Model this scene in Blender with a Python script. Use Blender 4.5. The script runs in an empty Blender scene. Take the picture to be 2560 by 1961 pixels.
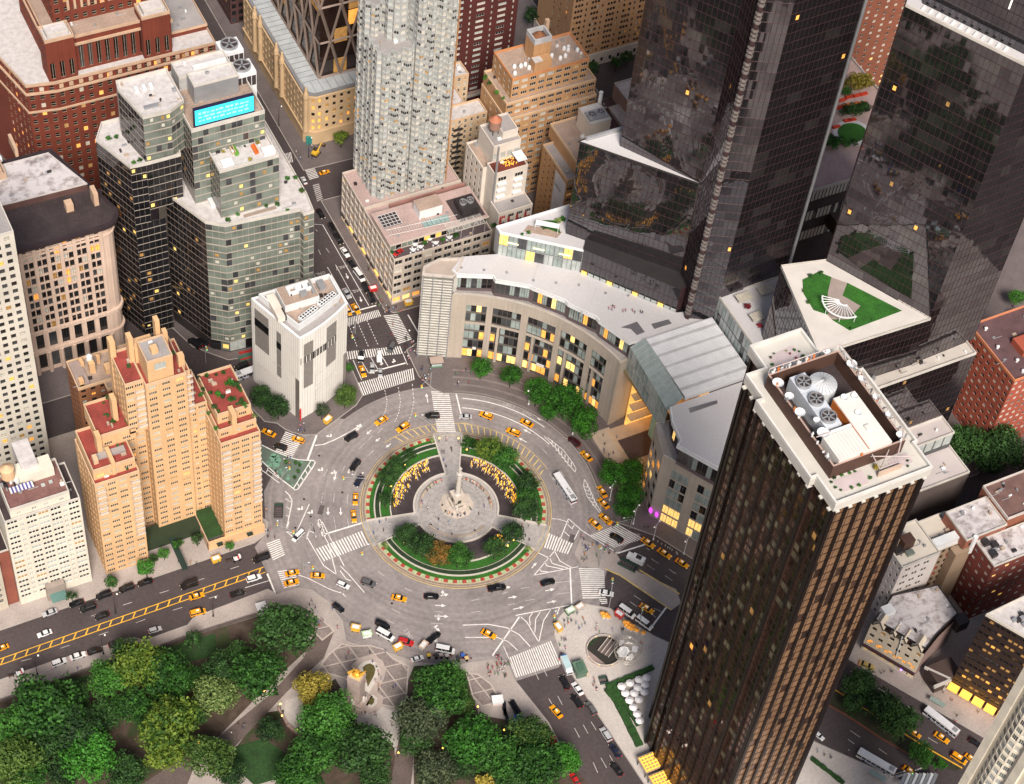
import bpy,math,random
import numpy as np
from mathutils import Matrix,Vector
random.seed(7);RNG=np.random.default_rng(7)
PI=math.pi;R=math.radians
SCN=bpy.context.scene;COL=SCN.collection

# ------------------------------------------------------------------ camera
# world: X runs west along the cross streets, Y runs south along the avenues,
# origin on the monument in the middle of the circle, metres
IW,IH,FPX=2560.0,1961.0,4855.35
CAM=np.array([-203.252,-348.062,564.987])
_p,_r,_a=0.88855402,0.13590806,R(32.3)
def _basis():
    fw=np.array([0,math.cos(_p),-math.sin(_p)]);r=np.array([1.,0,0]);u=np.cross(r,fw)
    c,s=math.cos(_r),math.sin(_r)
    r2,u2=c*r+s*u,-s*r+c*u
    M=np.array([[math.cos(_a),math.sin(_a),0],[-math.sin(_a),math.cos(_a),0],[0,0,1]])
    return M@r2,M@u2,M@fw
CR,CU,CF=_basis()
cd=bpy.data.cameras.new('camera');co=bpy.data.objects.new('camera',cd);COL.objects.link(co)
cd.sensor_width=36.0;cd.lens=FPX/IW*36.0;cd.clip_start=1.0;cd.clip_end=6000.0
co.matrix_world=Matrix(((CR[0],CU[0],-CF[0],CAM[0]),(CR[1],CU[1],-CF[1],CAM[1]),(CR[2],CU[2],-CF[2],CAM[2]),(0,0,0,1)))
SCN.camera=co

# ------------------------------------------------------------------ light
SUN_EL,SUN_AZ=R(46),R(251)  # azimuth of the direction towards the sun, counter-clockwise from +X
world=bpy.data.worlds.new('World');SCN.world=world;world.use_nodes=True
wn=world.node_tree.nodes;wl=world.node_tree.links
sky=wn.new('ShaderNodeTexSky');sky.sky_type='NISHITA';sky.sun_disc=False
sky.sun_elevation=SUN_EL;sky.sun_rotation=PI/2-SUN_AZ
sky.air_density=1.0;sky.dust_density=4.0;sky.ozone_density=0.6
wn['Background'].inputs['Strength'].default_value=0.05
wl.new(sky.outputs[0],wn['Background'].inputs['Color'])
sd=bpy.data.lights.new('sun','SUN');sd.energy=3.0;sd.angle=R(20);sd.color=(1.0,0.91,0.81)
so=bpy.data.objects.new('sun',sd);COL.objects.link(so)
_d=Vector((math.cos(SUN_EL)*math.cos(SUN_AZ),math.cos(SUN_EL)*math.sin(SUN_AZ),math.sin(SUN_EL)))
so.rotation_euler=_d.to_track_quat('Z','Y').to_euler();so.location=(0,0,700)
vs=SCN.view_settings
vs.view_transform='Standard';vs.look='None';vs.gamma=1.0;vs.use_curve_mapping=False
vs.exposure=0.80
SCN.cycles.max_bounces=6;SCN.cycles.diffuse_bounces=2;SCN.cycles.glossy_bounces=3
SCN.cycles.transmission_bounces=2;SCN.cycles.transparent_max_bounces=4
SCN.cycles.caustics_reflective=False;SCN.cycles.caustics_refractive=False
SCN.cycles.sample_clamp_indirect=4.0

# ------------------------------------------------------------------ measuring helpers
s1=860/2189
CROP={'1':(0,0,s1),'2':(850,0,s1),'3':(1700,0,s1),'4':(0,650,s1),'5':(850,650,s1),'6':(1700,650,s1),
        '7':(0,1301,s1),'8':(850,1301,s1),'9':(1700,1301,s1),'d1':(180,780,.228),'d2':(180,1080,.228),
        'd3':(600,680,.22624),'d4':(1840,820,.26781),'d5':(0,1080,.26183),'d6':(1550,800,1/3),'d7':(2100,1220,.21425),
        'd8':(2120,1500,.27449),'d9':(820,1600,.21493),'d10':(1360,1470,.17259),'d11':(640,560,.2381),
        'i1':(880,1060,.244),'i2':(1220,1040,.2381),'i3':(640,1060,1/6),'F':(0,0,1)}
def W(c,x,y,z=0.0):
    """surveyed ground position: the point at height z seen at a place in the photograph"""
    o=CROP[c];X,Y=o[0]+x*o[2],o[1]+y*o[2]
    d=CR*(X-IW/2)-CU*(Y-IH/2)+CF*FPX
    t=(z-CAM[2])/d[2]
    return(CAM[0]+d[0]*t,CAM[1]+d[1]*t,z)
def W2(c,*pts,z=0.0):return[W(c,x,y,z)[:2]for x,y in pts]
def project(P):
    q=np.asarray(P,float)-CAM
    w=q@CF
    return IW/2+FPX*(q@CR)/w,IH/2-FPX*(q@CU)/w
def dist(P):return float(np.linalg.norm(np.asarray(P)-CAM))

# ------------------------------------------------------------------ materials
MATS={}
def mat(name,col,rough=0.8,metal=0.0,var=0.12,scale=0.25,bump=0.0,emit=0.0,spec=0.5,var2=0.0,scale2=6.0,ecol=None,obj_rand=0.0,streak=0.0):
    if name in MATS:return MATS[name]
    m=bpy.data.materials.new(name);m.use_nodes=True
    nt=m.node_tree;n=nt.nodes;l=nt.links;b=n['Principled BSDF']
    b.inputs['Roughness'].default_value=rough;b.inputs['Metallic'].default_value=metal
    b.inputs['Specular IOR Level'].default_value=spec
    geo=n.new('ShaderNodeNewGeometry')
    def noise(sc,det=3.0):
        t=n.new('ShaderNodeTexNoise');t.inputs['Scale'].default_value=sc;t.inputs['Detail'].default_value=det
        l.new(geo.outputs['Position'],t.inputs['Vector']);return t
    if var>0 or var2>0 or obj_rand>0:
        t=noise(scale)
        mr=n.new('ShaderNodeMapRange');mr.inputs[1].default_value=0.3;mr.inputs[2].default_value=0.7
        mr.inputs[3].default_value=1-var;mr.inputs[4].default_value=1+var
        l.new(t.outputs['Fac'],mr.inputs[0]);val=mr.outputs[0]
        def mult(a,bb):
            q=n.new('ShaderNodeMath');q.operation='MULTIPLY';l.new(a,q.inputs[0]);l.new(bb,q.inputs[1]);return q.outputs[0]
        if var2>0:
            t2=noise(scale2,2.0);m2=n.new('ShaderNodeMapRange');m2.inputs[1].default_value=0.3;m2.inputs[2].default_value=0.7
            m2.inputs[3].default_value=1-var2;m2.inputs[4].default_value=1+var2
            l.new(t2.outputs['Fac'],m2.inputs[0]);val=mult(val,m2.outputs[0])
        if obj_rand>0:
            oi=n.new('ShaderNodeObjectInfo');m3=n.new('ShaderNodeMapRange');m3.inputs[3].default_value=1-obj_rand;m3.inputs[4].default_value=1+obj_rand
            l.new(oi.outputs['Random'],m3.inputs[0]);val=mult(val,m3.outputs[0])
        if streak>0:
            vm=n.new('ShaderNodeVectorMath');vm.operation='MULTIPLY';vm.inputs[1].default_value=(1.6,1.6,.035);l.new(geo.outputs['Position'],vm.inputs[0])
            t4=n.new('ShaderNodeTexNoise');t4.inputs['Scale'].default_value=1.0;t4.inputs['Detail'].default_value=4;l.new(vm.outputs[0],t4.inputs['Vector'])
            m4=n.new('ShaderNodeMapRange');m4.inputs[1].default_value=.3;m4.inputs[2].default_value=.7;m4.inputs[3].default_value=1-streak;m4.inputs[4].default_value=1+streak*.6
            l.new(t4.outputs['Fac'],m4.inputs[0]);val=mult(val,m4.outputs[0])
        mx=n.new('ShaderNodeVectorMath');mx.operation='SCALE';mx.inputs[0].default_value=col
        l.new(val,mx.inputs['Scale']);l.new(mx.outputs[0],b.inputs['Base Color'])
    else:
        b.inputs['Base Color'].default_value=(*col,1)
    if bump>0:
        t=noise(scale2);bp=n.new('ShaderNodeBump');bp.inputs['Strength'].default_value=bump;bp.inputs['Distance'].default_value=0.1
        l.new(t.outputs['Fac'],bp.inputs['Height']);l.new(bp.outputs[0],b.inputs['Normal'])
    if emit>0:
        b.inputs['Emission Color'].default_value=(*(ecol or col),1);b.inputs['Emission Strength'].default_value=emit
    m.diffuse_color=(*col,1);MATS[name]=m
    return m
def patchy(name,c1,c2,scale,lo=.45,hi=.55,rough=.85,c3=None,scale3=1.2,sharp=True):
    """two-tone weathered surface (old roofing felt, worn paint, soil and leaves)"""
    if name in MATS:return MATS[name]
    m=bpy.data.materials.new(name);m.use_nodes=True
    nt=m.node_tree;n=nt.nodes;l=nt.links;b=n['Principled BSDF'];b.inputs['Roughness'].default_value=rough
    geo=n.new('ShaderNodeNewGeometry');t=n.new('ShaderNodeTexNoise');t.inputs['Scale'].default_value=scale;t.inputs['Detail'].default_value=6;t.inputs['Roughness'].default_value=.62
    l.new(geo.outputs['Position'],t.inputs['Vector'])
    cr=n.new('ShaderNodeValToRGB');cr.color_ramp.elements[0].position=lo;cr.color_ramp.elements[1].position=hi
    cr.color_ramp.elements[0].color=(*c1,1);cr.color_ramp.elements[1].color=(*c2,1)
    l.new(t.outputs['Fac'],cr.inputs[0]);out=cr.outputs[0]
    if c3:
        t3=n.new('ShaderNodeTexNoise');t3.inputs['Scale'].default_value=scale3;l.new(geo.outputs['Position'],t3.inputs['Vector'])
        mr=n.new('ShaderNodeMapRange');mr.inputs[1].default_value=.52;mr.inputs[2].default_value=.62;l.new(t3.outputs['Fac'],mr.inputs[0])
        mx=n.new('ShaderNodeMix');mx.data_type='RGBA';l.new(mr.outputs[0],mx.inputs['Factor']);l.new(out,mx.inputs['A']);mx.inputs['B'].default_value=(*c3,1);out=mx.outputs['Result']
    l.new(out,b.inputs['Base Color']);MATS[name]=m
    return m

# ------------------------------------------------------------------ mesh builder
class MB:
    def __init__(s):s.v=[];s.f=[];s.m=[];s.cur=0;s.mats=[]
    def use(s,m):
        if m not in s.mats:s.mats.append(m)
        s.cur=s.mats.index(m);return s
    def poly(s,pts):
        k=len(s.v);s.v.extend(tuple(p)for p in pts);s.f.append(tuple(range(k,k+len(pts))));s.m.append(s.cur)
    def box(s,x0,x1,y0,y1,z0,z1,bottom=False):
        k=len(s.v)
        s.v+=[(x0,y0,z0),(x1,y0,z0),(x1,y1,z0),(x0,y1,z0),(x0,y0,z1),(x1,y0,z1),(x1,y1,z1),(x0,y1,z1)]
        F=[(k,k+1,k+5,k+4),(k+1,k+2,k+6,k+5),(k+2,k+3,k+7,k+6),(k+3,k,k+4,k+7),(k+4,k+5,k+6,k+7)]
        if bottom:F.append((k+3,k+2,k+1,k))
        s.f+=F;s.m+=[s.cur]*len(F)
    def obox(s,c,d,L,Wd,z0,z1):
        """box centred on c (2D), long axis along unit d, length L, width Wd"""
        n=(-d[1],d[0]);p=[]
        for a,b in((-1,-1),(1,-1),(1,1),(-1,1)):p.append((c[0]+d[0]*a*L/2+n[0]*b*Wd/2,c[1]+d[1]*a*L/2+n[1]*b*Wd/2))
        s.prism(p,z0,z1)
    def prism(s,poly,z0,z1,cap=True,bottom=False):
        k=len(s.v);N=len(poly)
        s.v+=[(x,y,z0)for x,y in poly]+[(x,y,z1)for x,y in poly]
        for i in range(N):
            j=(i+1)%N;s.f.append((k+i,k+j,k+N+j,k+N+i));s.m.append(s.cur)
        if cap:s.f.append(tuple(k+N+i for i in range(N)));s.m.append(s.cur)
        if bottom:s.f.append(tuple(k+N-1-i for i in range(N)));s.m.append(s.cur)
    def sheet(s,poly,z):s.poly([(x,y,z)for x,y in poly])
    def tube(s,p,q,r,r2=None,n=6,cap=True):
        p=Vector(p);q=Vector(q);a=(q-p)
        if a.length<1e-6:return
        a.normalize();t=Vector((0,0,1))if abs(a.z)<.9 else Vector((1,0,0));u=a.cross(t).normalized();w=a.cross(u)
        r2=r if r2 is None else r2;k=len(s.v)
        for c,rr in((p,r),(q,r2)):
            for i in range(n):
                g=2*PI*i/n;s.v.append(tuple(c+(u*math.cos(g)+w*math.sin(g))*rr))
        for i in range(n):
            j=(i+1)%n;s.f.append((k+j,k+i,k+n+i,k+n+j));s.m.append(s.cur)
        if cap:s.f.append(tuple(k+n+n-1-i for i in range(n)));s.f.append(tuple(k+i for i in range(n)));s.m+=[s.cur]*2
    def lathe(s,c,prof,n=16,close=True):
        """prof: list of (radius, z) from bottom to top about the vertical through c"""
        k=len(s.v);m=len(prof)
        for r,z in prof:
            for i in range(n):
                g=2*PI*i/n;s.v.append((c[0]+r*math.cos(g),c[1]+r*math.sin(g),z))
        for a in range(m-1):
            for i in range(n):
                j=(i+1)%n;s.f.append((k+a*n+i,k+a*n+j,k+(a+1)*n+j,k+(a+1)*n+i));s.m.append(s.cur)
        if close:s.f.append(tuple(k+(m-1)*n+i for i in range(n)));s.m.append(s.cur)
    def ring(s,r0,r1,a0,a1,z0,z1,n=None,c=(0,0)):
        """annular slab between radii and angles (degrees)"""
        n=n or max(2,int(abs(a1-a0)/4));full=abs(abs(a1-a0)-360)<1e-6
        k=len(s.v)
        for i in range(n+1):
            g=R(a0+(a1-a0)*i/n);ca,sa=math.cos(g),math.sin(g)
            s.v+=[(c[0]+r0*ca,c[1]+r0*sa,z0),(c[0]+r1*ca,c[1]+r1*sa,z0),(c[0]+r1*ca,c[1]+r1*sa,z1),(c[0]+r0*ca,c[1]+r0*sa,z1)]
        for i in range(n):
            a=k+4*i;b=a+4
            for f in((a+3,a+2,b+2,b+3),(a+2,a+1,b+1,b+2),(a,a+3,b+3,b)):s.f.append(f);s.m.append(s.cur)
        if not full:
            s.f.append((k,k+1,k+2,k+3));e=k+4*n;s.f.append((e+1,e,e+3,e+2));s.m+=[s.cur]*2
    def sphere(s,c,r,n=8,m=5,sq=1.0):
        s.lathe((c[0],c[1]),[(max(1e-3,r*math.sin(PI*i/m)),c[2]-r*sq*math.cos(PI*i/m))for i in range(m+1)],n,False)
    def mesh(s,name,mats=None,off=(0,0,0),smooth=False):
        me=bpy.data.meshes.new(name)
        v=s.v if off==(0,0,0)else[(a-off[0],b-off[1],c-off[2])for a,b,c in s.v]
        me.from_pydata(v,[],s.f)
        for m in(mats or s.mats):me.materials.append(m)
        if len(s.mats)>1:me.polygons.foreach_set('material_index',s.m)
        if smooth:me.polygons.foreach_set('use_smooth',[True]*len(me.polygons))
        return me
    def build(s,name,m=None,parent=None,off=None,smooth=False):
        if off is None:off=tuple(parent['_o'])if parent is not None else(0,0,0)
        me=s.mesh(name,[m]if m else None,off,smooth)
        o=bpy.data.objects.new(name,me);COL.objects.link(o)
        if parent is not None:o.parent=parent
        return o
def tag(o,label=None,cat=None,group=None,kind=None):
    if label:o['label']=label
    if cat:o['category']=cat
    if group:o['group']=group
    if kind:o['kind']=kind
    return o
ROOTS=[]
def empty(name,loc,label=None,cat=None,group=None,rz=0.0):
    o=bpy.data.objects.new(name,None);COL.objects.link(o);o.location=loc;o.rotation_euler=(0,0,rz)
    o.empty_display_size=.5;o['_o']=tuple(float(a)for a in loc);ROOTS.append(o)
    return tag(o,label,cat,group)
def inst(name,mesh,parent,loc=(0,0,0),rz=0.0,scale=None):
    o=bpy.data.objects.new(name,mesh);COL.objects.link(o);o.location=loc;o.rotation_euler=(0,0,rz)
    if scale:o.scale=scale
    if parent is not None:o.parent=parent
    return o
def thing_copy(root,loc,rz,label,group=None,scale=None):
    """a copy of a thing with its parts and their sub-parts"""
    r=root.copy();COL.objects.link(r);r.location=loc;r.rotation_euler=(0,0,rz)
    if scale:r.scale=(scale,scale,scale)
    r['label']=label
    if group:r['group']=group
    for ch in root.children:
        c=ch.copy();COL.objects.link(c);c.parent=r
        for g in ch.children:
            d=g.copy();COL.objects.link(d);d.parent=c
    return r
def inset(poly,t):
    """offset a CCW polygon inwards by t (outwards when negative)"""
    n=len(poly);out=[]
    for i in range(n):
        p0,p1,p2=poly[i-1],poly[i],poly[(i+1)%n]
        d1=(p1[0]-p0[0],p1[1]-p0[1]);l1=math.hypot(*d1);d2=(p2[0]-p1[0],p2[1]-p1[1]);l2=math.hypot(*d2)
        n1=(-d1[1]/l1,d1[0]/l1);n2=(-d2[1]/l2,d2[0]/l2)
        b=(n1[0]+n2[0],n1[1]+n2[1]);k=b[0]*n1[0]+b[1]*n1[1]
        if k<.2:k=.2
        out.append((p1[0]+b[0]*t/k,p1[1]+b[1]*t/k))
    return out
def rect(u0,u1,v0,v1):return[(u0,v0),(u1,v0),(u1,v1),(u0,v1)]
# ------------------------------------------------------------------ base materials
GL_DARK=mat('dark window glass',(.012,.012,.014),rough=.06,var=.5,scale=.15,spec=.6)
GL_MID=mat('grey window glass',(.05,.055,.06),rough=.10,var=.4,scale=.2,spec=.6)
GL_GREEN=mat('green curtain wall glass',(.16,.19,.165),rough=.12,var=.35,scale=.12,spec=.6)
GL_PALE=mat('pale glass with blinds',(.42,.46,.45),rough=.25,var=.2,scale=.3)
BLIND=mat('drawn blind behind glass',(.55,.53,.47),rough=.4,var=.15,scale=.4)
BLIND_D=mat('tan blind behind bronze glass',(.17,.15,.095),rough=.3,var=.3,scale=.3)
LIT=mat('lit room amber',(.9,.42,.1),emit=.42,ecol=(1,.38,.05),var=.3,scale=.6)
LIT_Y=mat('lit room yellow',(.9,.62,.2),emit=.34,ecol=(1,.60,.12),var=.3,scale=.5)
LIT_B=mat('bright shop light',(1,.75,.3),emit=.55,ecol=(1,.60,.16),var=.6,scale=1.2)
LIT_D=mat('dim lit room',(.3,.18,.06),emit=.11,ecol=(1,.45,.1),var=.4,scale=.5)
RED_W=mat('red curtains behind glass',(.5,.03,.03),rough=.5)
FR_WHITE=mat('white window frame',(.62,.60,.56),rough=.6)
FR_DARK=mat('dark window frame',(.03,.028,.028),rough=.5)
FR_CREAM=mat('cream window frame',(.55,.45,.33),rough=.6)
METAL_G=mat('grey metal',(.38,.39,.41),rough=.45,metal=.4,var=.1)
METAL_D=mat('dark metal',(.045,.04,.042),rough=.45,metal=.3)
WHITE_P=mat('white painted metal',(.72,.74,.76),rough=.5,var=.08)
PARAPET=mat('pale stone coping',(.55,.52,.48),rough=.8,var=.12,var2=.1)
ROOF_W=patchy('white roof coating',(.60,.58,.58),(.42,.385,.38),.5,.35,.75)
ROOF_WORN=patchy('worn white roof coating',(.56,.53,.54),(.17,.125,.12),.34,.46,.72)
ROOF_G=mat('grey roof membrane',(.32,.30,.30),var=.15,scale=.12,var2=.12,scale2=2)
ROOF_T=mat('tan roof pavers',(.36,.27,.22),var=.15,scale=.15,var2=.15,scale2=1.5)
ROOF_P=mat('pink grey roof',(.42,.31,.29),var=.12,scale=.12,var2=.1,scale2=1.2)
ROOF_D=mat('dark roof felt',(.045,.032,.034),var=.3,scale=.15,var2=.2,scale2=1.3)
STONE_BOX=mat('buff roof box',(.42,.33,.26),rough=.8);PLANT_BOX=mat('planted box',(.03,.075,.015),rough=.95,var=.4,scale=1.5)
ROOF_RED=mat('red terrace tiles',(.27,.05,.04),var=.22,scale=.25,var2=.25,scale2=2.5)

# ------------------------------------------------------------------ windows
_WM={}
def winmesh(style,w,h,fm,pm):
    w=round(w*4)/4 if w>1 else round(w,1);h=round(h*4)/4 if h>1 else round(h,1)
    key=(style,w,h,fm.name,pm.name)
    if key in _WM:return _WM[key]
    b=MB();b.use(fm);b.use(pm)
    b.cur=1;b.poly([(-w/2,0,0),(w/2,0,0),(w/2,0,h),(-w/2,0,h)])
    b.cur=0;t=.07;y=-.06
    def bar(x0,x1,z0,z1,y=y):
        b.poly([(x0,y,z0),(x1,y,z0),(x1,y,z1),(x0,y,z1)])
        if x1-x0>z1-z0:b.poly([(x0,y,z1),(x1,y,z1),(x1,0,z1),(x0,0,z1)])
        else:b.poly([(x0,0,z0),(x0,y,z0),(x0,y,z1),(x0,0,z1)])
    if style=='lit':
        b.cur=0;b.poly([(-w/2,0,0),(w/2,0,0),(w/2,0,h),(-w/2,0,h)]);b.f.pop(0);b.m.pop(0)
        b.cur=1;a,c=-w*.28,w*.34;b.poly([(a,-.02,h*.25),(c,-.02,h*.25),(c,-.02,h*.72),(a,-.02,h*.72)])
    elif style!='pane':
        bar(-w/2,-w/2+t,0,h);bar(w/2-t,w/2,0,h);bar(-w/2+t,w/2-t,0,t);bar(-w/2+t,w/2-t,h-t,h)
    if style=='sash':bar(-w/2+t,w/2-t,h*.5-.03,h*.5+.05)
    if style.startswith('n'):
        n=int(style[1]);th=.05 if len(style)<3 else float(style[2:])/100
        for i in range(1,n):
            x=-w/2+w*i/n;bar(x-th,x+th,t,h-t,-.07)
    if style=='cross':bar(-.04,.04,t,h-t);bar(-w/2+t,-.04,h*.6,h*.6+.07,-.05);bar(.04,w/2-t,h*.6,h*.6+.07,-.05)
    me=b.mesh('window');_WM[key]=me
    return me
def inpoly(p,P):
    c=False
    for i in range(len(P)):
        a,b=P[i-1],P[i]
        if(a[1]>p[1])!=(b[1]>p[1])and p[0]<(b[0]-a[0])*(p[1]-a[1])/(b[1]-a[1])+a[0]:c=not c
    return c
class Bld:
    def __init__(s,name,label,loc,cat='building',group=None,cap=300):
        s.root=empty(name,(loc[0],loc[1],0),label,cat,group);s.mbs={};s.wins=[];s.cap=cap
        s.rng=random.Random(name+str(loc));s.tilt=0.0
    def mb(s,part,m,ser=0):
        k=(part,m.name,ser)
        if k not in s.mbs:s.mbs[k]=(MB(),m)
        return s.mbs[k][0]
    def one(s,part,m,fn,smooth=False):
        """a part that is an object of its own"""
        b=MB();b.use(m);fn(b);return b.build(part,None,s.root,smooth=smooth)
    def sub(s,parent,part,m,fn):
        b=MB();b.use(m);fn(b);return b.build(part,None,parent,off=tuple(s.root['_o']))
    def facade(s,wm,P0,P1,z0,z1,sp,part='wall',ser=0):
        """wall from P0 to P1 (outside on the right hand) with real window openings"""
        b=s.mb(part,wm,ser);dx,dy=P1[0]-P0[0],P1[1]-P0[1];L=math.hypot(dx,dy);d=(dx/L,dy/L);n=(d[1],-d[0])
        def pt(x,z,o=0.0):return(P0[0]+d[0]*x-n[0]*o,P0[1]+d[1]*x-n[1]*o,z)
        def q(x0,x1,a,c):
            if x1-x0>1e-4 and c-a>1e-4:b.poly([pt(x0,a),pt(x1,a),pt(x1,c),pt(x0,c)])
        if not sp:q(0,L,z0,z1);return
        zb=z0+sp.get('zo',0);zt=z1-sp.get('zt',0)
        q(0,L,z0,zb);q(0,L,zt,z1)
        nf=max(1,round((zt-zb)/sp['fh']));fh=(zt-zb)/nf
        ml,mr=sp.get('m',(0,0));nb=max(1,round((L-ml-mr)/sp['bw']));st=(L-ml-mr)/nb
        pat=sp.get('pat')or[(0,sp.get('ww',1.2))]
        if sp.get('cw'):pat=[(0,st-sp.get('mull',.14))]
        wh=sp.get('wh',1.6);sill=sp.get('sill',.9)
        if sp.get('cw'):wh=fh-sp.get('span',.5);sill=sp.get('span',.5)
        rc=sp.get('rc',.22);xs=[]
        for k in range(nb):
            cx=ml+st*(k+.5)
            for o,w in pat:xs.append((cx+o-w/2,cx+o+w/2,w,k))
        rot=math.atan2(d[1],d[0]);vn=CAM-np.array([P0[0],P0[1],(z0+z1)/2])
        fac=abs(vn[0]*n[0]+vn[1]*n[1])/np.linalg.norm(vn)**3
        for r in range(nf):
            a=zb+r*fh;w0,w1=a+sill,min(a+sill+wh,a+fh-.02);q(0,L,a,w0);q(0,L,w1,a+fh);x=0
            for x0,x1,w,k in xs:
                q(x,x0,w0,w1);x=x1
                if sp.get('skip')and sp['skip'](r,k,nf,nb):
                    q(x0,x1,w0,w1);continue
                b.poly([pt(x0,w0),pt(x1,w0),pt(x1,w0,rc),pt(x0,w0,rc)]);b.poly([pt(x0,w0),pt(x0,w0,rc),pt(x0,w1,rc),pt(x0,w1)])
                b.poly([pt(x1,w0,rc),pt(x1,w0),pt(x1,w1),pt(x1,w1,rc)]);b.poly([pt(x0,w1,rc),pt(x1,w1,rc),pt(x1,w1),pt(x0,w1)])
                pn=sp['panes'];pm=pn(r,k,nf,nb,s.rng)if callable(pn)else s.rng.choices([t[0]for t in pn],[t[1]for t in pn])[0]
                st_=sp.get('style','sash');fm_=sp.get('fm',FR_DARK)
                if sp.get('litbase')and pm.name.startswith(('lit','dim','drawn')):st_='lit';fm_=sp['litbase']
                s.wins.append((pt((x0+x1)/2,w0,rc),rot,st_,w,w1-w0,fm_,pm,fac*w*(w1-w0),s.tilt))
            q(x,L,w0,w1)
    def vol(s,poly,z0,z1,wm,sp=None,part='wall'):
        sp=sp or{};N=len(poly);s.ser=getattr(s,'ser',0)+1
        for i in range(N):
            if sp.get(i)!='skip':s.facade(wm,poly[i],poly[(i+1)%N],z0,z1,sp.get(i),part,s.ser)
    def roof(s,poly,z,rm,par=.9,pm=None,t=.35,ov=0.0,part='roof'):
        s.ser=getattr(s,'ser',0)+1;s.mb(part,rm,s.ser).sheet(inset(poly,t*.5)if par>0 else poly,z)
        s.clutter(poly,z,rm)
        if par>0:
            pm=pm or PARAPET;o=inset(poly,-ov-.02);i=inset(poly,t);b=s.mb('parapet',pm,s.ser);N=len(poly)
            for k in range(N):
                j=(k+1)%N
                b.poly([(*o[k],z-.25),(*o[j],z-.25),(*o[j],z+par),(*o[k],z+par)])
                b.poly([(*i[j],z-.05),(*i[k],z-.05),(*i[k],z+par),(*i[j],z+par)])
                b.poly([(*o[k],z+par),(*o[j],z+par),(*i[j],z+par),(*i[k],z+par)])
                if ov>0:b.poly([(*poly[k],z-.25),(*poly[j],z-.25),(*o[j],z-.25),(*o[k],z-.25)])
    def clutter(s,poly,z,rm):
        """small vents, boxes and pipes scattered over a flat roof"""
        i=inset(poly,1.4);A=abs(sum(i[k-1][0]*i[k][1]-i[k][0]*i[k-1][1]for k in range(len(i))))/2
        if not(25<A<2500)or rm.name in('white membrane roof','white stone deck'):return
        xs=[p[0]for p in i];ys=[p[1]for p in i];red=rm.name=='red terrace tiles'
        for k in range(min(16,int(A/(16 if red else 30)))):
            x,y=s.rng.uniform(min(xs),max(xs)),s.rng.uniform(min(ys),max(ys))
            if not inpoly((x,y),i):continue
            w,d,h=s.rng.uniform(.4,1.7),s.rng.uniform(.4,1.3),s.rng.uniform(.3,1.2)
            m=s.rng.choice((WHITE_P,STONE_BOX,PLANT_BOX,PLANT_BOX)if red else(METAL_G,WHITE_P,METAL_D,METAL_G,STONE_BOX))
            s.box('planter_box' if m is PLANT_BOX else 'roof_unit',m,x,x+w,y,y+d,z,z+h)
            if s.rng.random()<.35 and not red:s.one('roof_pipe',METAL_G,lambda b:b.tube((x,y-.4,z+.25),(x+s.rng.choice((-1,1))*s.rng.uniform(2,4),y-.4,z+.25),.12,.12,5))
    def band(s,poly,z0,z1,out,m,part='cornice'):
        s.ser=getattr(s,'ser',0)+1;o=inset(poly,-out);b=s.mb(part,m,s.ser);N=len(poly)
        for k in range(N):
            j=(k+1)%N
            b.poly([(*o[k],z0),(*o[j],z0),(*o[j],z1),(*o[k],z1)]);b.poly([(*o[k],z1),(*o[j],z1),(*poly[j],z1),(*poly[k],z1)])
            b.poly([(*poly[k],z0),(*poly[j],z0),(*o[j],z0),(*o[k],z0)])
    def box(s,part,m,x0,x1,y0,y1,z0,z1):return s.one(part,m,lambda b:b.box(x0,x1,y0,y1,z0,z1))
    def done(s):
        for(part,mn,_),(b,m)in s.mbs.items():
            if b.f:b.build(part,m,s.root)
        off=s.root['_o']
        vis=[]
        for w in s.wins:
            X,Y=project(w[0]);vis.append(w[7]if-20<X<IW+20 and-20<Y<IH+20 else w[7]*1e-6)
        order=sorted(range(len(s.wins)),key=lambda i:-vis[i])
        rest={}
        for rank,i in enumerate(order):
            P,rot,st,w,h,fm,pm,sc,tl=s.wins[i]
            me=winmesh(st,w,h,fm,pm)
            if rank<s.cap:
                o=inst('window',me,s.root,(P[0]-off[0],P[1]-off[1],P[2]),rot)
                if tl:o.rotation_euler=(s.rng.gauss(0,tl),0,rot+s.rng.gauss(0,tl))
            else:
                rest.setdefault(me.name,(me,[]))[1].append((P[0]-off[0],P[1]-off[1],P[2],rot+(s.rng.gauss(0,tl)if tl else 0),s.rng.gauss(0,tl)if tl else 0))
        if rest:
            V=[];F=[];M=[];mats=[];base=0
            for me,tr in rest.values():
                nv=len(me.vertices);co_=np.empty(nv*3);me.vertices.foreach_get('co',co_);co_=co_.reshape(-1,3)
                fs=np.array([list(p.vertices)for p in me.polygons]);mi=np.array([p.material_index for p in me.polygons])
                mm=[]
                for m in me.materials:
                    if m not in mats:mats.append(m)
                    mm.append(mats.index(m))
                mi=np.array(mm)[mi];T=np.array(tr);c,sn=np.cos(T[:,3]),np.sin(T[:,3])
                x,y,z=co_[:,0],co_[:,1],co_[:,2];yy=y[None]-z[None]*np.sin(T[:,4])[:,None]
                X=c[:,None]*x-sn[:,None]*yy+T[:,0,None];Y=sn[:,None]*x+c[:,None]*yy+T[:,1,None];Z=z[None]+T[:,2,None]
                V.append(np.stack([X,Y,Z],2).reshape(-1,3));n=len(tr)
                F.append((fs[None]+(np.arange(n)*nv)[:,None,None]+base).reshape(-1,4));M.append(np.tile(mi,n));base+=nv*n
            V=np.concatenate(V);F=np.concatenate(F);M=np.concatenate(M)
            me=bpy.data.meshes.new('window');me.from_pydata(V.tolist(),[],F.tolist())
            for m in mats:me.materials.append(m)
            me.polygons.foreach_set('material_index',M.astype(np.int32))
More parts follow.
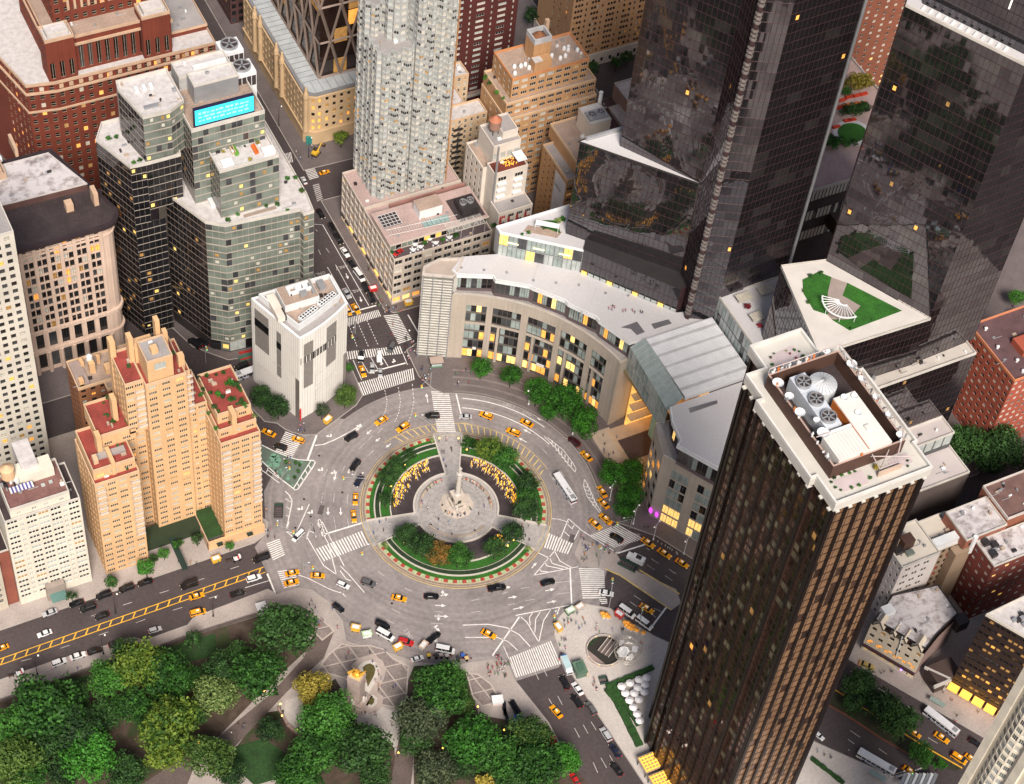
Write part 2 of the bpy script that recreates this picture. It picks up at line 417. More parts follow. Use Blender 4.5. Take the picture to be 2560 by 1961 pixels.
            o=bpy.data.objects.new('window',me);COL.objects.link(o);o.parent=s.root;o['kind']='stuff'
        return s.root
# ------------------------------------------------------------------ ground, roads, pavements
ASPH=mat('dark asphalt',(.066,.052,.054),rough=.9,var=.22,scale=.05,var2=.14,scale2=.9)
ASPH_L=mat('worn light asphalt',(.24,.214,.213),rough=.9,var=.16,scale=.06,var2=.12,scale2=.7)
CONC=mat('pale concrete paving',(.36,.315,.295),rough=.9,var=.12,scale=.12,var2=.1,scale2=1.4)
CONC_D=mat('dark granite paving',(.135,.112,.112),rough=.85,var=.14,scale=.15,var2=.12,scale2=1.5)
CONC_L=mat('light plaza paving',(.47,.43,.405),rough=.9,var=.08,scale=.15,var2=.08,scale2=1.2)
CONC_M=mat('brown hexagon paving',(.115,.088,.08),rough=.9,var=.12,scale=.2,var2=.15,scale2=1.5)
KERB=mat('granite kerb',(.36,.33,.31),rough=.85)
PAINT=mat('white road paint',(.74,.72,.70),rough=.8,var=.14,scale=.6,var2=.12,scale2=3)
PAINT_W=mat('worn white road paint',(.50,.47,.46),rough=.85,var=.2,scale=.5,var2=.2,scale2=3)
YEL=mat('yellow road paint',(.78,.42,.035),rough=.8,var=.15,scale=.6)
YEL_W=mat('faded yellow road paint',(.60,.44,.17),rough=.85,var=.2,scale=.5)
SOIL=patchy('park soil and leaves',(.045,.03,.02),(.085,.06,.045),.35,.35,.65,c3=(.03,.045,.012),scale3=.12)
GRASS=mat('clipped grass',(.022,.11,.010),rough=.95,var=.25,scale=.2,var2=.35,scale2=2.5)
GRASS_D=mat('dark rough grass',(.018,.055,.012),rough=.95,var=.25,scale=.2,var2=.35,scale2=2.0)  # darker green for the rough grass
def road_wear(m):
    """lane wear running round the circle and rectangular repair patches"""
    nt=m.node_tree;n=nt.nodes;l=nt.links;b=n['Principled BSDF'];src=b.inputs['Base Color'].links[0].from_socket
    geo=n.new('ShaderNodeNewGeometry');ln=n.new('ShaderNodeVectorMath');ln.operation='LENGTH';l.new(geo.outputs['Position'],ln.inputs[0])
    t=n.new('ShaderNodeTexNoise');t.noise_dimensions='1D';t.inputs['Scale'].default_value=.55;t.inputs['Detail'].default_value=3;l.new(ln.outputs['Value'],t.inputs['W'])
    v=n.new('ShaderNodeTexVoronoi');v.distance='CHEBYCHEV';v.inputs['Scale'].default_value=.11;l.new(geo.outputs['Position'],v.inputs['Vector']);sp=n.new('ShaderNodeSeparateColor');l.new(v.outputs['Color'],sp.inputs[0])
    a=n.new('ShaderNodeMath');a.operation='MULTIPLY_ADD';a.inputs[1].default_value=.50;a.inputs[2].default_value=.70;l.new(t.outputs['Fac'],a.inputs[0])
    c=n.new('ShaderNodeMath');c.operation='MULTIPLY_ADD';c.inputs[1].default_value=.13;l.new(sp.outputs[0],c.inputs[0]);l.new(a.outputs[0],c.inputs[2])
    mx=n.new('ShaderNodeVectorMath');mx.operation='SCALE';l.new(src,mx.inputs[0]);l.new(c.outputs[0],mx.inputs['Scale']);l.new(mx.outputs[0],b.inputs['Base Color'])
road_wear(ASPH_L)
def structure(name,fn,m):
    b=MB();b.use(m);fn(b);o=b.build(name);o['kind']='structure';o['_o']=(0.,0.,0.);return o
ground=structure('ground',lambda b:b.sheet(rect(-1500,1900,-1500,2200),-.03),ASPH)
def circ(r,a0,a1,n):return[(r*math.cos(R(a0+(a1-a0)*i/n)),r*math.sin(R(a0+(a1-a0)*i/n)))for i in range(n+1)]
circle_road=structure('circle_road',lambda b:b.sheet([(-71.8,-8),(-66,-30),(-40,-58),(-12,-72),(4,-73),(26,-60),(33,-50),(41,-41),(56,-36)]+circ(56,-32,112,40)+[(-30,58),(-46,47),(-60,33),(-66,16),(-71.8,12)],.0),ASPH_L)
PAVES=[]
def pave(name,poly,m,h=.14,kerb=True):
    b=MB();b.use(m);b.prism(poly,-.03,h);o=b.build(name);o['kind']='structure';o['_o']=(0.,0.,0.)
    if kerb:
        k=MB();k.use(KERB);i=inset(poly,.35);n=len(poly)
        for a in range(n):
            c=(a+1)%n;k.poly([(*poly[a],h+.012),(*poly[c],h+.012),(*i[c],h+.012),(*i[a],h+.012)])
        k.build('kerb',None,o)
    return o
# city blocks
pave('pavement',[(-260,13.5),(-71,13.5),(-66,15.5),(-63.5,20),(-70,34),(-77,50),(-86,70),(-93,84),(-260,84)],CONC)
pave('pavement',[(-260,100),(-86,100),(-81,104),(-79,112),(-96,160),(-123,230),(-260,230)],CONC_D)
mad_pave=pave('pavement',W2('i3',(535,122),(450,85),(320,-10))+[(-48,62),(-52,76),(-50,84),(-12,84.5),(-8.8,80)]+W2('5',(100,760),(140,865),(100,925))+W2('5',(0,1000))+W2('i3',(900,160),(700,165)),CONC_D)
pave('pavement',[(-100,230),(-60,105),(-50,94),(-40,92),(-9,90),(-6,94),(-6,230)],CONC_D)
pave('pavement',[(14,95),(17,92),(150,88),(150,152),(14,158)],CONC_D)
pave('pavement',[(14,176),(150,170),(150,300),(14,300)],CONC_D)
twc_pave=pave('pavement',[(13.6,73.5),(12.6,60),(15,52.5)]+circ(52,70,-28,44)+[(52,-30),(60.5,-39),(68,-53),(80,-75),(150,-62),(300,-60),(300,84),(152,84),(152,79),(40,78),(22,76.5)],CONC_D)
PB=mat('paler paving strip',(.20,.17,.165),rough=.85,var=.12,scale=.3)
for r,w in((52.9,.7),(56.2,.8),(59.6,.8),(63.2,.6)):
    b=MB();b.use(PB);b.ring(r,r+w,-24,66,.1,.153);b.build('paving_strip',None,twc_pave)
pave('pavement',[(74,-84),(88,-92),(99,-113),(131,-167),(260,-220),(260,-76),(90,-82)],CONC)
plaza_poly=W2('8',(1372,640),(1420,585),(1560,530),(1720,560),(1850,650),(2010,740))+[(50,-88),(57,-100)]+W2('9',(700,1240),(860,1410),(1400,1650))+[(95,-170),(60,-220),(10,-220),(9.6,-123)]+W2('8',(1880,1600),(1640,1240),(1560,1115),(1475,985),(1405,860),(1360,730))
globe_pave=pave('pavement',plaza_poly[::-1]if sum((plaza_poly[i-1][0]*plaza_poly[i][1]-plaza_poly[i][0]*plaza_poly[i-1][1])for i in range(len(plaza_poly)))<0 else plaza_poly,CONC_L)
def ccw(p):return p[::-1]if sum((p[i-1][0]*p[i][1]-p[i][0]*p[i-1][1])for i in range(len(p)))<0 else p
# park side pavement with the gate plaza
park_pave=pave('pavement',ccw([(-260,-4.5),(-150,-4.4),(-122,-6),(-119,-8.6),(-104,-8.6),(-101,-6.5),(-74,-5.8)]+W2('7',(1765,470),(1900,430),(1990,445),(2090,520),(2180,640))+W2('8',(40,770),(330,850),(480,905),(760,915),(960,885),(1060,890),(1110,1012),(1330,1288),(1440,1500))+[(-7.5,-122),(-7.5,-260),(-260,-260)]),CONC)
park=structure('park_ground',lambda b:b.sheet(ccw([(-255,-12.6)]+W2('7',(230,1080),(700,910),(980,825),(1170,760),(1640,612),(1690,690),(2010,800),(1930,850),(1700,1060),(1400,1370),(1200,1540),(900,1700))+[(-255,-170)]),.17),SOIL)
structure('park_ground',lambda b:b.sheet(ccw(W2('8',(0,1060),(95,1240),(340,1440),(355,1520),(330,1700),(-330,1700),(-700,1500),(-500,1230),(-300,1200),(-30,1010))),.172),SOIL)
structure('park_ground',lambda b:b.sheet(ccw(W2('8',(470,930),(380,1150),(378,1400),(470,1500),(470,1700),(1640,1760),(1420,1480),(1330,1310),(1110,1280),(880,1240),(830,1080),(800,960),(640,920))),.172),SOIL)
for q in([(1000,830),(1370,720),(1380,860),(1100,930)],[(300,1075),(560,985),(590,1010),(420,1090)],[(1500,1440),(1680,1390),(1810,1480),(1790,1640),(1620,1690),(1480,1560)]):
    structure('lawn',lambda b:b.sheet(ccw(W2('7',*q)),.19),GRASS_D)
structure('park_path',lambda b:b.sheet(ccw(W2('7',(2010,690),(2130,700),(2060,880),(1830,1090),(1640,1290),(1440,1500),(1390,1380),(1560,1240),(1720,1110),(1930,880))),.185),CONC_M)
structure('park_path',lambda b:b.sheet(ccw(W2('7',(890,1690),(1090,1560),(1210,1480),(1240,1560),(1190,1690))),.185),CONC_M)
structure('park_path',lambda b:b.sheet(ccw(W2('8',(375,1400),(470,1490),(450,1700),(320,1700),(355,1480))),.185),CONC_M)
structure('plaza',lambda b:b.sheet(ccw(W2('8',(90,1270),(250,1180),(375,1230),(372,1500),(330,1430),(200,1330),(110,1300))),.182),CONC_L)
structure('plaza',lambda b:b.sheet(ccw(W2('7',(1820,1150),(1930,1110),(1930,1360),(1890,1370),(1800,1260))),.182),CONC_L)
# paving lattice of the gate plaza
LAT=mat('pale paving bands',(.46,.40,.36),rough=.9,var=.1)
GATE=mat('dark block paving of the gate plaza',(.22,.185,.175),rough=.9,var=.12,scale=.3,var2=.16,scale2=1.2)
def lattice(poly,step,ang,z=.205,w=.38):
    base=structure('plaza',lambda b:b.sheet(poly,z),GATE)
    mb=MB();mb.use(LAT);n=len(poly);i=inset(poly,.5)
    for a in range(n):
        c=(a+1)%n;mb.poly([(*poly[a],z+.014),(*poly[c],z+.014),(*i[c],z+.014),(*i[a],z+.014)])
    mb.build('paving_border',None,base)
    cx=sum(p[0]for p in poly)/n;cy=sum(p[1]for p in poly)/n
    for fam in(ang,ang+72):
        d=(math.cos(R(fam)),math.sin(R(fam)));nn=(-d[1],d[0])
        for k in range(-9,10):
            runs=[];cur=None
            for t in np.arange(-45,45,.4):
                P=(cx+nn[0]*k*step+d[0]*t,cy+nn[1]*k*step+d[1]*t);ins=inpoly(P,poly)
                if ins and cur is None:cur=t
                if not ins and cur is not None:runs.append((cur,t));cur=None
            for a,b in runs:
                if b-a<1.5:continue
                m=MB();m.use(LAT);c=(cx+nn[0]*k*step+d[0]*(a+b)/2,cy+nn[1]*k*step+d[1]*(a+b)/2)
                h=(b-a)/2;hw=w/2;zz=z+.024+(.008 if fam==ang else 0)
                m.poly([(c[0]-d[0]*h-nn[0]*hw,c[1]-d[1]*h-nn[1]*hw,zz),(c[0]+d[0]*h-nn[0]*hw,c[1]+d[1]*h-nn[1]*hw,zz),(c[0]+d[0]*h+nn[0]*hw,c[1]+d[1]*h+nn[1]*hw,zz),(c[0]-d[0]*h+nn[0]*hw,c[1]-d[1]*h+nn[1]*hw,zz)])
                m.build('paving_band',None,base)
lattice(ccw(W2('8',(-80,860),(10,785),(80,800),(190,795),(280,820),(340,880),(440,930),(425,1135),(370,1200),(260,1180),(100,1190),(30,1010),(-150,960))),5.6,100)
lattice(ccw(W2('7',(1700,570),(1760,535),(1900,525),(2000,590),(2135,705),(2050,770),(2000,720),(1950,610),(1860,570))),5.6,100)
lattice(ccw(W2('8',(800,970),(880,980),(960,1040),(1020,1140),(1025,1180),(900,1185),(840,1120))),5.2,100)
# low park wall
pw=[(-255,-12.4)]+W2('7',(230,1076),(700,906),(980,821),(1170,756),(1635,606))
b=MB();b.use(mat('dark stone wall',(.10,.08,.075),var=.2,scale=.6))
for a,c in zip(pw,pw[1:]):
    d=(c[0]-a[0],c[1]-a[1]);L=math.hypot(*d);d=(d[0]/L,d[1]/L);b.obox(((a[0]+c[0])/2,(a[1]+c[1])/2),d,L,.6,.1,1.15)
tag(b.build('park_wall'),'low dark stone wall along the park edge of the avenue','wall')
# traffic medians
def median(name,pts,w,m=CONC,h=.16):
    b=MB();b.use(m)
    for a,c in zip(pts,pts[1:]):
        L=math.dist(a,c);b.obox(((a[0]+c[0])/2,(a[1]+c[1])/2),((c[0]-a[0])/L,(c[1]-a[1])/L),L,w,-.03,h)
    o=b.build(name);o['kind']='structure';o['_o']=(0.,0.,0.);return o
structure('pavement',lambda b:b.prism(ccw(W2('8',(1695,318),(1780,350),(2105,575),(2170,530),(2140,440),(1900,330),(1780,250),(1760,215),(1650,160),(1530,120),(1490,215),(1540,290))),-.03,.13),CONC)
for pts in([(1690,312),(1780,350),(2108,572)],[(1905,318),(2160,470)]):
    m=MB();m.use(YEL_W);q=W2('8',*pts)
    for a,c in zip(q,q[1:]):
        L=math.dist(a,c);m.obox(((a[0]+c[0])/2,(a[1]+c[1])/2),((c[0]-a[0])/L,(c[1]-a[1])/L),L,.5,.02,.15)
    o=m.build('kerb');o['kind']='structure'
broad_median=structure('median',lambda b:b.prism(ccw(W2('d8',(-300,690),(0,890),(500,1190),(1040,1530),(980,1560),(700,1480),(300,1260),(0,1060),(-300,900))),-.03,.16),mat('dark planted soil',(.03,.032,.015),var=.3,scale=.4))
m_=MB();m_.use(YEL)
for pts in([(-300,700),(0,900),(700,1340),(1040,1535)],):
    q=W2('d8',*pts)
    for a,c in zip(q,q[1:]):
        L=math.dist(a,c);m_.obox(((a[0]+c[0])/2,(a[1]+c[1])/2),((c[0]-a[0])/L,(c[1]-a[1])/L),L,.5,.02,.19)
m_.build('kerb')['kind']='structure'
m_=MB();m_.use(mat('brick red kerb band',(.16,.06,.04),var=.2))
q=W2('d8',(-300,890),(0,1062),(300,1262),(700,1490))
for a,c in zip(q,q[1:]):
    L=math.dist(a,c);m_.obox(((a[0]+c[0])/2,(a[1]+c[1])/2),((c[0]-a[0])/L,(c[1]-a[1])/L),L,.7,.02,.19)
m_.build('kerb')['kind']='structure'

# ------------------------------------------------------------------ painted markings
def unit(m):
    b=MB();b.use(m);b.poly([(-.5,-.5,0),(.5,-.5,0),(.5,.5,0),(-.5,.5,0)]);return b.mesh('marking')
UQ={m.name:unit(m)for m in(PAINT,PAINT_W,YEL,YEL_W)}
ZM=.016
def dash(p,q,w=.18,m=PAINT_W,name='lane_dash',parent=None,z=ZM):
    L=math.dist(p,q)
    inst(name,UQ[m.name],parent or circle_road,((p[0]+q[0])/2,(p[1]+q[1])/2,z),math.atan2(q[1]-p[1],q[0]-p[0]),(L,w,1))
def dashes(c,*segs,w=.2,m=PAINT_W,parent=None):
    for x0,y0,x1,y1 in segs:dash(W(c,x0,y0)[:2],W(c,x1,y1)[:2],w,m,parent=parent)
def line(pts,w=.3,m=PAINT,name='road_line',parent=None,z=ZM+.006):
    b=MB();b.use(m);n=len(pts);off=[]
    for i in range(n):
        a=pts[max(0,i-1)];c=pts[min(n-1,i+1)];L=math.dist(a,c);off.append((-(c[1]-a[1])/L*w/2,(c[0]-a[0])/L*w/2))
    for i in range(n-1):
        p,q=pts[i],pts[i+1];o,r=off[i],off[i+1]
        b.poly([(p[0]-o[0],p[1]-o[1],z),(q[0]-r[0],q[1]-r[1],z),(q[0]+r[0],q[1]+r[1],z),(p[0]+o[0],p[1]+o[1],z)])
    b.build(name,None,parent or circle_road)
def pline(c,*pts,w=.3,m=PAINT,z=ZM+.006):line(W2(c,*pts),w,m,z=z)
def crosswalk(c,A,B,D,C,n,frac=.5,m=PAINT):
    """A-B and D-C: the two edges one walks along; the bars run from one to the other"""
    A,B,C,D=(np.array(W(c,*p)[:2])for p in(A,B,C,D))
    for i in range(n):
        b=MB();b.use(m);t0,t1=i/n,(i+frac)/n;P=[A+(B-A)*t0,A+(B-A)*t1,D+(C-D)*t1,D+(C-D)*t0]
        b.poly([(p[0],p[1],ZM+.012)for p in ccw([tuple(x)for x in P])]);b.build('crosswalk_bar',None,circle_road)
crosswalk('d11',(960,990),(1290,900),(962,1075),(1322,968),19)
crosswalk('d11',(1340,965),(1500,1270),(1490,950),(1640,1220),17)
crosswalk('d11',(950,1342),(1525,1282),(965,1425),(1555,1362),24)
crosswalk('5',(115,782),(470,688),(150,865),(480,762),26)
crosswalk('5',(580,838),(620,1100),(692,838),(738,1100),21)
crosswalk('i3',(440,115),(285,420),(712,212),(540,502),12)
crosswalk('7',(1695,150),(1740,262),(1778,118),(1816,225),9)
crosswalk('7',(1765,325),(1808,440),(1870,312),(1905,418),9)
crosswalk('7',(2010,182),(2310,65),(2062,262),(2352,152),17)
crosswalk('i2',(640,1232),(905,1345),(588,1385),(850,1458),10)
crosswalk('i2',(1075,1252),(1375,1135),(1330,1385),(1645,1290),12)
crosswalk('8',(1520,305),(1545,505),(1680,308),(1690,502),15)
crosswalk('8',(1650,505),(1665,540),(1700,500),(1703,535),3)
crosswalk('8',(1080,872),(1348,765),(1125,1002),(1412,912),20)
crosswalk('1',(1785,985),(1855,968),(1790,1048),(1870,1032),8)
crosswalk('1',(1932,1068),(1972,1150),(1992,1052),(2032,1132),9)
crosswalk('1',(1990,1180),(2020,1290),(2030,1170),(2055,1270),9,m=PAINT_W)
crosswalk('1',(1458,225),(1560,315),(1500,222),(1580,305),9,m=PAINT_W)
# circle lane lines and the yellow hatched ring
def arcline(r,a0,a1,w=.3,m=PAINT):line(circ(r,a0,a1,max(3,int(abs(a1-a0)/3))),w,m)
arcline(50.1,62,24,.35);arcline(45.6,62,16,.4)
arcline(38.1,108,4,.22,YEL_W)
for k in range(27):
    a=100-3.7*k
    if 63<a<76:continue
    r0=34.5;r1=37.9
    if a<12:r1=37.9-(12-a)*.16
    dash((r0*math.cos(R(a-1.2)),r0*math.sin(R(a-1.2))),(r1*math.cos(R(a+.7)),r1*math.sin(R(a+.7))),.42,YEL_W,'yellow_hatch',z=ZM+.004)
line(circ(34.1,0,360,120),.28,YEL_W)
arcline(38.5,62,58,.25,YEL_W)
# long white stop bars and painted islands
for c,w,pts in[('5',.5,[(735,836),(770,982)]),('8',.5,[(1464,306),(1474,530)]),('8',.5,[(970,862),(1142,614)]),('i3',.7,[(910,170),(770,552)]),
                  ('i3',.6,[(1010,1662),(1590,1488)]),('7',.6,[(1700,340),(1752,465)]),('i2',.6,[(1362,1442),(1652,1350)]),('8',.6,[(1972,694),(2078,552)]),
                  ('d11',.6,[(960,938),(1262,858)]),('d11',.6,[(1175,1565),(1570,1462)]),('d11',.5,[(1595,955),(1705,1145)]),('9',.5,[(1340,1650),(1545,1575)]),
                  ('i3',.4,[(1580,15),(1430,110),(1180,240),(1010,310),(880,325)]),('i3',.3,[(800,1205),(600,1640)]),('i3',.35,[(435,1010),(500,1070),(540,1150),(535,1210),(450,1610),(610,1650)]),
                  ('i3',.2,[(440,1120),(535,1180)]),('i3',.2,[(450,1240),(515,1290)]),('i3',.2,[(450,1370),(490,1395)]),
                  ('i3',.3,[(840,1500),(760,1690)]),('i3',.3,[(845,1500),(900,1690)]),('i3',.3,[(810,1610),(880,1640)]),('i3',.3,[(930,1450),(1000,1690)]),('i3',.3,[(970,1450),(1040,1690)]),('i3',.3,[(930,1450),(950,1430),(970,1450)]),
                  ('i3',.3,[(945,1520),(990,1505)]),('i3',.3,[(965,1590),(1015,1575)]),
                  ('8',.3,[(1235,350),(1365,196)]),('8',.3,[(1235,350),(1515,296)]),('8',.3,[(1365,196),(1400,260),(1470,300)]),('8',.35,[(1300,262),(1315,290),(1420,312)]),('8',.35,[(1330,232),(1350,275),(1450,305)]),('8',.35,[(1268,310),(1280,325),(1330,330)]),('8',.35,[(1262,208),(1335,242)]),
                  ('8',.35,[(1118,606),(1475,538)]),('8',.3,[(1150,615),(1190,650),(1265,776)]),('8',.3,[(1345,562),(1295,640),(1265,776)]),('8',.3,[(1400,550),(1380,600)]),('8',.3,[(1225,590),(1205,620),(1210,670)]),('8',.3,[(1275,582),(1245,630),(1240,715)]),
                  ('8',.35,[(782,668),(940,662),(1060,684),(1140,728),(1210,804)]),('8',.3,[(796,746),(1000,746),(1070,772),(1130,828)]),('8',.22,[(1040,800),(1075,880),(1120,1000)]),
                  ('8',.3,[(0,290),(60,350),(155,460)]),('8',.3,[(0,320),(40,375),(70,385)]),('7',.3,[(2020,20),(2090,150),(2140,345)]),('7',.3,[(2050,10),(2120,150),(2189,290)]),('7',.3,[(1955,110),(2060,290),(2140,345)]),
                  ('7',.25,[(1850,330),(1960,370),(2100,440),(2189,470)]),('8',.22,[(0,455),(40,490)]),('7',.35,[(1840,10),(1820,70),(1870,110)]),('7',.3,[(1985,25),(1950,120)]),('7',.3,[(1990,25),(2010,110)]),
                  ('i2',.25,[(640,1078),(740,1085),(850,1120)]),('i2',.35,[(845,1080),(760,1290)]),('i2',.35,[(850,1085),(980,1200),(1180,1330),(1360,1445)]),('i2',.3,[(835,1140),(880,1185)]),('i2',.3,[(880,1190),(905,1150)]),('i2',.3,[(800,1215),(855,1265)]),('i2',.3,[(905,1300),(955,1200)]),
                  ('5',.3,[(1300,1125),(1380,1205),(1440,1285),(1495,1350)]),('5',.3,[(1320,1130),(1420,1210),(1480,1290),(1502,1330),(1495,1352)]),('5',.3,[(1555,1395),(1550,1440),(1575,1510),(1655,1612)]),('5',.3,[(1555,1395),(1590,1460),(1625,1545),(1665,1610)]),
                  ('7',.2,[(1560,430),(1710,385)]),('d11',.25,[(540,0),(700,10),(1185,860)]),('d11',.22,[(835,430),(1090,890)]),('d11',.22,[(750,455),(1010,915)])]:
    pline(c,*pts,w=w)
def chevrons(c,pts):
    for(x,y),(dx,dy)in pts:pline(c,(x-dy*.5-dx*.3,y+dx*.5-dy*.3),(x+dx*.4,y+dy*.4),(x+dy*.5-dx*.3,y-dx*.5-dy*.3),w=.4,z=ZM+.02)
chevrons('5',[((1345+i*20,1160+i*24),(13+i*.9,18+i*1.1))for i in range(7)])
chevrons('5',[((1567+i*11,1440+i*24),(14,26))for i in range(6)])
# arrows on the road
def arrow(c,tx,ty,hx,hy,w=.35,head=1.5,turn=0):
    t=np.array(W(c,tx,ty)[:2]);h=np.array(W(c,hx,hy)[:2]);d=(h-t)/np.linalg.norm(h-t);n=np.array([-d[1],d[0]]);L=np.linalg.norm(h-t);k=h-d*min(head,L*.5)
    b=MB();b.use(PAINT);z=ZM+.03
    if turn:
        s0=t-n*turn*1.3+d*.3
        P=[t+n*w*turn*.5-d*.1,s0-d*.2,s0+d*w,t+d*.5]
        b.poly([(p[0],p[1],z-.003)for p in P])
    b.poly([(*(t-n*w/2),z),(*(k-n*w/2),z),(*(k+n*w/2),z),(*(t+n*w/2),z)]);b.poly([(*(k-n*.65),z),(*h,z),(*(k+n*.65),z)])
    b.build('road_arrow',None,circle_road)
for a in[('i3',1730,95,1655,160),('i3',1860,212,1790,270),('i3',2022,298,1948,358),('i3',1205,720,1170,852),('i3',1080,1255,1080,1375),('i3',1268,1258,1272,1378),('i3',1395,690,1385,750),
          ('5',1308,1032,1252,1005),('5',1220,1108,1165,1078),('5',1188,1162,1135,1132),('5',560,910,548,850),('8',1220,305,1252,268),('8',1305,450,1366,438),('8',1318,526,1378,514),
          ('8',1070,494,1128,486),('8',1102,567,1172,552),('8',605,542,674,544),('8',600,610,692,613),('8',628,600,626,642),('8',655,480,652,445),('8',640,482,692,470),('d11',945,522,968,582),('d11',1092,768,1108,824),
          ('8',1045,430,1086,425),('i3',1590,30,1490,110),('i3',1595,760,1610,720)]:arrow(*a)
for a in[('i3',1000,700,915,690,.35,1.3,1),('i3',700,1285,610,1275,.35,1.3,1),('i3',850,1340,765,1332,.35,1.3,1),('i3',1130,195,1045,180,.35,1.3,1),('i3',1190,740,1115,740,.35,1.3,1),('i3',1560,45,1505,25,.35,1.2,1),('d11',1465,1445,1425,1455,.35,1.2,1),('d11',1335,1470,1300,1480,.35,1.2,1),('8',600,680,636,706,.35,1.3,-1),('8',600,770,625,778,.35,1.2,-1)]:arrow(*a)
# road legends read ONLY
def legend(c,x,y,ang,text='ONLY',size=1.9,m=PAINT_W):
    cu=bpy.data.curves.new('road_lettering','FONT');cu.body=text;cu.size=size;cu.align_x='CENTER';cu.align_y='CENTER';cu.resolution_u=1
    o=bpy.data.objects.new('tmp',cu);COL.objects.link(o);dg=bpy.context.evaluated_depsgraph_get();me=bpy.data.meshes.new_from_object(o.evaluated_get(dg));bpy.data.objects.remove(o)
    me.materials.clear();me.materials.append(m);P=W(c,x,y)
    return me,P
for c,x,y,ang in[('d11',665,525,180),('d11',900,455,180),('d11',1045,705,180),('5',1075,928,-35),('5',1200,980,-40),('8',437,728,95)]:
    me,P=legend(c,x,y,ang)
    o=inst('road_lettering',me,circle_road,(P[0],P[1],ZM+.02),R(ang),(1,1.25,1))
# lane dashes
dashes('7',(135,897,200,880),(385,815,443,795),(628,732,690,710),(865,653,925,630),(1100,573,1160,555),(1330,497,1385,480),(783,540,840,522),(1015,465,1073,447),(1255,385,1300,370),(1467,310,1520,293),(580,610,610,600))
dashes('8',(242,325,278,355),(330,565,385,592),(290,630,345,658),(412,432,458,452),(835,512,885,502),(835,588,893,578),(1152,435,1208,424),(1065,540,1112,530),(1178,515,1242,500),(1385,470,1460,460),(1368,398,1490,385),(600,578,655,585),(580,655,655,660),(1030,470,1070,455),
       (1328,1135,1350,1172),(1385,1118,1415,1175),(1492,1322,1524,1382),(1548,1302,1578,1358),(1610,1540,1640,1606),(1660,1512,1696,1575),(1598,1283,1630,1335),(1715,1495,1740,1540),(1240,965,1265,1015),(1295,945,1318,993),(1980,245,2025,275),(1955,285,2000,315),(2098,315,2140,342),(2068,352,2115,385),(1870,478,1915,508),(1845,518,1890,550),(2000,560,2060,590),(1980,590,2010,620))
dashes('i3',(1630,295,1535,380),(1765,400,1690,470),(1335,630,1285,735),(1075,680,1015,780),(1515,695,1465,795),(1175,1045,1165,1170),(1375,1060,1368,1185),(1005,1035,995,1060),(992,1085,988,1130),(982,1150,978,1190),(1165,1400,1200,1590),(1370,1430,1390,1530),(1900,60,1830,140),(1750,180,1690,240))
dashes('d11',(655,270,680,325),(735,255,770,305),(590,325,605,355),(630,60,645,80))
for k in range(9):
    for x0,y0,x1,y1 in((968,1040,1065,1300),(1070,1040,1185,1300),(1165,1015,1285,1280)):
        t0,t1=k/9,(k+.5)/9;dash(W('d11',x0+(x1-x0)*t0,y0+(y1-y0)*t0)[:2],W('d11',x0+(x1-x0)*t1,y0+(y1-y0)*t1)[:2],.25,PAINT)
for a in(((1075,1390),(1185,1570)),((1185,1370),(1290,1545)),((1290,1340),(1390,1500)),((1020,1430),(1110,1640)),((1545,1370),(1590,1480))):pline('d11',*a,w=.25)
for pts in(((285,830),(300,900),(290,960),(265,1010)),((370,810),(385,900),(375,970),(345,1040)),((460,790),(470,900),(455,980),(425,1060))):
    q=W2('5',*pts)
    for a,c in zip(q,q[1:]):
        for k in range(4):
            t0,t1=k/4,(k+.5)/4;dash((a[0]+(c[0]-a[0])*t0,a[1]+(c[1]-a[1])*t0),(a[0]+(c[0]-a[0])*t1,a[1]+(c[1]-a[1])*t1),.22,PAINT)
dashes('i2',(570,350,625,400),(648,615,690,680),(760,575,800,640),(835,895,890,965),(1035,1140,1075,1185),(1715,1500,1790,1550),(1670,1565,1745,1615),(1900,1610,1960,1655),(1660,1390,1700,1410))
dashes('d8',(25,650,75,682),(268,798,348,850),(540,965,620,1015),(730,1255,815,1308),(20,1190,108,1250),(280,1355,355,1408),(0,1270,58,1312),(0,1360,15,1375))
# yellow median of the park avenue
line([(-171,.9),(-72.2,.9)],.3,YEL);line([(-171,3.1),(-72,3.1)],.3,YEL)
for k in range(24):
    u=-169+k*4.1;dash((u,.95),(u+1.6,3.05),.42,YEL,'yellow_hatch',z=ZM+.004)
# painted green corner with planters
GREENP=mat('green painted asphalt',(.115,.155,.125),rough=.9,var=.12,scale=.3,var2=.1)
GREEND=mat('pale green painted dots',(.15,.30,.215),rough=.9,var=.15)
gp=structure('painted_plaza',lambda b:b.sheet(ccw(W2('i3',(60,320),(540,515),(640,545),(880,555),(600,985),(400,850),(40,545))),.012),GREENP)
rr=random.Random(3)
for x,y,r in[(265,475,1.3),(250,525,1.6),(330,545,1.5),(210,615,1.3),(300,610,1.7),(320,490,1.0),(175,580,.7),(280,660,.6),(385,740,1.2),(370,690,.7),(350,765,.6),(480,820,.9),(485,775,.5),(320,715,.6),(680,580,.7),(545,920,.5),(200,540,.5),(420,660,.5),(470,700,.5)]:
    b=MB();b.use(GREEND);p=W('i3',x,y);b.poly([(p[0]+r*.8*math.cos(2*PI*i/14),p[1]+r*.8*math.sin(2*PI*i/14),.024)for i in range(14)]);b.build('paint_dot',None,gp)
for pts,w in(([(80,315),(280,415),(540,515),(640,540),(860,552),(890,580),(860,640),(630,980),(590,995),(560,970),(400,850),(90,560)],.4),([(820,560),(565,965)],.35),([(790,620),(825,680)],.3),([(740,700),(775,760)],.3),([(675,800),(715,855)],.3),([(615,890),(650,945)],.3),([(90,700),(150,740),(350,890)],.3),([(190,650),(150,740)],.3),([(170,690),(390,850)],.25)):pline('i3',*pts,w=w,z=.04)
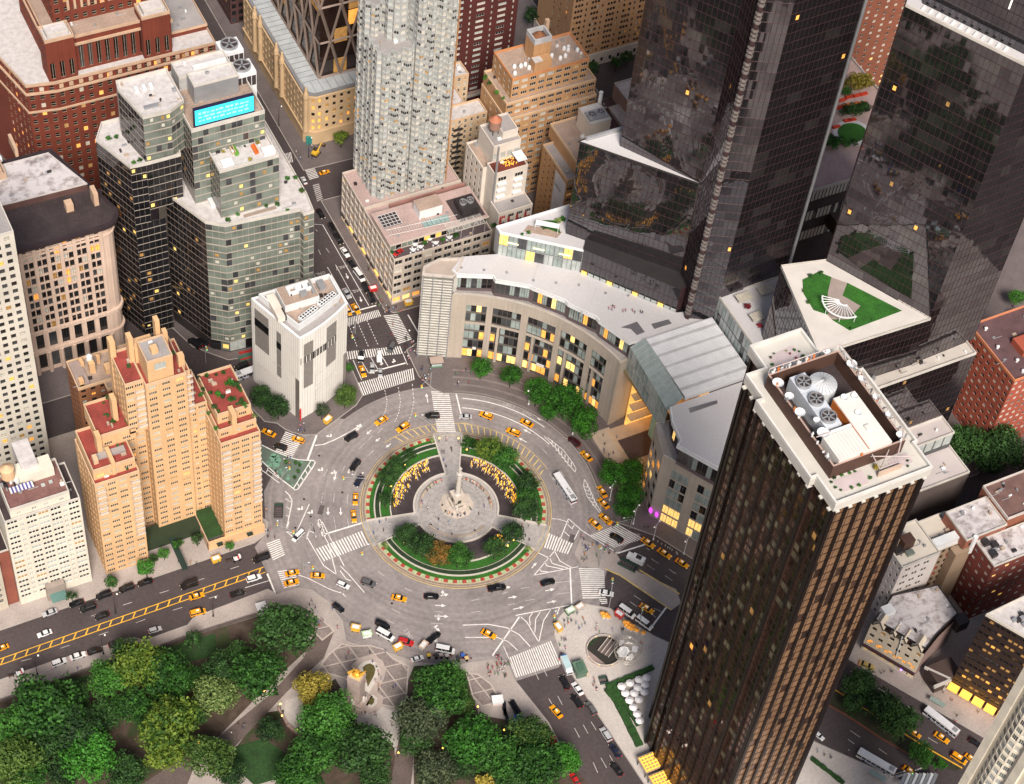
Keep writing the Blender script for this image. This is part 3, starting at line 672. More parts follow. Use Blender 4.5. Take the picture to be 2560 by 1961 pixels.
# dark patches and manholes
PATCH=mat('dark asphalt patch',(.10,.085,.085),rough=.9,var=.2)
for c,q in(('i3',[(960,1220),(1035,1225),(995,1365),(920,1350)]),('i2',[(865,1240),(920,1255),(900,1340),(840,1330)])):
    b=MB();b.use(PATCH);b.sheet(ccw(W2(c,*q)),.010);b.build('asphalt_patch',None,circle_road)
b=MB();b.use(mat('iron cover',(.05,.04,.04),rough=.6,metal=.5))
for c,x,y in(('i3',945,478),('i3',1295,1030),('i3',820,1390),('d11',1390,1185),('d11',1065,1205),('i2',1835,100),('i2',455,185),('8',600,1445),('5',700,690),('8',1000,860),('8',330,530),('i3',720,1130),('i3',590,1560)):
    p=W(c,x,y);b2=MB();b2.use(b.mats[0]);b2.poly([(p[0]+.45*math.cos(2*PI*i/10),p[1]+.45*math.sin(2*PI*i/10),.022)for i in range(10)]);b2.build('manhole_cover',None,circle_road)
# ------------------------------------------------------------------ the island in the circle
PLZ=mat('grey granite plaza',(.34,.32,.315),rough=.85,var=.12,scale=.25,var2=.14,scale2=.9)
STONE_W=mat('pale granite',(.52,.48,.44),rough=.8,var=.1,scale=.5)
STONE_M=mat('warm monument granite',(.50,.44,.385),rough=.8,var=.14,scale=.6,var2=.1,scale2=3)
WET=mat('dark wet basin stone',(.055,.043,.045),rough=.25,var=.3,scale=.25)
HEDGE=mat('low box hedge',(.016,.036,.014),rough=.95,var=.3,scale=.8,var2=.4,scale2=4)
BEDR=mat('red flower bed',(.36,.055,.04),rough=.95,var=.3,scale=1.5,var2=.3,scale2=6)
BEDG=mat('pale green planting',(.36,.44,.24),rough=.95,var=.25,scale=1.2,var2=.3,scale2=6)
isl=structure('traffic_island',lambda b:b.lathe((0,0),[(34,0),(34,.14)],120),mat('brown brick apron',(.24,.19,.155),rough=.9,var=.1,scale=.3,var2=.15,scale2=1.2))
def ipart(name,m,fn,parent=None):b=MB();b.use(m);fn(b);return b.build(name,None,parent or isl)
ipart('kerb',mat('buff kerb line',(.46,.38,.27),rough=.9),lambda b:b.ring(32.15,32.5,0,360,.1,.24,120))
ipart('kerb',MATS['buff kerb line'],lambda b:b.ring(33.3,33.5,0,360,.1,.16,120))
plaza=ipart('plaza_paving',PLZ,lambda b:b.lathe((0,0),[(15.2,.1),(15.2,.2)],96))
SECT=[(79.5,167.5),(186.5,303),(-36.5,61)]
WALKS=[(61,79.5),(167.5,186.5),(303,323.5)]
for a0,a1 in WALKS:ipart('walkway',PLZ,lambda b:b.ring(15.1,34,a0,a1,.1,.195))
JT=mat('paving joint',(.20,.185,.18),rough=.9)
for r in(8.2,10.2,14.1):ipart('paving_joint',JT if r<14 else STONE_W,lambda b:b.ring(r,r+.12,0,360,.19,.207,72))
for k in range(24):
    a=R(15*k+7);ipart('paving_joint',JT,lambda b:b.obox((9.4*math.cos(a),9.4*math.sin(a)),(math.cos(a),math.sin(a)),5.4,.09,.19,.206))
for a0,a1 in SECT:
    k=0;a=a0
    while a<a1-.5:
        e=min(a1,a+(2.6 if k%2 else 3.3));m=BEDR if k%2 else BEDG
        ipart('flower_bed',m,lambda b:b.ring(30.85,32.1,a,e-.15,.1,.32 if k%2 else.28));a=e;k+=1
    ipart('lawn',GRASS,lambda b:b.ring(29.35,30.85,a0,a1,.1,.27))
    ipart('seat_wall',STONE_W,lambda b:b.ring(28.85,29.35,a0+.6,a1-.6,.1,.62))
    ipart('hedge',HEDGE,lambda b:b.ring(27.35,28.75,a0+.6,a1-.6,.1,.75))
    ipart('seat_wall',STONE_W,lambda b:b.ring(27.0,27.35,a0+1,a1-1,.1,.55))
    ipart('lawn',GRASS,lambda b:b.ring(23.6,27.0,a0,a1,.1,.30))
    ipart('fountain_basin',WET,lambda b:b.ring(15.4,23.2,a0+.8,a1-.8,.1,.24))
    for r in(21.4,22.0,22.6):ipart('basin_step',mat('wet step edge',(.12,.10,.10),rough=.4),lambda b:b.ring(r,r+.12,a0+.9,a1-.9,.2,.24+(r-21)*.15))
    ipart('basin_rim',STONE_W,lambda b:b.ring(23.2,23.65,a0+.5,a1-.5,.1,.75))
    ipart('plaza_wall',STONE_W,lambda b:b.ring(14.75,15.4,a0+.5,a1-.5,.1,.8))
    for aa in(a0,a1):
        d=(math.cos(R(aa)),math.sin(R(aa)));ipart('walk_wall',STONE_W,lambda b:b.obox((d[0]*24,d[1]*24),d,17.6,.55,.1,.7))
# fountain jets lit from below
JETG=mat('lit fountain water',(.75,.36,.03),emit=.75,ecol=(1,.48,.03),var=.2,scale=2)
SPRAY=mat('falling spray',(.62,.55,.5),rough=.3)
jb=MB();jb.use(JETG);jb.lathe((0,0),[(.04,0),(.18,.2),(.24,.5),(.16,.9),(.05,1.3)],7);jm=jb.mesh('jet_light')
sb=MB();sb.use(SPRAY);sb.tube((0,0,1.2),(-.6,0,.8),.03,.07,4);sb.tube((-.6,0,.8),(-.9,0,.05),.07,.12,4);smh=sb.mesh('spray')
rj=random.Random(5);nj=0
j0=empty('fountain_jet',(0,0,.24),'glowing amber fountain jet in the dark curved basin towards the white museum block','fountain','lit jets in the three curved basins')
inst('jet_light',jm,j0);inst('spray',smh,j0)
spots=[]
for a0,a1,n in((92,157,84),(-22,50,84),(287,299,20)):
    for i in range(n):
        a=a0+(a1-a0)*(i+rj.random())/n;lo=18.7 if i%3 else 21.5
        spots.append((rj.uniform(lo,22.7),a))
for i,(r,a)in enumerate(spots):
    p=(r*math.cos(R(a)),r*math.sin(R(a)),.24+max(0,(r-21)*.15));s_=rj.uniform(.75,1.25)
    if i==0:j0.location=p;j0.rotation_euler=(0,0,R(a));continue
    thing_copy(j0,p,R(a),'glowing amber fountain jet in the dark curved basin '+('towards the white museum block' if a>80 and a<200 else 'on the park side of the monument' if a>200 else 'towards the curved mall'),scale=s_)
# curved benches
BEN=mat('weathered bench timber',(.40,.33,.27),rough=.8,var=.15,scale=2)
for a0,a1,lb in((88,161,'long curved timber bench on the side towards the white museum block'),(196,296,'long curved timber bench on the park side of the monument'),(-28,53,'long curved timber bench on the side towards the curved stone facade')):
    e=empty('curved_bench',(0,0,0),lb,'bench')
    b=MB();b.use(BEN);b.ring(12.2,13.0,a0,a1,.55,.68);b.build('seat',None,e)
    b=MB();b.use(BEN);b.ring(12.95,13.12,a0,a1,.68,1.1);b.build('backrest',None,e)
    for i in range(8):
        a=R(a0+(a1-a0)*(i+.5)/8);b=MB();b.use(STONE_W);b.obox((12.6*math.cos(a),12.6*math.sin(a)),(math.cos(a),math.sin(a)),.7,.35,.2,.55);b.build('leg',None,e)
# monument
mon=empty('column_monument',(0,0,.2),'tall pale stone column with a standing statue on an octagonal stepped base in the circle','monument')
def octa(r,c=(1.4,2.1)):return[(c[0]+r*math.cos(R(22.5+45*i)),c[1]+r*math.sin(R(22.5+45*i)))for i in range(8)]
MC=(.7,1.1)
def mpart(n,m,fn):b=MB();b.use(m);fn(b);return b.build(n,None,mon)
for i,(r,z)in enumerate(((6.3,.55),(5.7,.95),(5.1,1.3),(4.5,1.65))):mpart('step',STONE_M,lambda b:b.prism(octa(r,MC),.15 if i==0 else z-.42,z))
mpart('pedestal',STONE_M,lambda b:(b.box(MC[0]-2.6,MC[0]+2.6,MC[1]-2.6,MC[1]+2.6,1.6,2.6),b.box(MC[0]-1.9,MC[0]+1.9,MC[1]-1.9,MC[1]+1.9,2.6,6.2),b.box(MC[0]-2.2,MC[0]+2.2,MC[1]-2.2,MC[1]+2.2,6.2,6.8)))
mpart('plaque',mat('green bronze',(.06,.07,.045),rough=.5,metal=.5),lambda b:(b.box(MC[0]-2.64,MC[0]-2.6,MC[1]-.8,MC[1]+.8,1.9,2.4),b.box(MC[0]-1.95,MC[0]-1.9,MC[1]-.7,MC[1]+.7,3.2,5.0),b.box(MC[0]-.7,MC[0]+.7,MC[1]-1.95,MC[1]-1.9,3.2,5.0),b.box(MC[0]-1.2,MC[0]+1.2,MC[1]-2.64,MC[1]-2.6,1.9,2.4)))
mpart('angel',STONE_W,lambda b:(b.lathe((MC[0]-1.5,MC[1]-3.2),[(.7,2.2),(.5,3.2),(.45,4.1),(.2,4.5),(.28,4.8),(.1,5.1)],8),b.box(MC[0]-2.4,MC[0]-.6,MC[1]-3.0,MC[1]-2.9,3.3,4.6)))
mpart('column_shaft',STONE_W,lambda b:b.lathe(MC,[(1.3,6.8),(1.3,7.2),(.98,7.5),(.95,12),(.80,18.0),(1.05,18.3),(1.15,18.9),(.7,19.0),(.6,19.6)],16))
for z in(9.6,12.2,14.8):
    for s in(-1,1):mpart('ship_prow',mat('dull bronze',(.16,.14,.10),rough=.5,metal=.4),lambda b:b.tube((MC[0]+s*.8,MC[1],z),(MC[0]+s*1.5,MC[1],z+.5),.32,.08,6))
mpart('statue',STONE_W,lambda b:(b.lathe(MC,[(.55,19.6),(.5,20.4),(.42,21.0),(.5,21.6),(.48,21.95),(.16,22.1),(.15,22.2),(.24,22.4),(.22,22.65),(.05,22.8)],9),b.tube((MC[0]+.4,MC[1],21.8),(MC[0]+.75,MC[1]-.1,21.0),.15,.1,5),b.tube((MC[0]-.4,MC[1],21.8),(MC[0]-.7,MC[1]-.2,21.2),.15,.1,5)))
# ================================================================== buildings, left and middle
CREAM=mat('warm cream brick',(.66,.42,.225),rough=.9,streak=.10,var=.07,scale=.08,var2=.07,scale2=1.5)
WHITE_B=mat('white glazed brick',(.68,.64,.55),rough=.8,streak=.08,var=.06,scale=.1,var2=.06)
BEIGE=mat('pale limestone',(.62,.47,.385),rough=.85,streak=.12,var=.1,scale=.1,var2=.08)
TAN=mat('tan brick',(.50,.285,.14),rough=.9,streak=.14,var=.1,scale=.08,var2=.08)
BRN=mat('brown brick',(.25,.105,.05),rough=.9,streak=.12,var=.12,scale=.12,var2=.1)
REDB=mat('deep red brick',(.165,.034,.018),rough=.9,streak=.14,var=.14,scale=.1,var2=.12)
STRIM=mat('cream stone trim',(.52,.36,.25),rough=.85)
p_res=[(GL_DARK,.56),(GL_MID,.14),(BLIND,.12),(GL_PALE,.13),(LIT_D,.03),(LIT,.02)]
CUPS=dict(fh=2.95,ww=2.45,wh=1.45,sill=.95,style='n412',fm=FR_CREAM,panes=p_res,rc=.25)

# --- cream apartment complex (three wings round a garden court)
B=Bld('apartment_building','cream brick apartment complex with red roof terraces stepping up to a tall central tower',(-94,30))
def block(B,u0,u1,v0,v1,z0,z1,wm,front=None,left=None,rm=None,par=.9,pm=None,part='wall'):
    sp={}
    if front:sp[0]=front
    if left:sp[3]=left
    B.vol(rect(u0,u1,v0,v1),z0,z1,wm,sp,part)
    if rm:B.roof(rect(u0,u1,v0,v1),z1,rm,par,pm)
SIDE=dict(CUPS,ww=1.1,bw=3.4,style='sash',m=(1,1))
PC=mat('cream brick parapet',(.60,.42,.27),rough=.9,var=.08)
block(B,-122,-107,21,41,0,51,CREAM,dict(CUPS,bw=3.75),SIDE,ROOF_RED,1.0,PC)
block(B,-121.4,-107.4,23.4,41,51,55.2,CREAM,dict(CUPS,bw=4.6,fh=4),None,ROOF_RED,1.1,PC)
block(B,-116.5,-104,31.5,46,55.2,61,CREAM,dict(CUPS,bw=6,fh=5),None,ROOF_RED,1.1,PC)
block(B,-107,-99.8,34.5,46,0,58,CREAM,dict(CUPS,bw=3.6),None,ROOF_RED)
block(B,-100,-86.5,29.4,46,0,82,CREAM,dict(CUPS,bw=4.5,zo=4.6),SIDE)
block(B,-106,-100,31.5,46,58,82.5,CREAM,dict(CUPS,bw=3),SIDE,ROOF_RED,1,PC)
block(B,-86.5,-84.6,31.5,46,0,80,CREAM,None,None,ROOF_RED,.9,PC)
block(B,-98.6,-90.2,30.4,39.5,82,92,CREAM,dict(CUPS,bw=8,fh=5,zo=4.5,ww=3.8,wh=3.4,sill=.6,style='n3',fm=FR_WHITE),None,ROOF_G,.5,PC)
B.roof(rect(-100,-86.5,29.4,46),82,ROOF_RED,1.0,PC)
block(B,-86.5,-79.6,31.3,46,0,62,CREAM,dict(CUPS,bw=3.4),None,ROOF_RED,.8,PC)
block(B,-80.4,-66.6,17.5,42,0,56,CREAM,dict(CUPS,bw=3.45,zo=4.5),SIDE,ROOF_RED,1,PC)
block(B,-80,-66.9,20.2,42,56,59.6,CREAM,dict(CUPS,bw=4.3,fh=3.6),None,ROOF_RED,1,PC)
block(B,-79,-67.4,23.4,41.5,59.6,63.6,CREAM,dict(CUPS,bw=5.5,fh=4),None,ROOF_RED,1.1,PC)
for x0,x1,y0,y1,z0,z1 in[(-115.2,-113.9,23.1,30,51,57.5),(-117.4,-115.8,30,33,55,63.5),(-101.2,-99.6,40,43,82,94),(-92,-90.5,40.5,43,82,98),(-90.2,-88.8,38.5,40.5,82,94),(-75.2,-73.6,20,24,56,66.5),(-87.6,-85.6,33,35,80,87),(-109.6,-108,36,39,58,72),(-106.2,-104.4,44,47,58,90),(-96,-93.8,33,35.4,92,94),(-99.5,-93,39.5,44,82,89)]:
    B.box('chimney',CREAM,x0,x1,y0,y1,z0,z1)
B.box('roof_shed',PC,-120,-118.5,26.2,28.6,55.2,57.6);B.box('roof_slab',ROOF_G,-118.4,-109,27.5,29.8,55.2,56)
BAL=mat('white balcony front',(.62,.55,.48),rough=.8)
bm_=MB();bm_.use(BAL);bm_.box(-1.5,1.5,-1.25,0,0,.15,True);bm_.box(-1.5,1.5,-1.25,-1.15,.15,1.05);bm_.box(-1.5,-1.4,-1.25,0,.15,1.05);bm_.box(1.4,1.5,-1.25,0,.15,1.05);balm=bm_.mesh('balcony')
def balcs(B,xs,y,z0,z1,fh):
    o=B.root['_o']
    for x in xs:
        z=z0
        while z<z1:inst('balcony',balm,B.root,(x-o[0],y-o[1],z));z+=fh
balcs(B,(-120.2,),21,36,50,2.95);balcs(B,(-108.8,),21,18,50,2.95);balcs(B,(-78.7,-68.3),17.5,19.5,54,2.95);balcs(B,(-101.6,-85.6),31.5,61,79,2.95)
B.box('entrance_hall',mat('dark green entrance roof',(.02,.035,.015),rough=.9),-106.8,-86.6,24.5,31,0,4.6)
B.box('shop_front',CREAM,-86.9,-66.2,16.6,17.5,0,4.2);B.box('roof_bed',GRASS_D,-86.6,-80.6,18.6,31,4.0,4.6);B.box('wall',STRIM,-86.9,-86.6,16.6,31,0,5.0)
B.facade(CREAM,(-86.9,16.55),(-66.2,16.55),0,4.2,dict(fh=4.2,bw=3.4,ww=2.8,wh=2.4,sill=.5,style='n2',fm=FR_DARK,panes=[(GL_DARK,.5),(LIT,.25),(GL_PALE,.25)],rc=.2))
for x in(-97.4,-83,-72):B.box('awning',mat('dark green awning',(.012,.03,.024),rough=.8),x-1,x+1,10.5 if x<-90 else 15.0,16.6 if x>-90 else 24.5,3.0,3.3)
B.done()

# --- white slab beside it
B=Bld('apartment_building','white brick apartment slab with triple windows and a blue striped awning on its cluttered roof',(-140,28))
px=[(-10.0,3.2),(-7.0,1.0),(-3.8,3.2),(.2,3.2),(4.2,3.2),(7.1,1.0),(10.1,3.2)]
sW=dict(fh=2.9,bw=24.5,pat=px,wh=1.45,sill=.95,style='n314',fm=FR_WHITE,panes=[(GL_DARK,.66),(GL_PALE,.22),(GL_MID,.06),(LIT_D,.06)],rc=.25,zo=3)
block(B,-152,-127.3,20.5,36,0,48,WHITE_B,sW,None,ROOF_D,.6)
block(B,-149.6,-130.2,21.3,35.5,48,52,WHITE_B,dict(sW,pat=[(-7,1),(-2,1.2),(2,1.2),(7,1.2)],bw=19.4,zo=0,fh=4),None,mat('purple brown terrace',(.20,.10,.09),var=.2,scale=.4,var2=.2,scale2=2),.9)
B.box('penthouse',WHITE_B,-143.5,-132.2,29.6,35.5,52,56);B.box('roof_slab',ROOF_W,-141.8,-136.5,32,43,52,57.5)
B.box('roof_tower',WHITE_B,-145.2,-142,31,35,52,55.5)
B.one('water_tank',mat('pale tan tank',(.62,.42,.25),rough=.8),lambda b:b.lathe((-146.2,32.6),[(2.3,55),(2.3,59),(.2,60.6)],14))
rb=random.Random(2)
for i in range(26):
    x=rb.uniform(-150,-142.5);y=rb.uniform(29,36);h=rb.uniform(.6,2.2);B.box('roof_unit',rb.choice([METAL_G,WHITE_P,METAL_D]),x,x+rb.uniform(.4,1.6),y,y+rb.uniform(.4,1.2),52,52+h)
for i in range(13):
    B.box('awning_stripe',mat('violet awning stripe',(.10,.09,.30),rough=.8)if i%2 else WHITE_P,-147.4+i*.58,-147.4+i*.58+.56,26.2,28.6,54.0-.0,54.15)
B.box('entrance_canopy',mat('aqua glass canopy',(.11,.22,.20),rough=.3),-142.6,-137.4,14.6,18.2,3.6,3.85)
B.box('entrance_bay',mat('grey stone base',(.30,.25,.22),var=.1),-143.2,-137,18.2,20.5,0,7.5)
B.box('skylight',GL_PALE,-137.5,-136.3,26.5,27.7,52,52.3);B.box('skylight',GL_PALE,-134.9,-133.7,26.8,28,52,52.3)
B.done()
B=Bld('apartment_building','older cream block cut off by the left edge of the view beside the white slab',(-170,30))
block(B,-186,-156,21,40,0,38,mat('aged cream stone',(.50,.45,.37),var=.1),dict(fh=3.2,bw=3.6,ww=1.5,wh=1.8,style='sash',panes=p_res,fm=FR_WHITE,zo=3.5),None,ROOF_D)
block(B,-156,-152.2,22,40,0,31,mat('brick red party wall',(.24,.075,.05),var=.12),None,None,ROOF_D,.4)
B.done()
B=Bld('apartment_building','brown brick block of middle height behind the cream complex with a pinkish paved roof',(-100,76))
block(B,-112,-88,71,84,0,38,BRN,dict(fh=2.95,bw=3.4,ww=1.6,wh=1.4,style='n2',panes=p_res,fm=FR_DARK),dict(fh=2.95,bw=3.2,ww=1.3,wh=1.4,panes=p_res),ROOF_T,1.0,PC)
block(B,-103,-88,67,71,0,38,BRN,dict(fh=2.95,bw=3.6,ww=1.8,wh=1.4,style='n2',panes=p_res),None,ROOF_T,1.0,PC)
for x0,x1,y0,y1,h in[(-111,-109.4,72,74,3),(-106,-104,76,78,5),(-101,-96.5,74,77,2.6),(-99.5,-98,66.2,67.4,4),(-97,-95.4,80,82,6),(-108,-106.8,80,82.5,2.4),(-102.4,-101.2,79.5,80.6,4)]:B.box('chimney',CREAM,x0,x1,y0,y1,38,38+h)
B.one('water_tank',WHITE_P,lambda b:b.lathe((-105,79),[(1.1,42),(1.1,44.4),(.1,45.4)],12))
B.box('roof_terrace',mat('grey roof pad',(.33,.26,.24),var=.1),-111.5,-107.5,72,83,38,39)
B.done()

# --- tall pale tower cut off at the left edge
B=Bld('office_tower','tall pale concrete tower with small square windows cut off by the left edge',(-140,78))
PALE_C=mat('pale weathered concrete',(.56,.53,.47),rough=.85,var=.1,scale=.1,var2=.06)
block(B,-150,-124.3,74,92,0,118,PALE_C,dict(fh=3.5,bw=2.9,ww=1.7,wh=2.0,sill=.8,style='sash',fm=FR_DARK,panes=[(GL_DARK,.5),(GL_MID,.3),(BLIND,.12),(LIT,.05),(LIT_D,.03)],rc=.35,m=(.6,.9)),None,ROOF_G)
B.done()

# --- limestone block with rounded corner and dark overhanging cornice
B=Bld('office_building','pale limestone office block with a rounded corner and a wide dark overhanging cornice',(-102,130))
cor=[(-86.6,114.3),(-84.6,114.6),(-83.0,115.6),(-82.0,117.1),(-81.8,119)]
foot=[(-140,114.3)]+cor+[(-93,153),(-140,153)]
n0=len(cor)
sB=dict(fh=4.2,bw=4.7,pat=[(-1.05,1.75),(1.05,1.75)],wh=3.4,sill=.45,style='cross',fm=FR_DARK,panes=[(GL_DARK,.62),(BLIND,.10),(LIT,.03),(LIT_D,.08),(GL_MID,.17)],rc=.55,m=(.4,1.0))
B.vol(foot,22,67,BEIGE,{0:sB,n0:dict(sB,bw=5)})
B.vol(foot,0,22,BEIGE,{0:dict(sB,fh=11,wh=8.5,sill=1.2,pat=[(0,2.9)],style='n3',rc=.9),n0:dict(sB,fh=11,wh=8.5,sill=1.2,pat=[(0,2.9)],style='n3',rc=.9)})
for k in range(12):
    x=-140+.4+(53.4-1.4)/11*k;B.box('pier',BEIGE,x-.65,x+.65,113.75,114.3,22,67);B.one('column',BEIGE,lambda b:b.lathe((x,113.6),[(.75,0),(.62,10.5),(.8,11)],10))
B.band(foot,21.4,23,.9,BEIGE);B.band(foot,11,12,.8,BEIGE);B.band(foot,61.6,62.3,.5,BEIGE)
DKC=mat('dark copper cornice',(.035,.022,.026),rough=.6,var=.2)
B.band(foot,67,68.6,2.4,DKC);B.mb('roof',ROOF_D).sheet(inset(foot,-1.0),68.62)
B.vol([(-140,133),(-112,131.5),(-85.8,131),(-93.5,150.5),(-140,150.5)],68.6,71.6,mat('soot brown wall',(.10,.05,.045),var=.2),None)
B.roof([(-140,133),(-112,131.5),(-85.8,131),(-93.5,150.5),(-140,150.5)],71.6,ROOF_WORN,.25,mat('worn edge',(.5,.47,.46)))
for x0,x1,y0,y1,z0,z1 in[(-86.2,-84.6,122.5,127,68.6,74.5),(-96,-93.4,123,126,68.6,72),(-104.5,-103.4,153,161,71,75)]:B.box('chimney',STRIM,x0,x1,y0,y1,z0,z1)
for i in range(9):
    x=-118+rb.uniform(0,7);y=146+rb.uniform(0,9);B.box('roof_unit',rb.choice([STRIM,WHITE_P,METAL_D]),x,x+1.8,y,y+1.6,71.6,73.2)
B.box('roof_frame',STRIM,-119.5,-110.5,143.5,144,71.6,74);B.box('roof_frame',STRIM,-110.9,-110.5,144,155,71.6,74)
B.done()

# --- stepped glass tower with the cyan screen
B=Bld('office_tower','stepped glass office tower with white roof terraces and a bright cyan screen on top',(-45,115),cap=300)
GRID=mat('pale mullion grid',(.40,.35,.31),rough=.6)
gA=lambda r,k,nf,nb,g:g.choices([GL_GREEN,BLIND,LIT_Y,LIT_D,GL_MID],[.76,.05,.02 if r>6 else.06,.05,.12])[0]
gD=lambda r,k,nf,nb,g:g.choices([GL_DARK,LIT_Y,LIT_D],[.95,.015,.035])[0]
G1=dict(fh=3.45,bw=2.1,cw=True,span=.42,mull=.07,style='pane',panes=gA,rc=.08,litbase=GL_GREEN);G2=dict(G1,span=.26,mull=.03,rc=.03,panes=gD,litbase=GL_DARK)  # G2: dark reflections of the left faces put into darker panes
t1=[(-53.5,101.5),(-47.8,97.5),(-20.8,95),(-20.4,92.5),(-16.5,92.5),(-15.5,101.5),(-15.5,141),(-58,141),(-61.5,120)]
GR27=mat('dark mullion grid',(.26,.205,.175),rough=.5)  # darker copy of the grid; the left side's dark reflection is in its colour
B.vol(t1,5.5,68,GRID,{0:G1,1:G1,2:G1,3:G1,len(t1)-1:'skip',len(t1)-2:'skip'})
B.facade(GR27,t1[-1],t1[0],5.5,68,G2);
B.vol(t1,0,5.5,METAL_D,{0:dict(G1,fh=5.5,bw=3,panes=[(GL_DARK,.4),(LIT_Y,.2),(GL_PALE,.4)]),1:dict(G1,fh=5.5,bw=3,panes=[(GL_DARK,.3),(LIT_Y,.2),(GL_PALE,.5)])})
B.roof(t1,68,ROOF_W,1.0,PARAPET)
tl=[(-74,116.8),(-68.4,116.4),(-56,116.4),(-52,141),(-76,141),(-80.5,133.5)]
B.facade(GRID,tl[0],tl[1],60,88,G2);B.facade(GRID,tl[1],tl[2],66,88,G2);B.facade(GR27,tl[-1],tl[0],0,88,G2);B.facade(GR27,tl[-2],tl[-1],0,88,G2)
B.facade(GRID,tl[0],(-63,116.6),0,60,G2)
B.roof(tl,88,ROOF_W,1.0)
tu=[(-71.3,133),(-68,117.3),(-58.4,117),(-52.6,120),(-52.6,137),(-70.6,137)]
B.vol(tu,88,108.5,GRID,{0:G2,1:G1,2:G1});B.roof(tu,108.5,ROOF_W,1.2)
block(B,-47.5,-25.9,101.6,113.5,68,90.3,GRID,G1,G2,ROOF_W,1.0)
block(B,-53.4,-27,111.4,141,68,102.5,GRID,G1,G2,ROOF_T,1.4)
block(B,-47.6,-31.6,123.8,130.6,102.5,110.5,METAL_G,None,None,ROOF_W,.6)
block(B,-50,-31,132,140,102.5,108,mat('grey plant screen',(.42,.42,.42),var=.15),None,None,ROOF_W,.8)
B.box('screen_frame',mat('dark screen housing',(.02,.018,.05),rough=.5),-52.0,-30.6,111.9,113.2,102.5,111.6)
SCREEN=mat('cyan led screen',(.05,.7,.85),emit=.40,ecol=(.02,.66,.84),var=.12,scale=.5)
B.box('screen',SCREEN,-51.7,-30.8,111.78,111.9,104.6,111.3)
SCRL=mat('pale screen glow',(.3,.85,.9),emit=.5,ecol=(.22,.80,.86),var=0)
rs_=random.Random(4)
for k in range(3):
    x=-50.5
    while x<-33:
        w=rs_.uniform(.6,1.8);B.box('screen_mark',SCRL,x,x+w,111.74,111.78,106+k*1.6,106.5+k*1.6+rs_.uniform(0,.4));x+=w+rs_.uniform(.3,.8)
for k in range(8):B.one('screen_strut',METAL_G,lambda b:(b.tube((-51+k*2.8,111.6,102.6),(-50+k*2.8,113.3,105.6),.12,.12,4),b.tube((-49.6+k*2.8,111.6,102.6),(-50+k*2.8,113.3,105.6),.12,.12,4)))
def fan(B,c,r,z,blades=5,m=METAL_D):
    h=B.one('fan_housing',METAL_G,lambda b:b.lathe(c,[(r*1.08,z-.6),(r*1.08,z+.5),(r*.96,z+.5),(r*.96,z+.05)],18,False))
    B.one('fan_well',ROOF_D,lambda b:b.lathe(c,[(r*.97,z-.05),(r*.97,z)],18))
    B.sub(h,'fan_blades',METAL_G,lambda b:[b.obox((c[0]+math.cos(2*PI*i/blades)*r*.45,c[1]+math.sin(2*PI*i/blades)*r*.45),(math.cos(2*PI*i/blades),math.sin(2*PI*i/blades)),r*.9,r*.2,z+.2,z+.28)for i in range(blades)])
for y0,z in((127.5,107),(139.5,107)):
    B.box('cooling_tower',WHITE_P,-31.4,-23.6,y0,y0+7,90 if y0<130 else 95,z);fan(B,(-27.5,y0+3.6),2.9,z+.62)
    for k in range(4):B.box('louvre',ROOF_D,-30.6+k*1.75,-29.1+k*1.75,y0-.06,y0,z-6,z-1.6)
for x,y,z,w,d,h,m in[(-45.5,103.5,90.3,4,3,1,WHITE_P),(-30.5,103.5,90.3,4.2,3.4,1.2,WHITE_P),(-49,107.5,68,4.2,4,1.2,WHITE_P),(-49,113,68,1.8,3,1,METAL_G),(-66,121,108.5,5,1.4,.8,METAL_G),(-66,130,108.5,1.2,2,1.2,WHITE_P),(-63.4,130,108.5,1.2,2,1.2,WHITE_P),(-61,130,108.5,1.2,2,1.2,WHITE_P),(-44,134,108,12,1.6,1.2,WHITE_P),(-40,99,68,12,1.1,.5,mat('terrace decking',(.30,.24,.2)))]:B.box('roof_unit',m,x,x+w,y,y+d,z,z+h)
B.box('entrance_canopy',METAL_G,-72,-63,118,127,5.4,5.9);B.box('canopy_light',mat('warm canopy light',(1,.7,.3),emit=.6,ecol=(1,.6,.2)),-73,-72,116.5,127,5.2,5.6)
B.tilt=.006
B.done()

# --- white ribbed museum block
B=Bld('museum_building','white ribbed museum block with grey glass slots standing alone at the edge of the circle',(-28,70))
RIB=mat('white terracotta panel',(.76,.745,.71),rough=.6,var=.04,scale=.3)
arc=[(-36.2,57.8),(-30.5,59.2),(-25,61.2),(-19.5,63.8),(-14.2,66.8)]
mf=arc+[(-14.2,81.5),(-44.8,81.8),(-44.5,80.3)]
GSLOT=mat('grey fritted glass',(.23,.215,.20),rough=.3,var=.12,scale=.8,var2=.08,scale2=5)
B.vol(mf,0,45.5,RIB,{})
JNT=mat('grey panel joint',(.40,.37,.34),rough=.8)
jb_=B.mb('panel_joint',JNT);faces=[(mf[-1],mf[0])]+list(zip(arc,arc[1:]))
for P0,P1 in faces:
    L=math.dist(P0,P1);d=((P1[0]-P0[0])/L,(P1[1]-P0[1])/L);n=(d[1],-d[0]);k=int(L/1.05)
    for i in range(1,k):jb_.obox((P0[0]+d[0]*L*i/k+n[0]*.01,P0[1]+d[1]*L*i/k+n[1]*.01),d,.10,.05,0,45)
def slot(P0,P1,t0,t1,z0,z1,m,part='glass_slot',out=.06):
    L=math.dist(P0,P1);d=((P1[0]-P0[0])/L,(P1[1]-P0[1])/L);n=(d[1],-d[0]);c=((t0+t1)/2)
    B.one(part,m,lambda b:b.obox((P0[0]+d[0]*L*c+n[0]*out/2,P0[1]+d[1]*L*c+n[1]*out/2),d,L*(t1-t0),out,z0,z1))
Lf=(mf[-1],mf[0]);Rf=(arc[0],arc[-1])
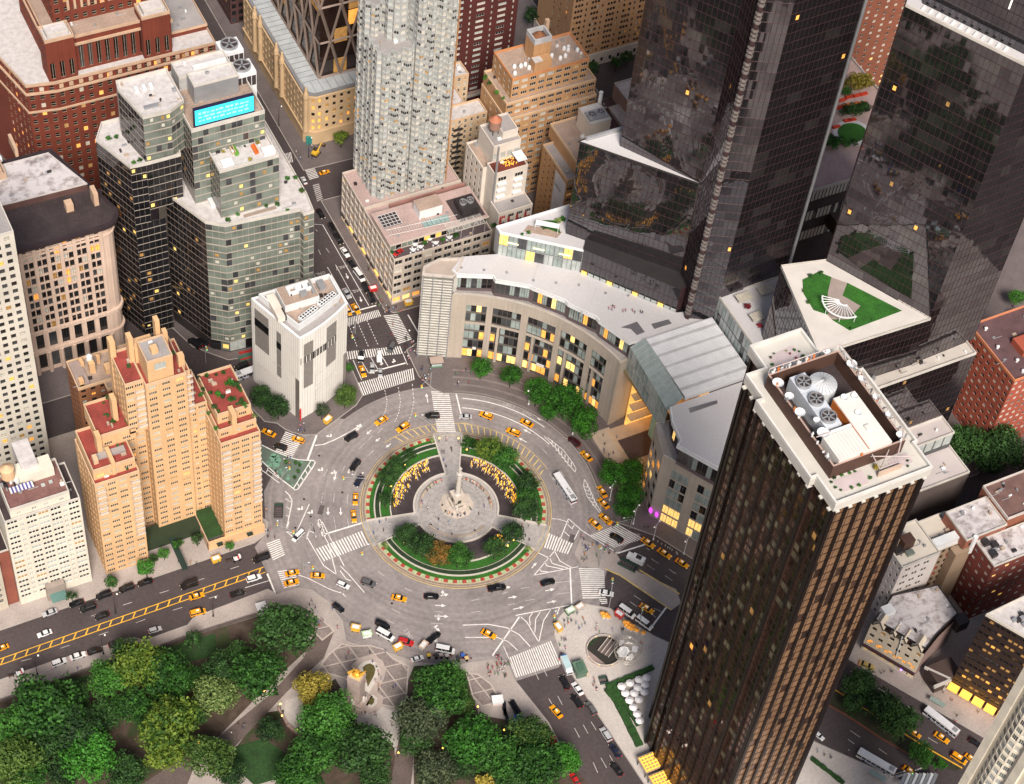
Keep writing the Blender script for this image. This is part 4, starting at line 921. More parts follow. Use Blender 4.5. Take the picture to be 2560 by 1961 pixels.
slot(*Lf,.02,.33,22.5,42.5,GSLOT);slot(*Lf,.50,.60,15.5,40,GSLOT);slot(*Lf,.91,.995,0,22.5,mat('brown grey slot',(.16,.145,.135),rough=.3));slot(*Lf,.02,.33,33.5,37.5,GL_DARK,'glass_slot',.12);slot(*Lf,.50,.60,31,34.5,GL_DARK,'glass_slot',.12)
def aslot(i,t0,t1,z0,z1,m,out=.06):slot(arc[i],arc[i+1],t0,t1,z0,z1,m,'glass_slot',out)
aslot(0,.3,1,17,41.5,GSLOT);aslot(2,.1,.95,21,42.5,GSLOT);aslot(3,.72,1.0,1,19,GSLOT)
for i,(t0,t1)in enumerate(((.3,1),(0,1),(0,.95))):aslot(i,t0,t1,31.2,34.8,GL_DARK,.13)
for i in range(3):
    for k in range(7):aslot(i,.06+k*.135,.12+k*.135,31.2,34.8,RIB if k%2 else GSLOT,.17)
LN=mat('pale panel outline',(.48,.47,.45),rough=.7)
for z0,z1 in((14.5,20.5),(6.5,12.5)):
    for z in(z0,z1):
        for i,(a,c)in((1,(.2,1)),(2,(0,.95))):aslot(i,a,c,z-.09,z+.09,LN,.09)
    aslot(1,.2,.23,z0,z1,LN,.1);aslot(2,.93,.95,z0,z1,LN,.1)
    for z in(z0-2,z1+1):slot(*Lf,.06,.62,z-.08,z+.08,JNT,'panel_line',.1)
B.roof(mf,45.5,ROOF_G,.35,WHITE_P,.8)
inn=[(-35.0,61.6),(-28,64.2),(-15.8,69.6),(-15.8,80),(-42.4,80.4)]
PW=mat('white parapet panel',(.68,.70,.72),rough=.4,var=.05)
B.vol(inn,45.5,48.6,PW,{});B.roof(inn,46.4,ROOF_T,2.2,PW,.5)
B.box('roof_plant',PW,-36.5,-23.5,70.5,79.5,46.4,49.8);B.box('roof_plant',ROOF_T,-36.3,-23.7,70.7,79.3,49.8,49.95)
for x0,x1,y0,y1,z0,z1,m in[(-40.5,-37.4,67,78.5,46.4,48.9,mat('cream roof shed',(.68,.62,.55))),(-37.8,-37.3,67,71,46.4,49,METAL_D),(-33,-25,74,74.9,50,51.3,WHITE_P),(-33,-25,77,77.9,50,51.3,WHITE_P),(-33.4,-32.4,74,78,50,51,WHITE_P),(-25.4,-24.4,72,78,50,51,METAL_G),(-30.6,-28.4,75.2,76.8,50,51.6,WHITE_P),(-27.8,-26,75.2,76.8,50,51.6,WHITE_P),(-30,-27.5,72,73.4,50,52,METAL_G),(-21.5,-19,75,78.6,46.4,48.5,METAL_G)]:B.box('roof_unit',m,x0,x1,y0,y1,z0,z1)
for q in range(2):
    x0=-33.5+q*8.6;y0=64.6+q*3.6;d=(.92,.39)
    B.one('condenser_rack',WHITE_P,lambda b:b.obox((x0+4,y0+1.7),d,8,2.2,46.6,48.0))
    for k in range(6):
        for r in(-.5,.5):c=(x0+4+d[0]*(k-2.5)*1.25-d[1]*r,y0+1.7+d[1]*(k-2.5)*1.25+d[0]*r);B.one('condenser_fan',METAL_D,lambda b:b.obox(c,d,.85,.6,48.0,48.06))
B.box('banner',mat('red banner',(.55,.02,.02),rough=.7),-36.4,-35.9,56.9,57.4,.5,7)
B.done()

# --- corner block on the avenue with roof terrace
CC=mat('pale concrete frame',(.54,.47,.41),rough=.85,streak=.08,var=.07,scale=.15,var2=.06)
B=Bld('office_building','low pale concrete corner block with a roof terrace and white tables on the avenue',(38,115))
pcg=lambda r,k,nf,nb,g:g.choices([LIT_B,LIT,GL_DARK],[.5,.3,.2])[0]if r==0 else g.choices([GL_DARK,GL_MID,LIT_D,BLIND],[.66,.2,.09,.05])[0]
pf=dict(fh=4.1,bw=4.1,ww=3.2,wh=2.7,sill=.9,style='n2',fm=FR_WHITE,panes=pcg,rc=.6)
block(B,17.8,59,96.4,146,0,25,CC,pf,dict(pf,bw=4.3),ROOF_P,.7,CC)
B.mb('terrace',mat('dark terrace deck',(.085,.065,.07),var=.15,scale=.5,var2=.15)).box(18.3,58.5,96.9,101.4,25,25.15)
block(B,18.2,58.6,101.2,117,25,29.2,CC,dict(fh=4.2,bw=2.4,cw=True,span=.5,mull=.2,style='pane',panes=[(GL_DARK,.5),(GL_GREEN,.3),(LIT,.2)],rc=.1),None,ROOF_P,.4,CC)
B.mb('roof',ROOF_P).sheet([(17.6,100.2),(59,100.2),(59,118),(17.6,118)],29.7);B.mb('roof_edge',CC).box(17.6,59,100.0,100.3,29.2,29.85)
B.box('lift_house',WHITE_P,33.5,43,108.4,114,29.2,34.5);B.box('roof_slab',ROOF_T,33.3,43.2,108.2,114.2,34.5,34.7)
B.box('plant_well',ROOF_D,47,58,101.5,113.5,29.7,30.1);B.box('roof_plant',METAL_D,49,56,103,110,30,33.5);fan(B,(51,107),1.3,34.1,4);fan(B,(54,107),1.3,34.1,4)
for k in range(6):
    B.box('skylight',mat('aqua skylight',(.25,.38,.38),rough=.2),33.5+k*1.8,35.1+k*1.8,103.8,106.6,29.7,30.3)
B.box('skylight_frame',ROOF_D,19,26.5,109,115.5,29.7,29.9)
for k in range(6):B.box('skylight_bar',WHITE_P,19+k*1.5,19.12+k*1.5,109,115.5,29.9,30.1)
for k in range(5):B.box('skylight_bar',WHITE_P,19,26.5,109+k*1.6,109.12+k*1.6,30.1,30.2)
TRL=mat('white steel trellis',(.66,.64,.62),rough=.5)
B.one('roof_trellis',TRL,lambda b:([b.tube((19+k*1.0,103.2,32),(19+k*1.0,106.0-k*.03,32.1),.06,.06,4)for k in range(22)],b.tube((18.5,103.2,32),(47,100.6,32),.1,.1,4),b.tube((18.5,106,32),(47,103.5,32),.1,.1,4)))
B.one('roof_trellis',TRL,lambda b:([b.tube((41,97.2+k*.42,30.3),(56,97.2+k*.42,30.3),.05,.05,4)for k in range(13)],[b.tube((41+k*3,97.2,30.4),(41+k*3,102.2,30.4),.08,.08,4)for k in range(6)],[b.tube((41+k*5,97.3,25),(41+k*5,97.3,30.3),.08,.08,4)for k in range(4)]))
B.box('parapet',CC,17.8,59,124.6,125.0,25,26.5);B.box('roof_wall',mat('pink brick wall',(.32,.16,.14),var=.12),27,59,121,121.6,25,28)
for u in(17.75,):
    for k in range(12):B.box('shop_awning',mat('lit amber fascia',(1,.6,.15),emit=.4,ecol=(1,.5,.1),var=.4,scale=.4)if k%3==0 else METAL_D,u-.5,u,97+k*4.1,100+k*4.1,3.4,4.2)
B.done()

# --- tall grey bay-windowed tower
GRC=mat('grey precast concrete',(.37,.38,.375),rough=.8,streak=.1,var=.08,scale=.2,var2=.06)
B=Bld('apartment_tower','tall grey apartment tower with zigzag bay windows rising out of the top of the view',(38,135))
p_gr=[(BLIND,.38),(GL_PALE,.30),(GL_DARK,.11),(GL_MID,.17),(LIT_D,.04)]
def zigzag(P0,P1,n,dep):
    L=math.dist(P0,P1);d=((P1[0]-P0[0])/L,(P1[1]-P0[1])/L);nn=(d[1],-d[0]);st=L/n;out=[]
    for i in range(n):
        for t,o in((.0,0),(.24,dep),(.62,dep),(.86,0)):out.append((P0[0]+d[0]*st*(i+t)+nn[0]*o,P0[1]+d[1]*st*(i+t)+nn[1]*o))
    return out
gw=dict(fh=2.95,bw=2.3,ww=1.75,wh=1.5,sill=.85,style='n2',fm=FR_WHITE,panes=p_gr,rc=.15)
def zz(B,u0,u1,v0,v1,z0,z1,nf,nl,dep=1.5):
    fr=zigzag((u0,v0),(u1,v0),nf,dep);le=zigzag((u0,v1),(u0,v0),nl,dep);poly=fr+[(u1,v0),(u1,v1)]+le
    sp={i:gw for i in range(len(fr))};k0=len(fr)+2
    for i in range(len(le)):sp[k0+i]=gw
    B.vol(poly,z0,z1,GRC,sp);return poly
po=zz(B,24.8,37.5,129,140,25,98,3,3);B.roof(po,98,ROOF_G,.8,GRC)
po=zz(B,24.8,37.5,140,149,25,112,3,2);B.roof(po,112,ROOF_G,.8,GRC)
po=zz(B,37.5,53.5,127.8,149,25,196,4,1)
zz(B,31,53.5,134,149,98,196,3,3)
B.box('corner_fin',mat('copper coloured edge strip',(.55,.27,.12),rough=.35,metal=.3),53.5,53.9,127.4,128.4,25,196)  # added strip; sunset glow along this edge put into its colour
B.done()
# terrace wing under it
B=Bld('apartment_building','cream apartment house with dark fire escapes and a white roof behind the corner block',(68,155))
TANP=mat('pale yellow brick',(.56,.42,.28),rough=.9,var=.1,scale=.1,var2=.08)
sF=dict(fh=3.0,bw=2.75,ww=1.1,wh=1.7,style='sash',fm=FR_WHITE,panes=p_res,rc=.2)
block(B,55,79,144.5,152.5,0,38,TANP,sF,None,ROOF_W,.8,PC);block(B,55,73,152.5,164,0,38,TANP,None,None,ROOF_WORN,.8,PC);block(B,55,80,164,172,0,41,TANP,sF,None,ROOF_W,.8,PC)
B.box('stair_house',TANP,62,66,153,157,38,41.5)
for k in range(11):
    z=3.2+k*3.05;B.box('fire_escape_platform',METAL_D,64.2,68.2,143.2,144.5,z,z+.1);B.box('fire_escape_rail',METAL_D,64.2,68.2,143.2,143.26,z,z+1)
    B.one('fire_escape_stair',METAL_D,lambda b:b.tube((64.6,143.6,z),(67.8,143.6,z+3),.12,.12,4))
B.done()
# --- small white house with the wooden water tank
WH2=mat('off white stucco',(.64,.58,.52),rough=.85,var=.07,scale=.2,var2=.05)
B=Bld('apartment_building','small white stucco house with a wooden water tank and a roof bar of orange lights',(69,108))
block(B,61.5,76,97.2,104.5,0,32,WH2,dict(fh=3.4,bw=3.6,ww=2.4,wh=1.8,sill=.9,style='n3',fm=FR_WHITE,panes=[(GL_DARK,.5),(GL_MID,.3),(RED_W,.2)],rc=.2),None,ROOF_G,1.0,WH2)
for k in range(4):B.box('wall_panel',mat('brick red panel',(.36,.035,.03),rough=.8),62+k*3.6,62.9+k*3.6,97.1,97.2,22,30)
block(B,62,76.2,104.5,111,0,46.5,WH2,dict(fh=3.4,bw=7,ww=3.4,wh=2.0,sill=.7,style='n3',fm=FR_WHITE,panes=[(GL_MID,.6),(GL_DARK,.4)],rc=.2,zo=32,zt=1.5),None,ROOF_D,.8,WH2)
block(B,60.5,76.2,111,126,0,44,WH2,None,dict(fh=3.6,bw=4,ww=1.4,wh=2.2,style='sash',panes=p_res),ROOF_T,.9,WH2)
block(B,64.5,76,111.5,124,44,53.5,WH2,dict(fh=9,bw=2.6,ww=2.2,wh=3,sill=3.2,style='pane',panes=[(GL_PALE,1)],rc=.1),None,ROOF_G,1.0,WH2)
block(B,69.5,76,114.5,124,53.5,56.5,WH2,None,None,ROOF_G,.8,WH2)
WOOD=mat('weathered tank timber',(.30,.17,.13),rough=.9,var=.2,scale=1.5)
B.one('water_tank',WOOD,lambda b:b.lathe((68.3,119),[(2.3,56.5),(2.4,60.5)],18));B.one('tank_roof',mat('rust tank roof',(.42,.16,.09),rough=.8),lambda b:b.lathe((68.3,119),[(2.5,60.5),(.1,62.6)],18))
for i in range(4):B.one('tank_leg',METAL_D,lambda b:b.tube((68.3+1.6*math.cos(PI/4+PI/2*i),119+1.6*math.sin(PI/4+PI/2*i),53.5),(68.3+1.6*math.cos(PI/4+PI/2*i),119+1.6*math.sin(PI/4+PI/2*i),56.6),.15,.15,5))
B.box('bar_canopy',WHITE_P,72,76,105,110.5,49.6,49.8);B.box('bar_floor',mat('dark red decking',(.14,.03,.02)),62.6,76,105,110.6,46.5,46.8)
bl=mat('amber bar light',(1,.55,.1),emit=.8,ecol=(1,.42,.03))
for i in range(46):x=rb.uniform(66.5,72);y=rb.uniform(105.4,110);B.one('string_light',bl,lambda b:b.sphere((x,y,48.6),.2,5,3))
B.box('chimney_flue',METAL_G,61.9,62.5,103.6,104.2,26,62)
for z in(34,37.4,40.8):
    for x in(63.5,70.5):B.box('balcony',WHITE_P,x,x+3.6,103.4,104.5,z,z+.9)
B.done()

# --- tan building with a banner
B=Bld('apartment_building','tan brick block with a tall white banner on its side and a twin-fan plant room',(100,110))
block(B,90,112,97,118,0,40,TAN,dict(fh=3.1,bw=3.0,ww=2.2,wh=1.6,style='n3',fm=FR_WHITE,panes=p_res),dict(fh=3.3,bw=3.2,ww=1.0,wh=1.5,style='sash',panes=[(GL_DARK,.8),(GL_MID,.2)],m=(1,9)),ROOF_G,.9,PC)
block(B,94.5,112,99.5,122,40,46,TAN,None,None,ROOF_T,.9,PC)
block(B,104,113,108,118,46,55,mat('white plant room',(.66,.58,.50),var=.06),None,None,ROOF_W,.4)
for x in(106.5,110.4):fan(B,(x,112),1.5,56.4,5)
B.box('fan_plinth',METAL_G,104.6,112.6,109.6,114.6,55,55.9);B.one('roof_pipe',WHITE_P,lambda b:b.tube((113.5,118.5,46),(113.5,118.5,60),.8,.8,10))
o=B.box('banner',mat('white banner',(.70,.70,.74),rough=.6),89.85,89.95,97.6,106,12,38)
cu=bpy.data.curves.new('lettering','FONT');cu.body='zeknu';cu.size=2.2;cu.extrude=.02;cu.resolution_u=2
lo=bpy.data.objects.new('lettering',cu);COL.objects.link(lo);dg=bpy.context.evaluated_depsgraph_get();me=bpy.data.meshes.new_from_object(lo.evaluated_get(dg));bpy.data.objects.remove(lo);me.materials.clear();me.materials.append(METAL_D)
l_=inst('lettering',me,B.root,(89.82-100,105.6-110,31));l_.rotation_euler=(PI/2,0,-PI/2)
for z in(22,16.5,15.6,14.7):B.sub(o,'text_line',mat('grey banner print',(.42,.44,.48)),lambda b:b.box(89.82,89.85,99,104.6,z,z+.25))
B.done()

# --- big tan terraced apartment house
B=Bld('apartment_building','big tan apartment house with set-back terraces, white roof domes and a square tank tower',(98,142))
tg=dict(fh=3.25,bw=3.6,ww=2.6,wh=1.6,style='n3',fm=FR_WHITE,panes=[(GL_DARK,.42),(GL_MID,.26),(BLIND,.16),(GL_PALE,.1),(LIT_D,.06)],rc=.2)
block(B,80,120,131,153,0,45,TAN,tg,dict(tg,bw=4.5,ww=1.2,style='sash',m=(2,6)),ROOF_T,.9,PC)
block(B,80.5,120,133,153,45,51.5,TAN,tg,None,ROOF_T,.9,PC)
block(B,83.5,117,135.5,152,51.5,61,TAN,tg,dict(tg,bw=4,ww=1.6,style='sash'),ROOF_T,1.0,mat('orange brick coping',(.55,.24,.10)))
block(B,95,102.5,141.5,148.5,61,72,TAN,None,None,None);B.roof(rect(95,102.5,141.5,148.5),70.5,ROOF_D,2.2,mat('blue grey coping',(.45,.45,.47)),.6)
B.one('tank_roof',BRN,lambda b:b.lathe((98.8,145),[(2.6,70.5),(2.6,71.2),(.1,73.5)],14));B.box('chimney',STRIM,103,104.4,147.8,149.2,61,75)
B.box('lift_house',TAN,93.5,101,137,140.6,61,65.5);B.box('roof_slab',ROOF_W,93.5,97,137,140,65.5,65.7)
for x,y in[(86,138.5),(87.5,142),(90,141.4),(92,141.6),(92.6,139.4),(104,142.5),(106.5,140),(109,140.5),(110.5,144.5),(111.6,143.2),(112.4,144.6),(115,141.8)]:
    B.one('roof_dome',WHITE_P,lambda b:b.lathe((x,y),[(.8,61),(.8,61.9),(.55,62.5),(.1,62.8)],10))
B.done()

# --- stone base with the diagrid tower
LIME=mat('cast limestone',(.52,.37,.22),rough=.85,var=.08,scale=.15,var2=.06)
B=Bld('office_building','six storey limestone block with corner columns carrying a dark tower of triangular steel bracing',(45,215))
hp=[(20.4,192),(22.4,189.4),(24.5,188.2),(66,188.2),(66,258),(20.4,258)]
hs=dict(fh=3.9,bw=3.1,ww=1.35,wh=1.9,sill=1.0,style='pane',fm=FR_DARK,panes=[(GL_DARK,.35),(LIT,.35),(LIT_D,.3)],rc=.45,zo=7.5,zt=1.2)
B.vol(hp,0,27,LIME,{0:dict(hs,bw=2.2),1:dict(hs,bw=2),2:hs,5:dict(hs,bw=3.5,panes=[(GL_DARK,.85),(LIT_D,.15)])})
B.roof(hp,27,ROOF_G,.6,mat('slate grey coping',(.20,.20,.21)),1.2);B.band(hp,6.6,7.5,.6,LIME);B.band(hp,25.6,26.4,.5,LIME)
TLs=mat('pale steel roof seam',(.42,.45,.47),rough=.4)
B.mb('roof_panel',TLs).box(22,64,190,196.5,27.05,27.2);B.mb('roof_panel',TLs).box(22,29,196.5,256,27.05,27.2)
for k in range(20):B.mb('roof_seam',METAL_D).box(22,29,197+k*3,197.12+k*3,27.2,27.26)
for k in range(13):B.mb('roof_seam',METAL_D).box(22+k*3.3,22.12+k*3.3,190,196.5,27.2,27.26)
for c in((20.9,190.2),(19.8,213),(19.8,219),(19.8,237),(19.8,243)):
    B.one('corner_column',LIME,lambda b:b.lathe(c,[(1.25,7.5),(1.0,12),(1.0,25),(1.3,25.6),(1.1,27.5),(.7,29),(.5,31),(.1,31.6)],10))
B.box('shop_glass',mat('teal shop glass',(.03,.14,.13),rough=.2,emit=.15,ecol=(.05,.5,.4)),20.9,23.2,188.9,190,.5,4.5)
GLB=mat('bronze dark glass',(.022,.012,.010),rough=.08,var=.4,spec=.8)
B.vol(rect(30,66,198,250),27,200,GLB,{0:dict(fh=8,bw=6,cw=True,span=.4,mull=.3,style='pane',panes=[(GLB,.8),(LIT_D,.17),(LIT,.03)],rc=.05),3:dict(fh=8,bw=6,cw=True,span=.4,mull=.3,style='pane',panes=[(GLB,.85),(LIT_D,.15)],rc=.05)},'tower_wall')
STL=mat('satin steel brace',(.26,.20,.17),rough=.45,metal=.3)
for ax,n0_ in((0,4),(1,5)):
    for lv in range(9):
        z0=27+lv*18;z1=z0+18
        for k in range(n0_):
            def P(t,z):return(30+36*t,197.7,z)if ax==0 else(29.7,198+52*t,z)
            t0,t1=k/n0_,(k+1)/n0_;tm=(t0+t1)/2
            a,c=((t0,t1),tm)if lv%2==0 else((tm,tm),t0)
            if lv%2==0:segs=[(P(t0,z0),P(tm,z1)),(P(t1,z0),P(tm,z1))]
            else:segs=[(P(tm,z0),P(t0,z1)),(P(tm,z0),P(t1,z1))]
            for p,q in segs:B.one('diagonal_brace',STL,lambda b:b.tube(p,q,.65,.65,4))
        B.one('horizontal_brace',STL,lambda b:b.tube(P(0,z0),P(1,z0),.55,.55,4))
B.done()

# --- red ornate brick hotel top left
B=Bld('apartment_building','massive ornate red brick block with cream bands at top left',(-50,215))
ro=dict(fh=4.0,bw=3.7,ww=1.7,wh=2.3,sill=.9,style='sash',fm=FR_CREAM,panes=[(GL_DARK,.8),(BLIND,.08),(LIT,.07),(LIT_D,.05)],rc=.4)
rt=dict(fh=11,bw=3.3,ww=1.7,wh=9.4,sill=.8,style='n2',fm=FR_CREAM,panes=[(GL_DARK,.9),(GL_MID,.1)],rc=.6)
R1=[(-92,215),(-88,198),(-77,196),(-14,196),(-14,250),(-100,250)]
B.vol(R1,0,60,REDB,{0:ro,1:ro,2:ro});B.roof(R1,60,ROOF_W,1.0,STRIM);B.band(R1,56.2,57,.7,STRIM);B.band(R1,47,47.8,.4,STRIM)
for k in range(16):B.box('frieze_panel',STRIM,-76+k*3.8,-74.4+k*3.8,195.8,196,57.6,59.4)
R2=[(-84,209),(-79.6,195.6),(-30,192),(-28,236),(-86,236)]
block(B,-77,-30,200,240,60,76,REDB,dict(rt,fh=16,wh=11),ro,ROOF_T,1.0,STRIM);B.band(rect(-77,-30,200,240),72.6,73.6,.6,STRIM)
block(B,-79,-68,197.5,206,60,79,REDB,dict(rt,fh=19,wh=8),ro,ROOF_W,1.2,STRIM);block(B,-42,-31,197.5,206,60,79,REDB,dict(rt,fh=19,wh=8),None,ROOF_W,1.2,STRIM)
for x in(-77.5,-40.5):block(B,x,x+8,199,204.5,79,81,ROOF_W,None,None,ROOF_W,.3)
block(B,-72,-34,209,240,76,98,REDB,dict(ro,fh=4.4,bw=3.4),ro,ROOF_T,1.2,STRIM)
for k in range(11):B.box('pilaster',STRIM,-66.5+k*2.6,-65.6+k*2.6,208.6,209,82,95)
block(B,-68,-38,216,240,98,125,REDB,dict(ro,fh=4.4,bw=3.0),ro,ROOF_T,1.2,STRIM);B.band(rect(-68,-38,216,240),100,101,.6,STRIM);B.band(rect(-72,-34,209,240),96,97.4,.7,STRIM)
block(B,-30,-14,205,250,60,62,REDB,None,None,ROOF_G,.8,STRIM)
B.done()
# --- background blocks
def far_block(label,u0,u1,v0,v1,z,wm,front,left,rm=ROOF_D,par=.8):
    B=Bld('apartment_building' if 'apartment' in label else 'office_building',label,((u0+u1)/2,(v0+v1)/2));block(B,u0,u1,v0,v1,0,z,wm,front,left,rm,par);B.done();return B
far_block('dark office slab with rows of pale panes at the top left corner',-110,-72,262,300,74,mat('near black facade',(.035,.024,.026)),dict(fh=3.4,bw=2.6,ww=1.7,wh=1.7,style='n2',panes=[(GL_DARK,.6),(GL_MID,.4)],fm=FR_DARK),None)
far_block('dark brown shop block beyond the avenue with an orange lit shop front',19,60,270,320,38,mat('dark plum facade',(.07,.03,.03)),dict(fh=4,bw=3.2,ww=2,wh=2.4,panes=[(GL_DARK,.5),(GL_MID,.35),(LIT_D,.15)]),dict(fh=4,bw=3.6,ww=2,wh=2.2,panes=[(GL_DARK,.7),(LIT_D,.3)]))
far_block('low dark block beyond the avenue behind the red brick hotel',-70,-8,268,330,30,mat('dark umber facade',(.05,.025,.022)),dict(fh=4,bw=3.2,ww=2,wh=2.2,panes=[(GL_DARK,.6),(LIT_D,.4)]),None,ROOF_D)
DR=mat('dark oxblood brick',(.085,.018,.016),rough=.9,var=.14)
B=Bld('apartment_tower','dark oxblood brick apartment tower with broad pale windows behind the tan terraced house',(97,182))
block(B,72,106,178,205,0,14,DR,None,None,ROOF_T,.8)
block(B,80,109,181,205,14,170,DR,dict(fh=3.0,bw=9,pat=[(-2.4,3.6),(2.6,.7)],wh=1.3,sill=.9,style='n3',fm=FR_WHITE,panes=[(BLIND,.35),(GL_PALE,.3),(GL_MID,.2),(GL_DARK,.15)],rc=.15),dict(fh=3,bw=6,ww=2.2,wh=1.3,style='n2',panes=p_res))
B.done()
TAN2=mat('sandy brick',(.48,.285,.16),rough=.9,var=.09,scale=.1,var2=.07)
B=Bld('apartment_tower','broad sandy brick apartment tower standing above a white base at the top of the view',(160,205))
block(B,141,190,190,220,0,6,mat('white shop base',(.56,.50,.46),var=.08),dict(fh=6,bw=4,ww=1.2,wh=2.2,sill=1.6,panes=[(GL_DARK,1)]),None,ROOF_T)
block(B,142,190,191.5,220,6,120,TAN2,dict(fh=3.1,bw=7.4,pat=[(-2.4,1.1),(-1.0,1.1),(.4,1.1),(2.7,.7)],wh=1.5,style='sash',fm=FR_DARK,panes=[(GL_DARK,.84),(BLIND,.08),(LIT_D,.08)],rc=.2),dict(fh=3.1,bw=6,ww=1.2,wh=1.5,panes=p_res,m=(10,2)))
B.done()
B=Bld('parking_garage','low dark flat roof with a white raised box beside the tan terraced house',(148,150))
block(B,126,172,138,158,0,12,mat('plum garage wall',(.12,.06,.06)),None,None,mat('plum dark roof',(.085,.05,.055),var=.2,scale=.3),.6,mat('plum coping',(.16,.10,.10)))
block(B,146,160,140,158,12,20,mat('peach wall',(.56,.38,.28),var=.08),None,None,ROOF_W,.6);block(B,141,146,140,152,12,13.5,ROOF_W,None,None,ROOF_W,.3)
for i in range(7):x=rb.uniform(128,142);y=rb.uniform(139,156);B.box('roof_unit',rb.choice([METAL_G,WHITE_P,BRN]),x,x+2,y,y+1.5,12,13)
B.done()
# ================================================================== the curved mall and the glass towers
MST=mat('warm grey limestone',(.42,.365,.31),rough=.85,streak=.10,var=.07,scale=.12,var2=.06,scale2=2)
WROOF=mat('white membrane roof',(.54,.525,.54),rough=.85,var=.06,scale=.06,var2=.04,scale2=1.0)
AQUA=mat('pale aqua glass',(.30,.36,.35),rough=.12,var=.25,scale=.25)
SKYL=mat('slate skylight',(.13,.125,.14),rough=.3)
B=Bld('shopping_mall','long curved limestone mall with glowing shop windows following the edge of the circle',(60,10))
RM=69.6
def pol(r,a):return(r*math.cos(R(a)),r*math.sin(R(a)))
def arcfac(a0,a1,z0,z1,sp,r=RM,wm=MST,part='wall',seg=None):
    """curved wall between two angles, seen from the middle of the circle"""
    n=seg or max(1,round(abs(a1-a0)*PI/180*r/4.5))
    for i in range(n):
        A=a0+(a1-a0)*i/n;C=a0+(a1-a0)*(i+1)/n
        B.facade(wm,pol(r,A),pol(r,C),z0,z1,sp,part)
mg=lambda hot:(lambda r,k,nf,nb,g:g.choices([LIT_B,LIT,GL_DARK,AQUA,GL_MID],[.50,.25,.15,.0,.10]if r==0 else([.07*hot,.09,.36,.26,.22]if r<3 else[.01,.03,.34,.42,.20]))[0])
bays=[(68.5,57.0),(55.1,46.3),(44.1,35.0),(33.2,23.7),(21.9,15.8)]
def bay(a0,a1,sp,z0=0,z1=30.5):
    n=max(1,round((a0-a1)*PI/180*RM/2.0))
    arcfac(a0,a1,z0,z1,dict(fh=5.05,bw=1.75,cw=True,span=.9,mull=.13,style='pane',panes=sp,rc=.15),r=RM+.7,wm=mat('bronze spandrel',(.13,.115,.105),rough=.5),part='spandrel',seg=max(1,n//3))
edges=[76.0,63.2]
arcfac(68.8,63.2,0,36,None)
for i,(a0,a1)in enumerate([(63.2,57.0)]+bays[1:]):
    bay(a0,a1,mg(1.0))
    nxt=([55.1,44.1,33.2,21.9,10.2])[i]
    arcfac(a1,nxt,0,36,None)
    arcfac(a0,a1,30.5,36,None)
    for A in(a0,a1):
        p,q=pol(RM,A),pol(RM+.8,A);B.mb('wall',MST).poly([(*p,0),(*q,0),(*q,30.5),(*p,30.5)]if A==a0 else[(*q,0),(*p,0),(*p,30.5),(*q,30.5)])
    if i:
        am=a0+(a1-a0)*.26;d=pol(1,am);B.one('pier',MST,lambda b:b.obox((d[0]*(RM+.35),d[1]*(RM+.35)),(-d[1],d[0]),1.0,.8,0,20.2))
    ac=(a0+a1)/2
    for z in(20.2,):
        B.one('ledge',MST,lambda b:b.ring(RM-.15,RM+.7,a1,a0,z,z+.45))
    B.one('sign_band',mat('white sign band',(.75,.73,.70)),lambda b:b.ring(RM+.3,RM+.62,a1+2,ac,5.2,6.4))if i in(0,2,4)else None
B.one('coping',mat('stone coping strip',(.46,.42,.38),rough=.8),lambda b:b.ring(RM-.12,RM+.8,10.2,68.8,36,36.35))
B.one('terrace',ROOF_G,lambda b:b.ring(RM+.4,RM+6,10,68.8,35.4,35.7))
B.one('end_wall',MST,lambda b:b.obox(pol(RM+9,10.3),pol(1,10.3),19,.8,0,36.3))
# upper set-back glass storey in a saw-tooth line, with the white roof above
zig=[(27.6,64.6),(39.4,59.2),(39.4,57.0),(49.6,50.0),(50.4,48.6),(58.4,39.0),(58.8,37.0),(65.2,27.6),(65.3,25.8),(70.8,12.6)]
up=dict(fh=8.4,bw=1.9,cw=True,span=1.6,mull=.14,style='n2',fm=FR_DARK,panes=[(AQUA,.48),(GL_MID,.2),(GL_DARK,.2),(LIT,.05),(LIT_B,.07)],rc=.12)
def off(p,k):a=math.atan2(p[1],p[0]);r=math.hypot(*p)+k;return(r*math.cos(a),r*math.sin(a))
zi=[off(p,1.7)for p in zig]
for p,q in zip(zi,zi[1:]):B.facade(mat('dark plum soffit',(.12,.09,.095),rough=.6),p,q,35.6,44.4,up if math.dist(p,q)>4 else None,'upper_storey')
roofp=[(26.8,67.5)]+zig+[(73.0,12.6),(76.5,11.2),(102.8,10.8),(103.5,16),(93.5,18.6),(69.6,49.4),(45.4,68.4),(33,72)]
B.mb('roof',WROOF).sheet(roofp,46);B.mb('roof_edge',WHITE_P).prism([*roofp],44.4,45.98,cap=False)
rp=inset(roofp,.5)
for k in range(9):B.mb('roof_coping',WHITE_P).poly([(*roofp[k],46.25),(*roofp[k+1],46.25),(*rp[k+1],46.25),(*rp[k],46.25)])
def flat(part,m,pts,z,h=.15):return B.one(part,m,lambda b:b.prism(ccw(pts),z,z+h))
flat('skylight',SKYL,[(71.3,19.9),(77.8,20.1),(78.1,14.8),(74.8,14.6),(74.1,18.0)],46);flat('skylight',SKYL,[(82.0,17.2),(88.9,16.8),(89.1,14.7),(82.0,14.8)],46)
for i in range(9):B.box('roof_vent',METAL_G,*(lambda x,y:(x,x+.8,y,y+.8))(30+i*7.2,66.5-i*5.1+(i%3)),46,46.5)
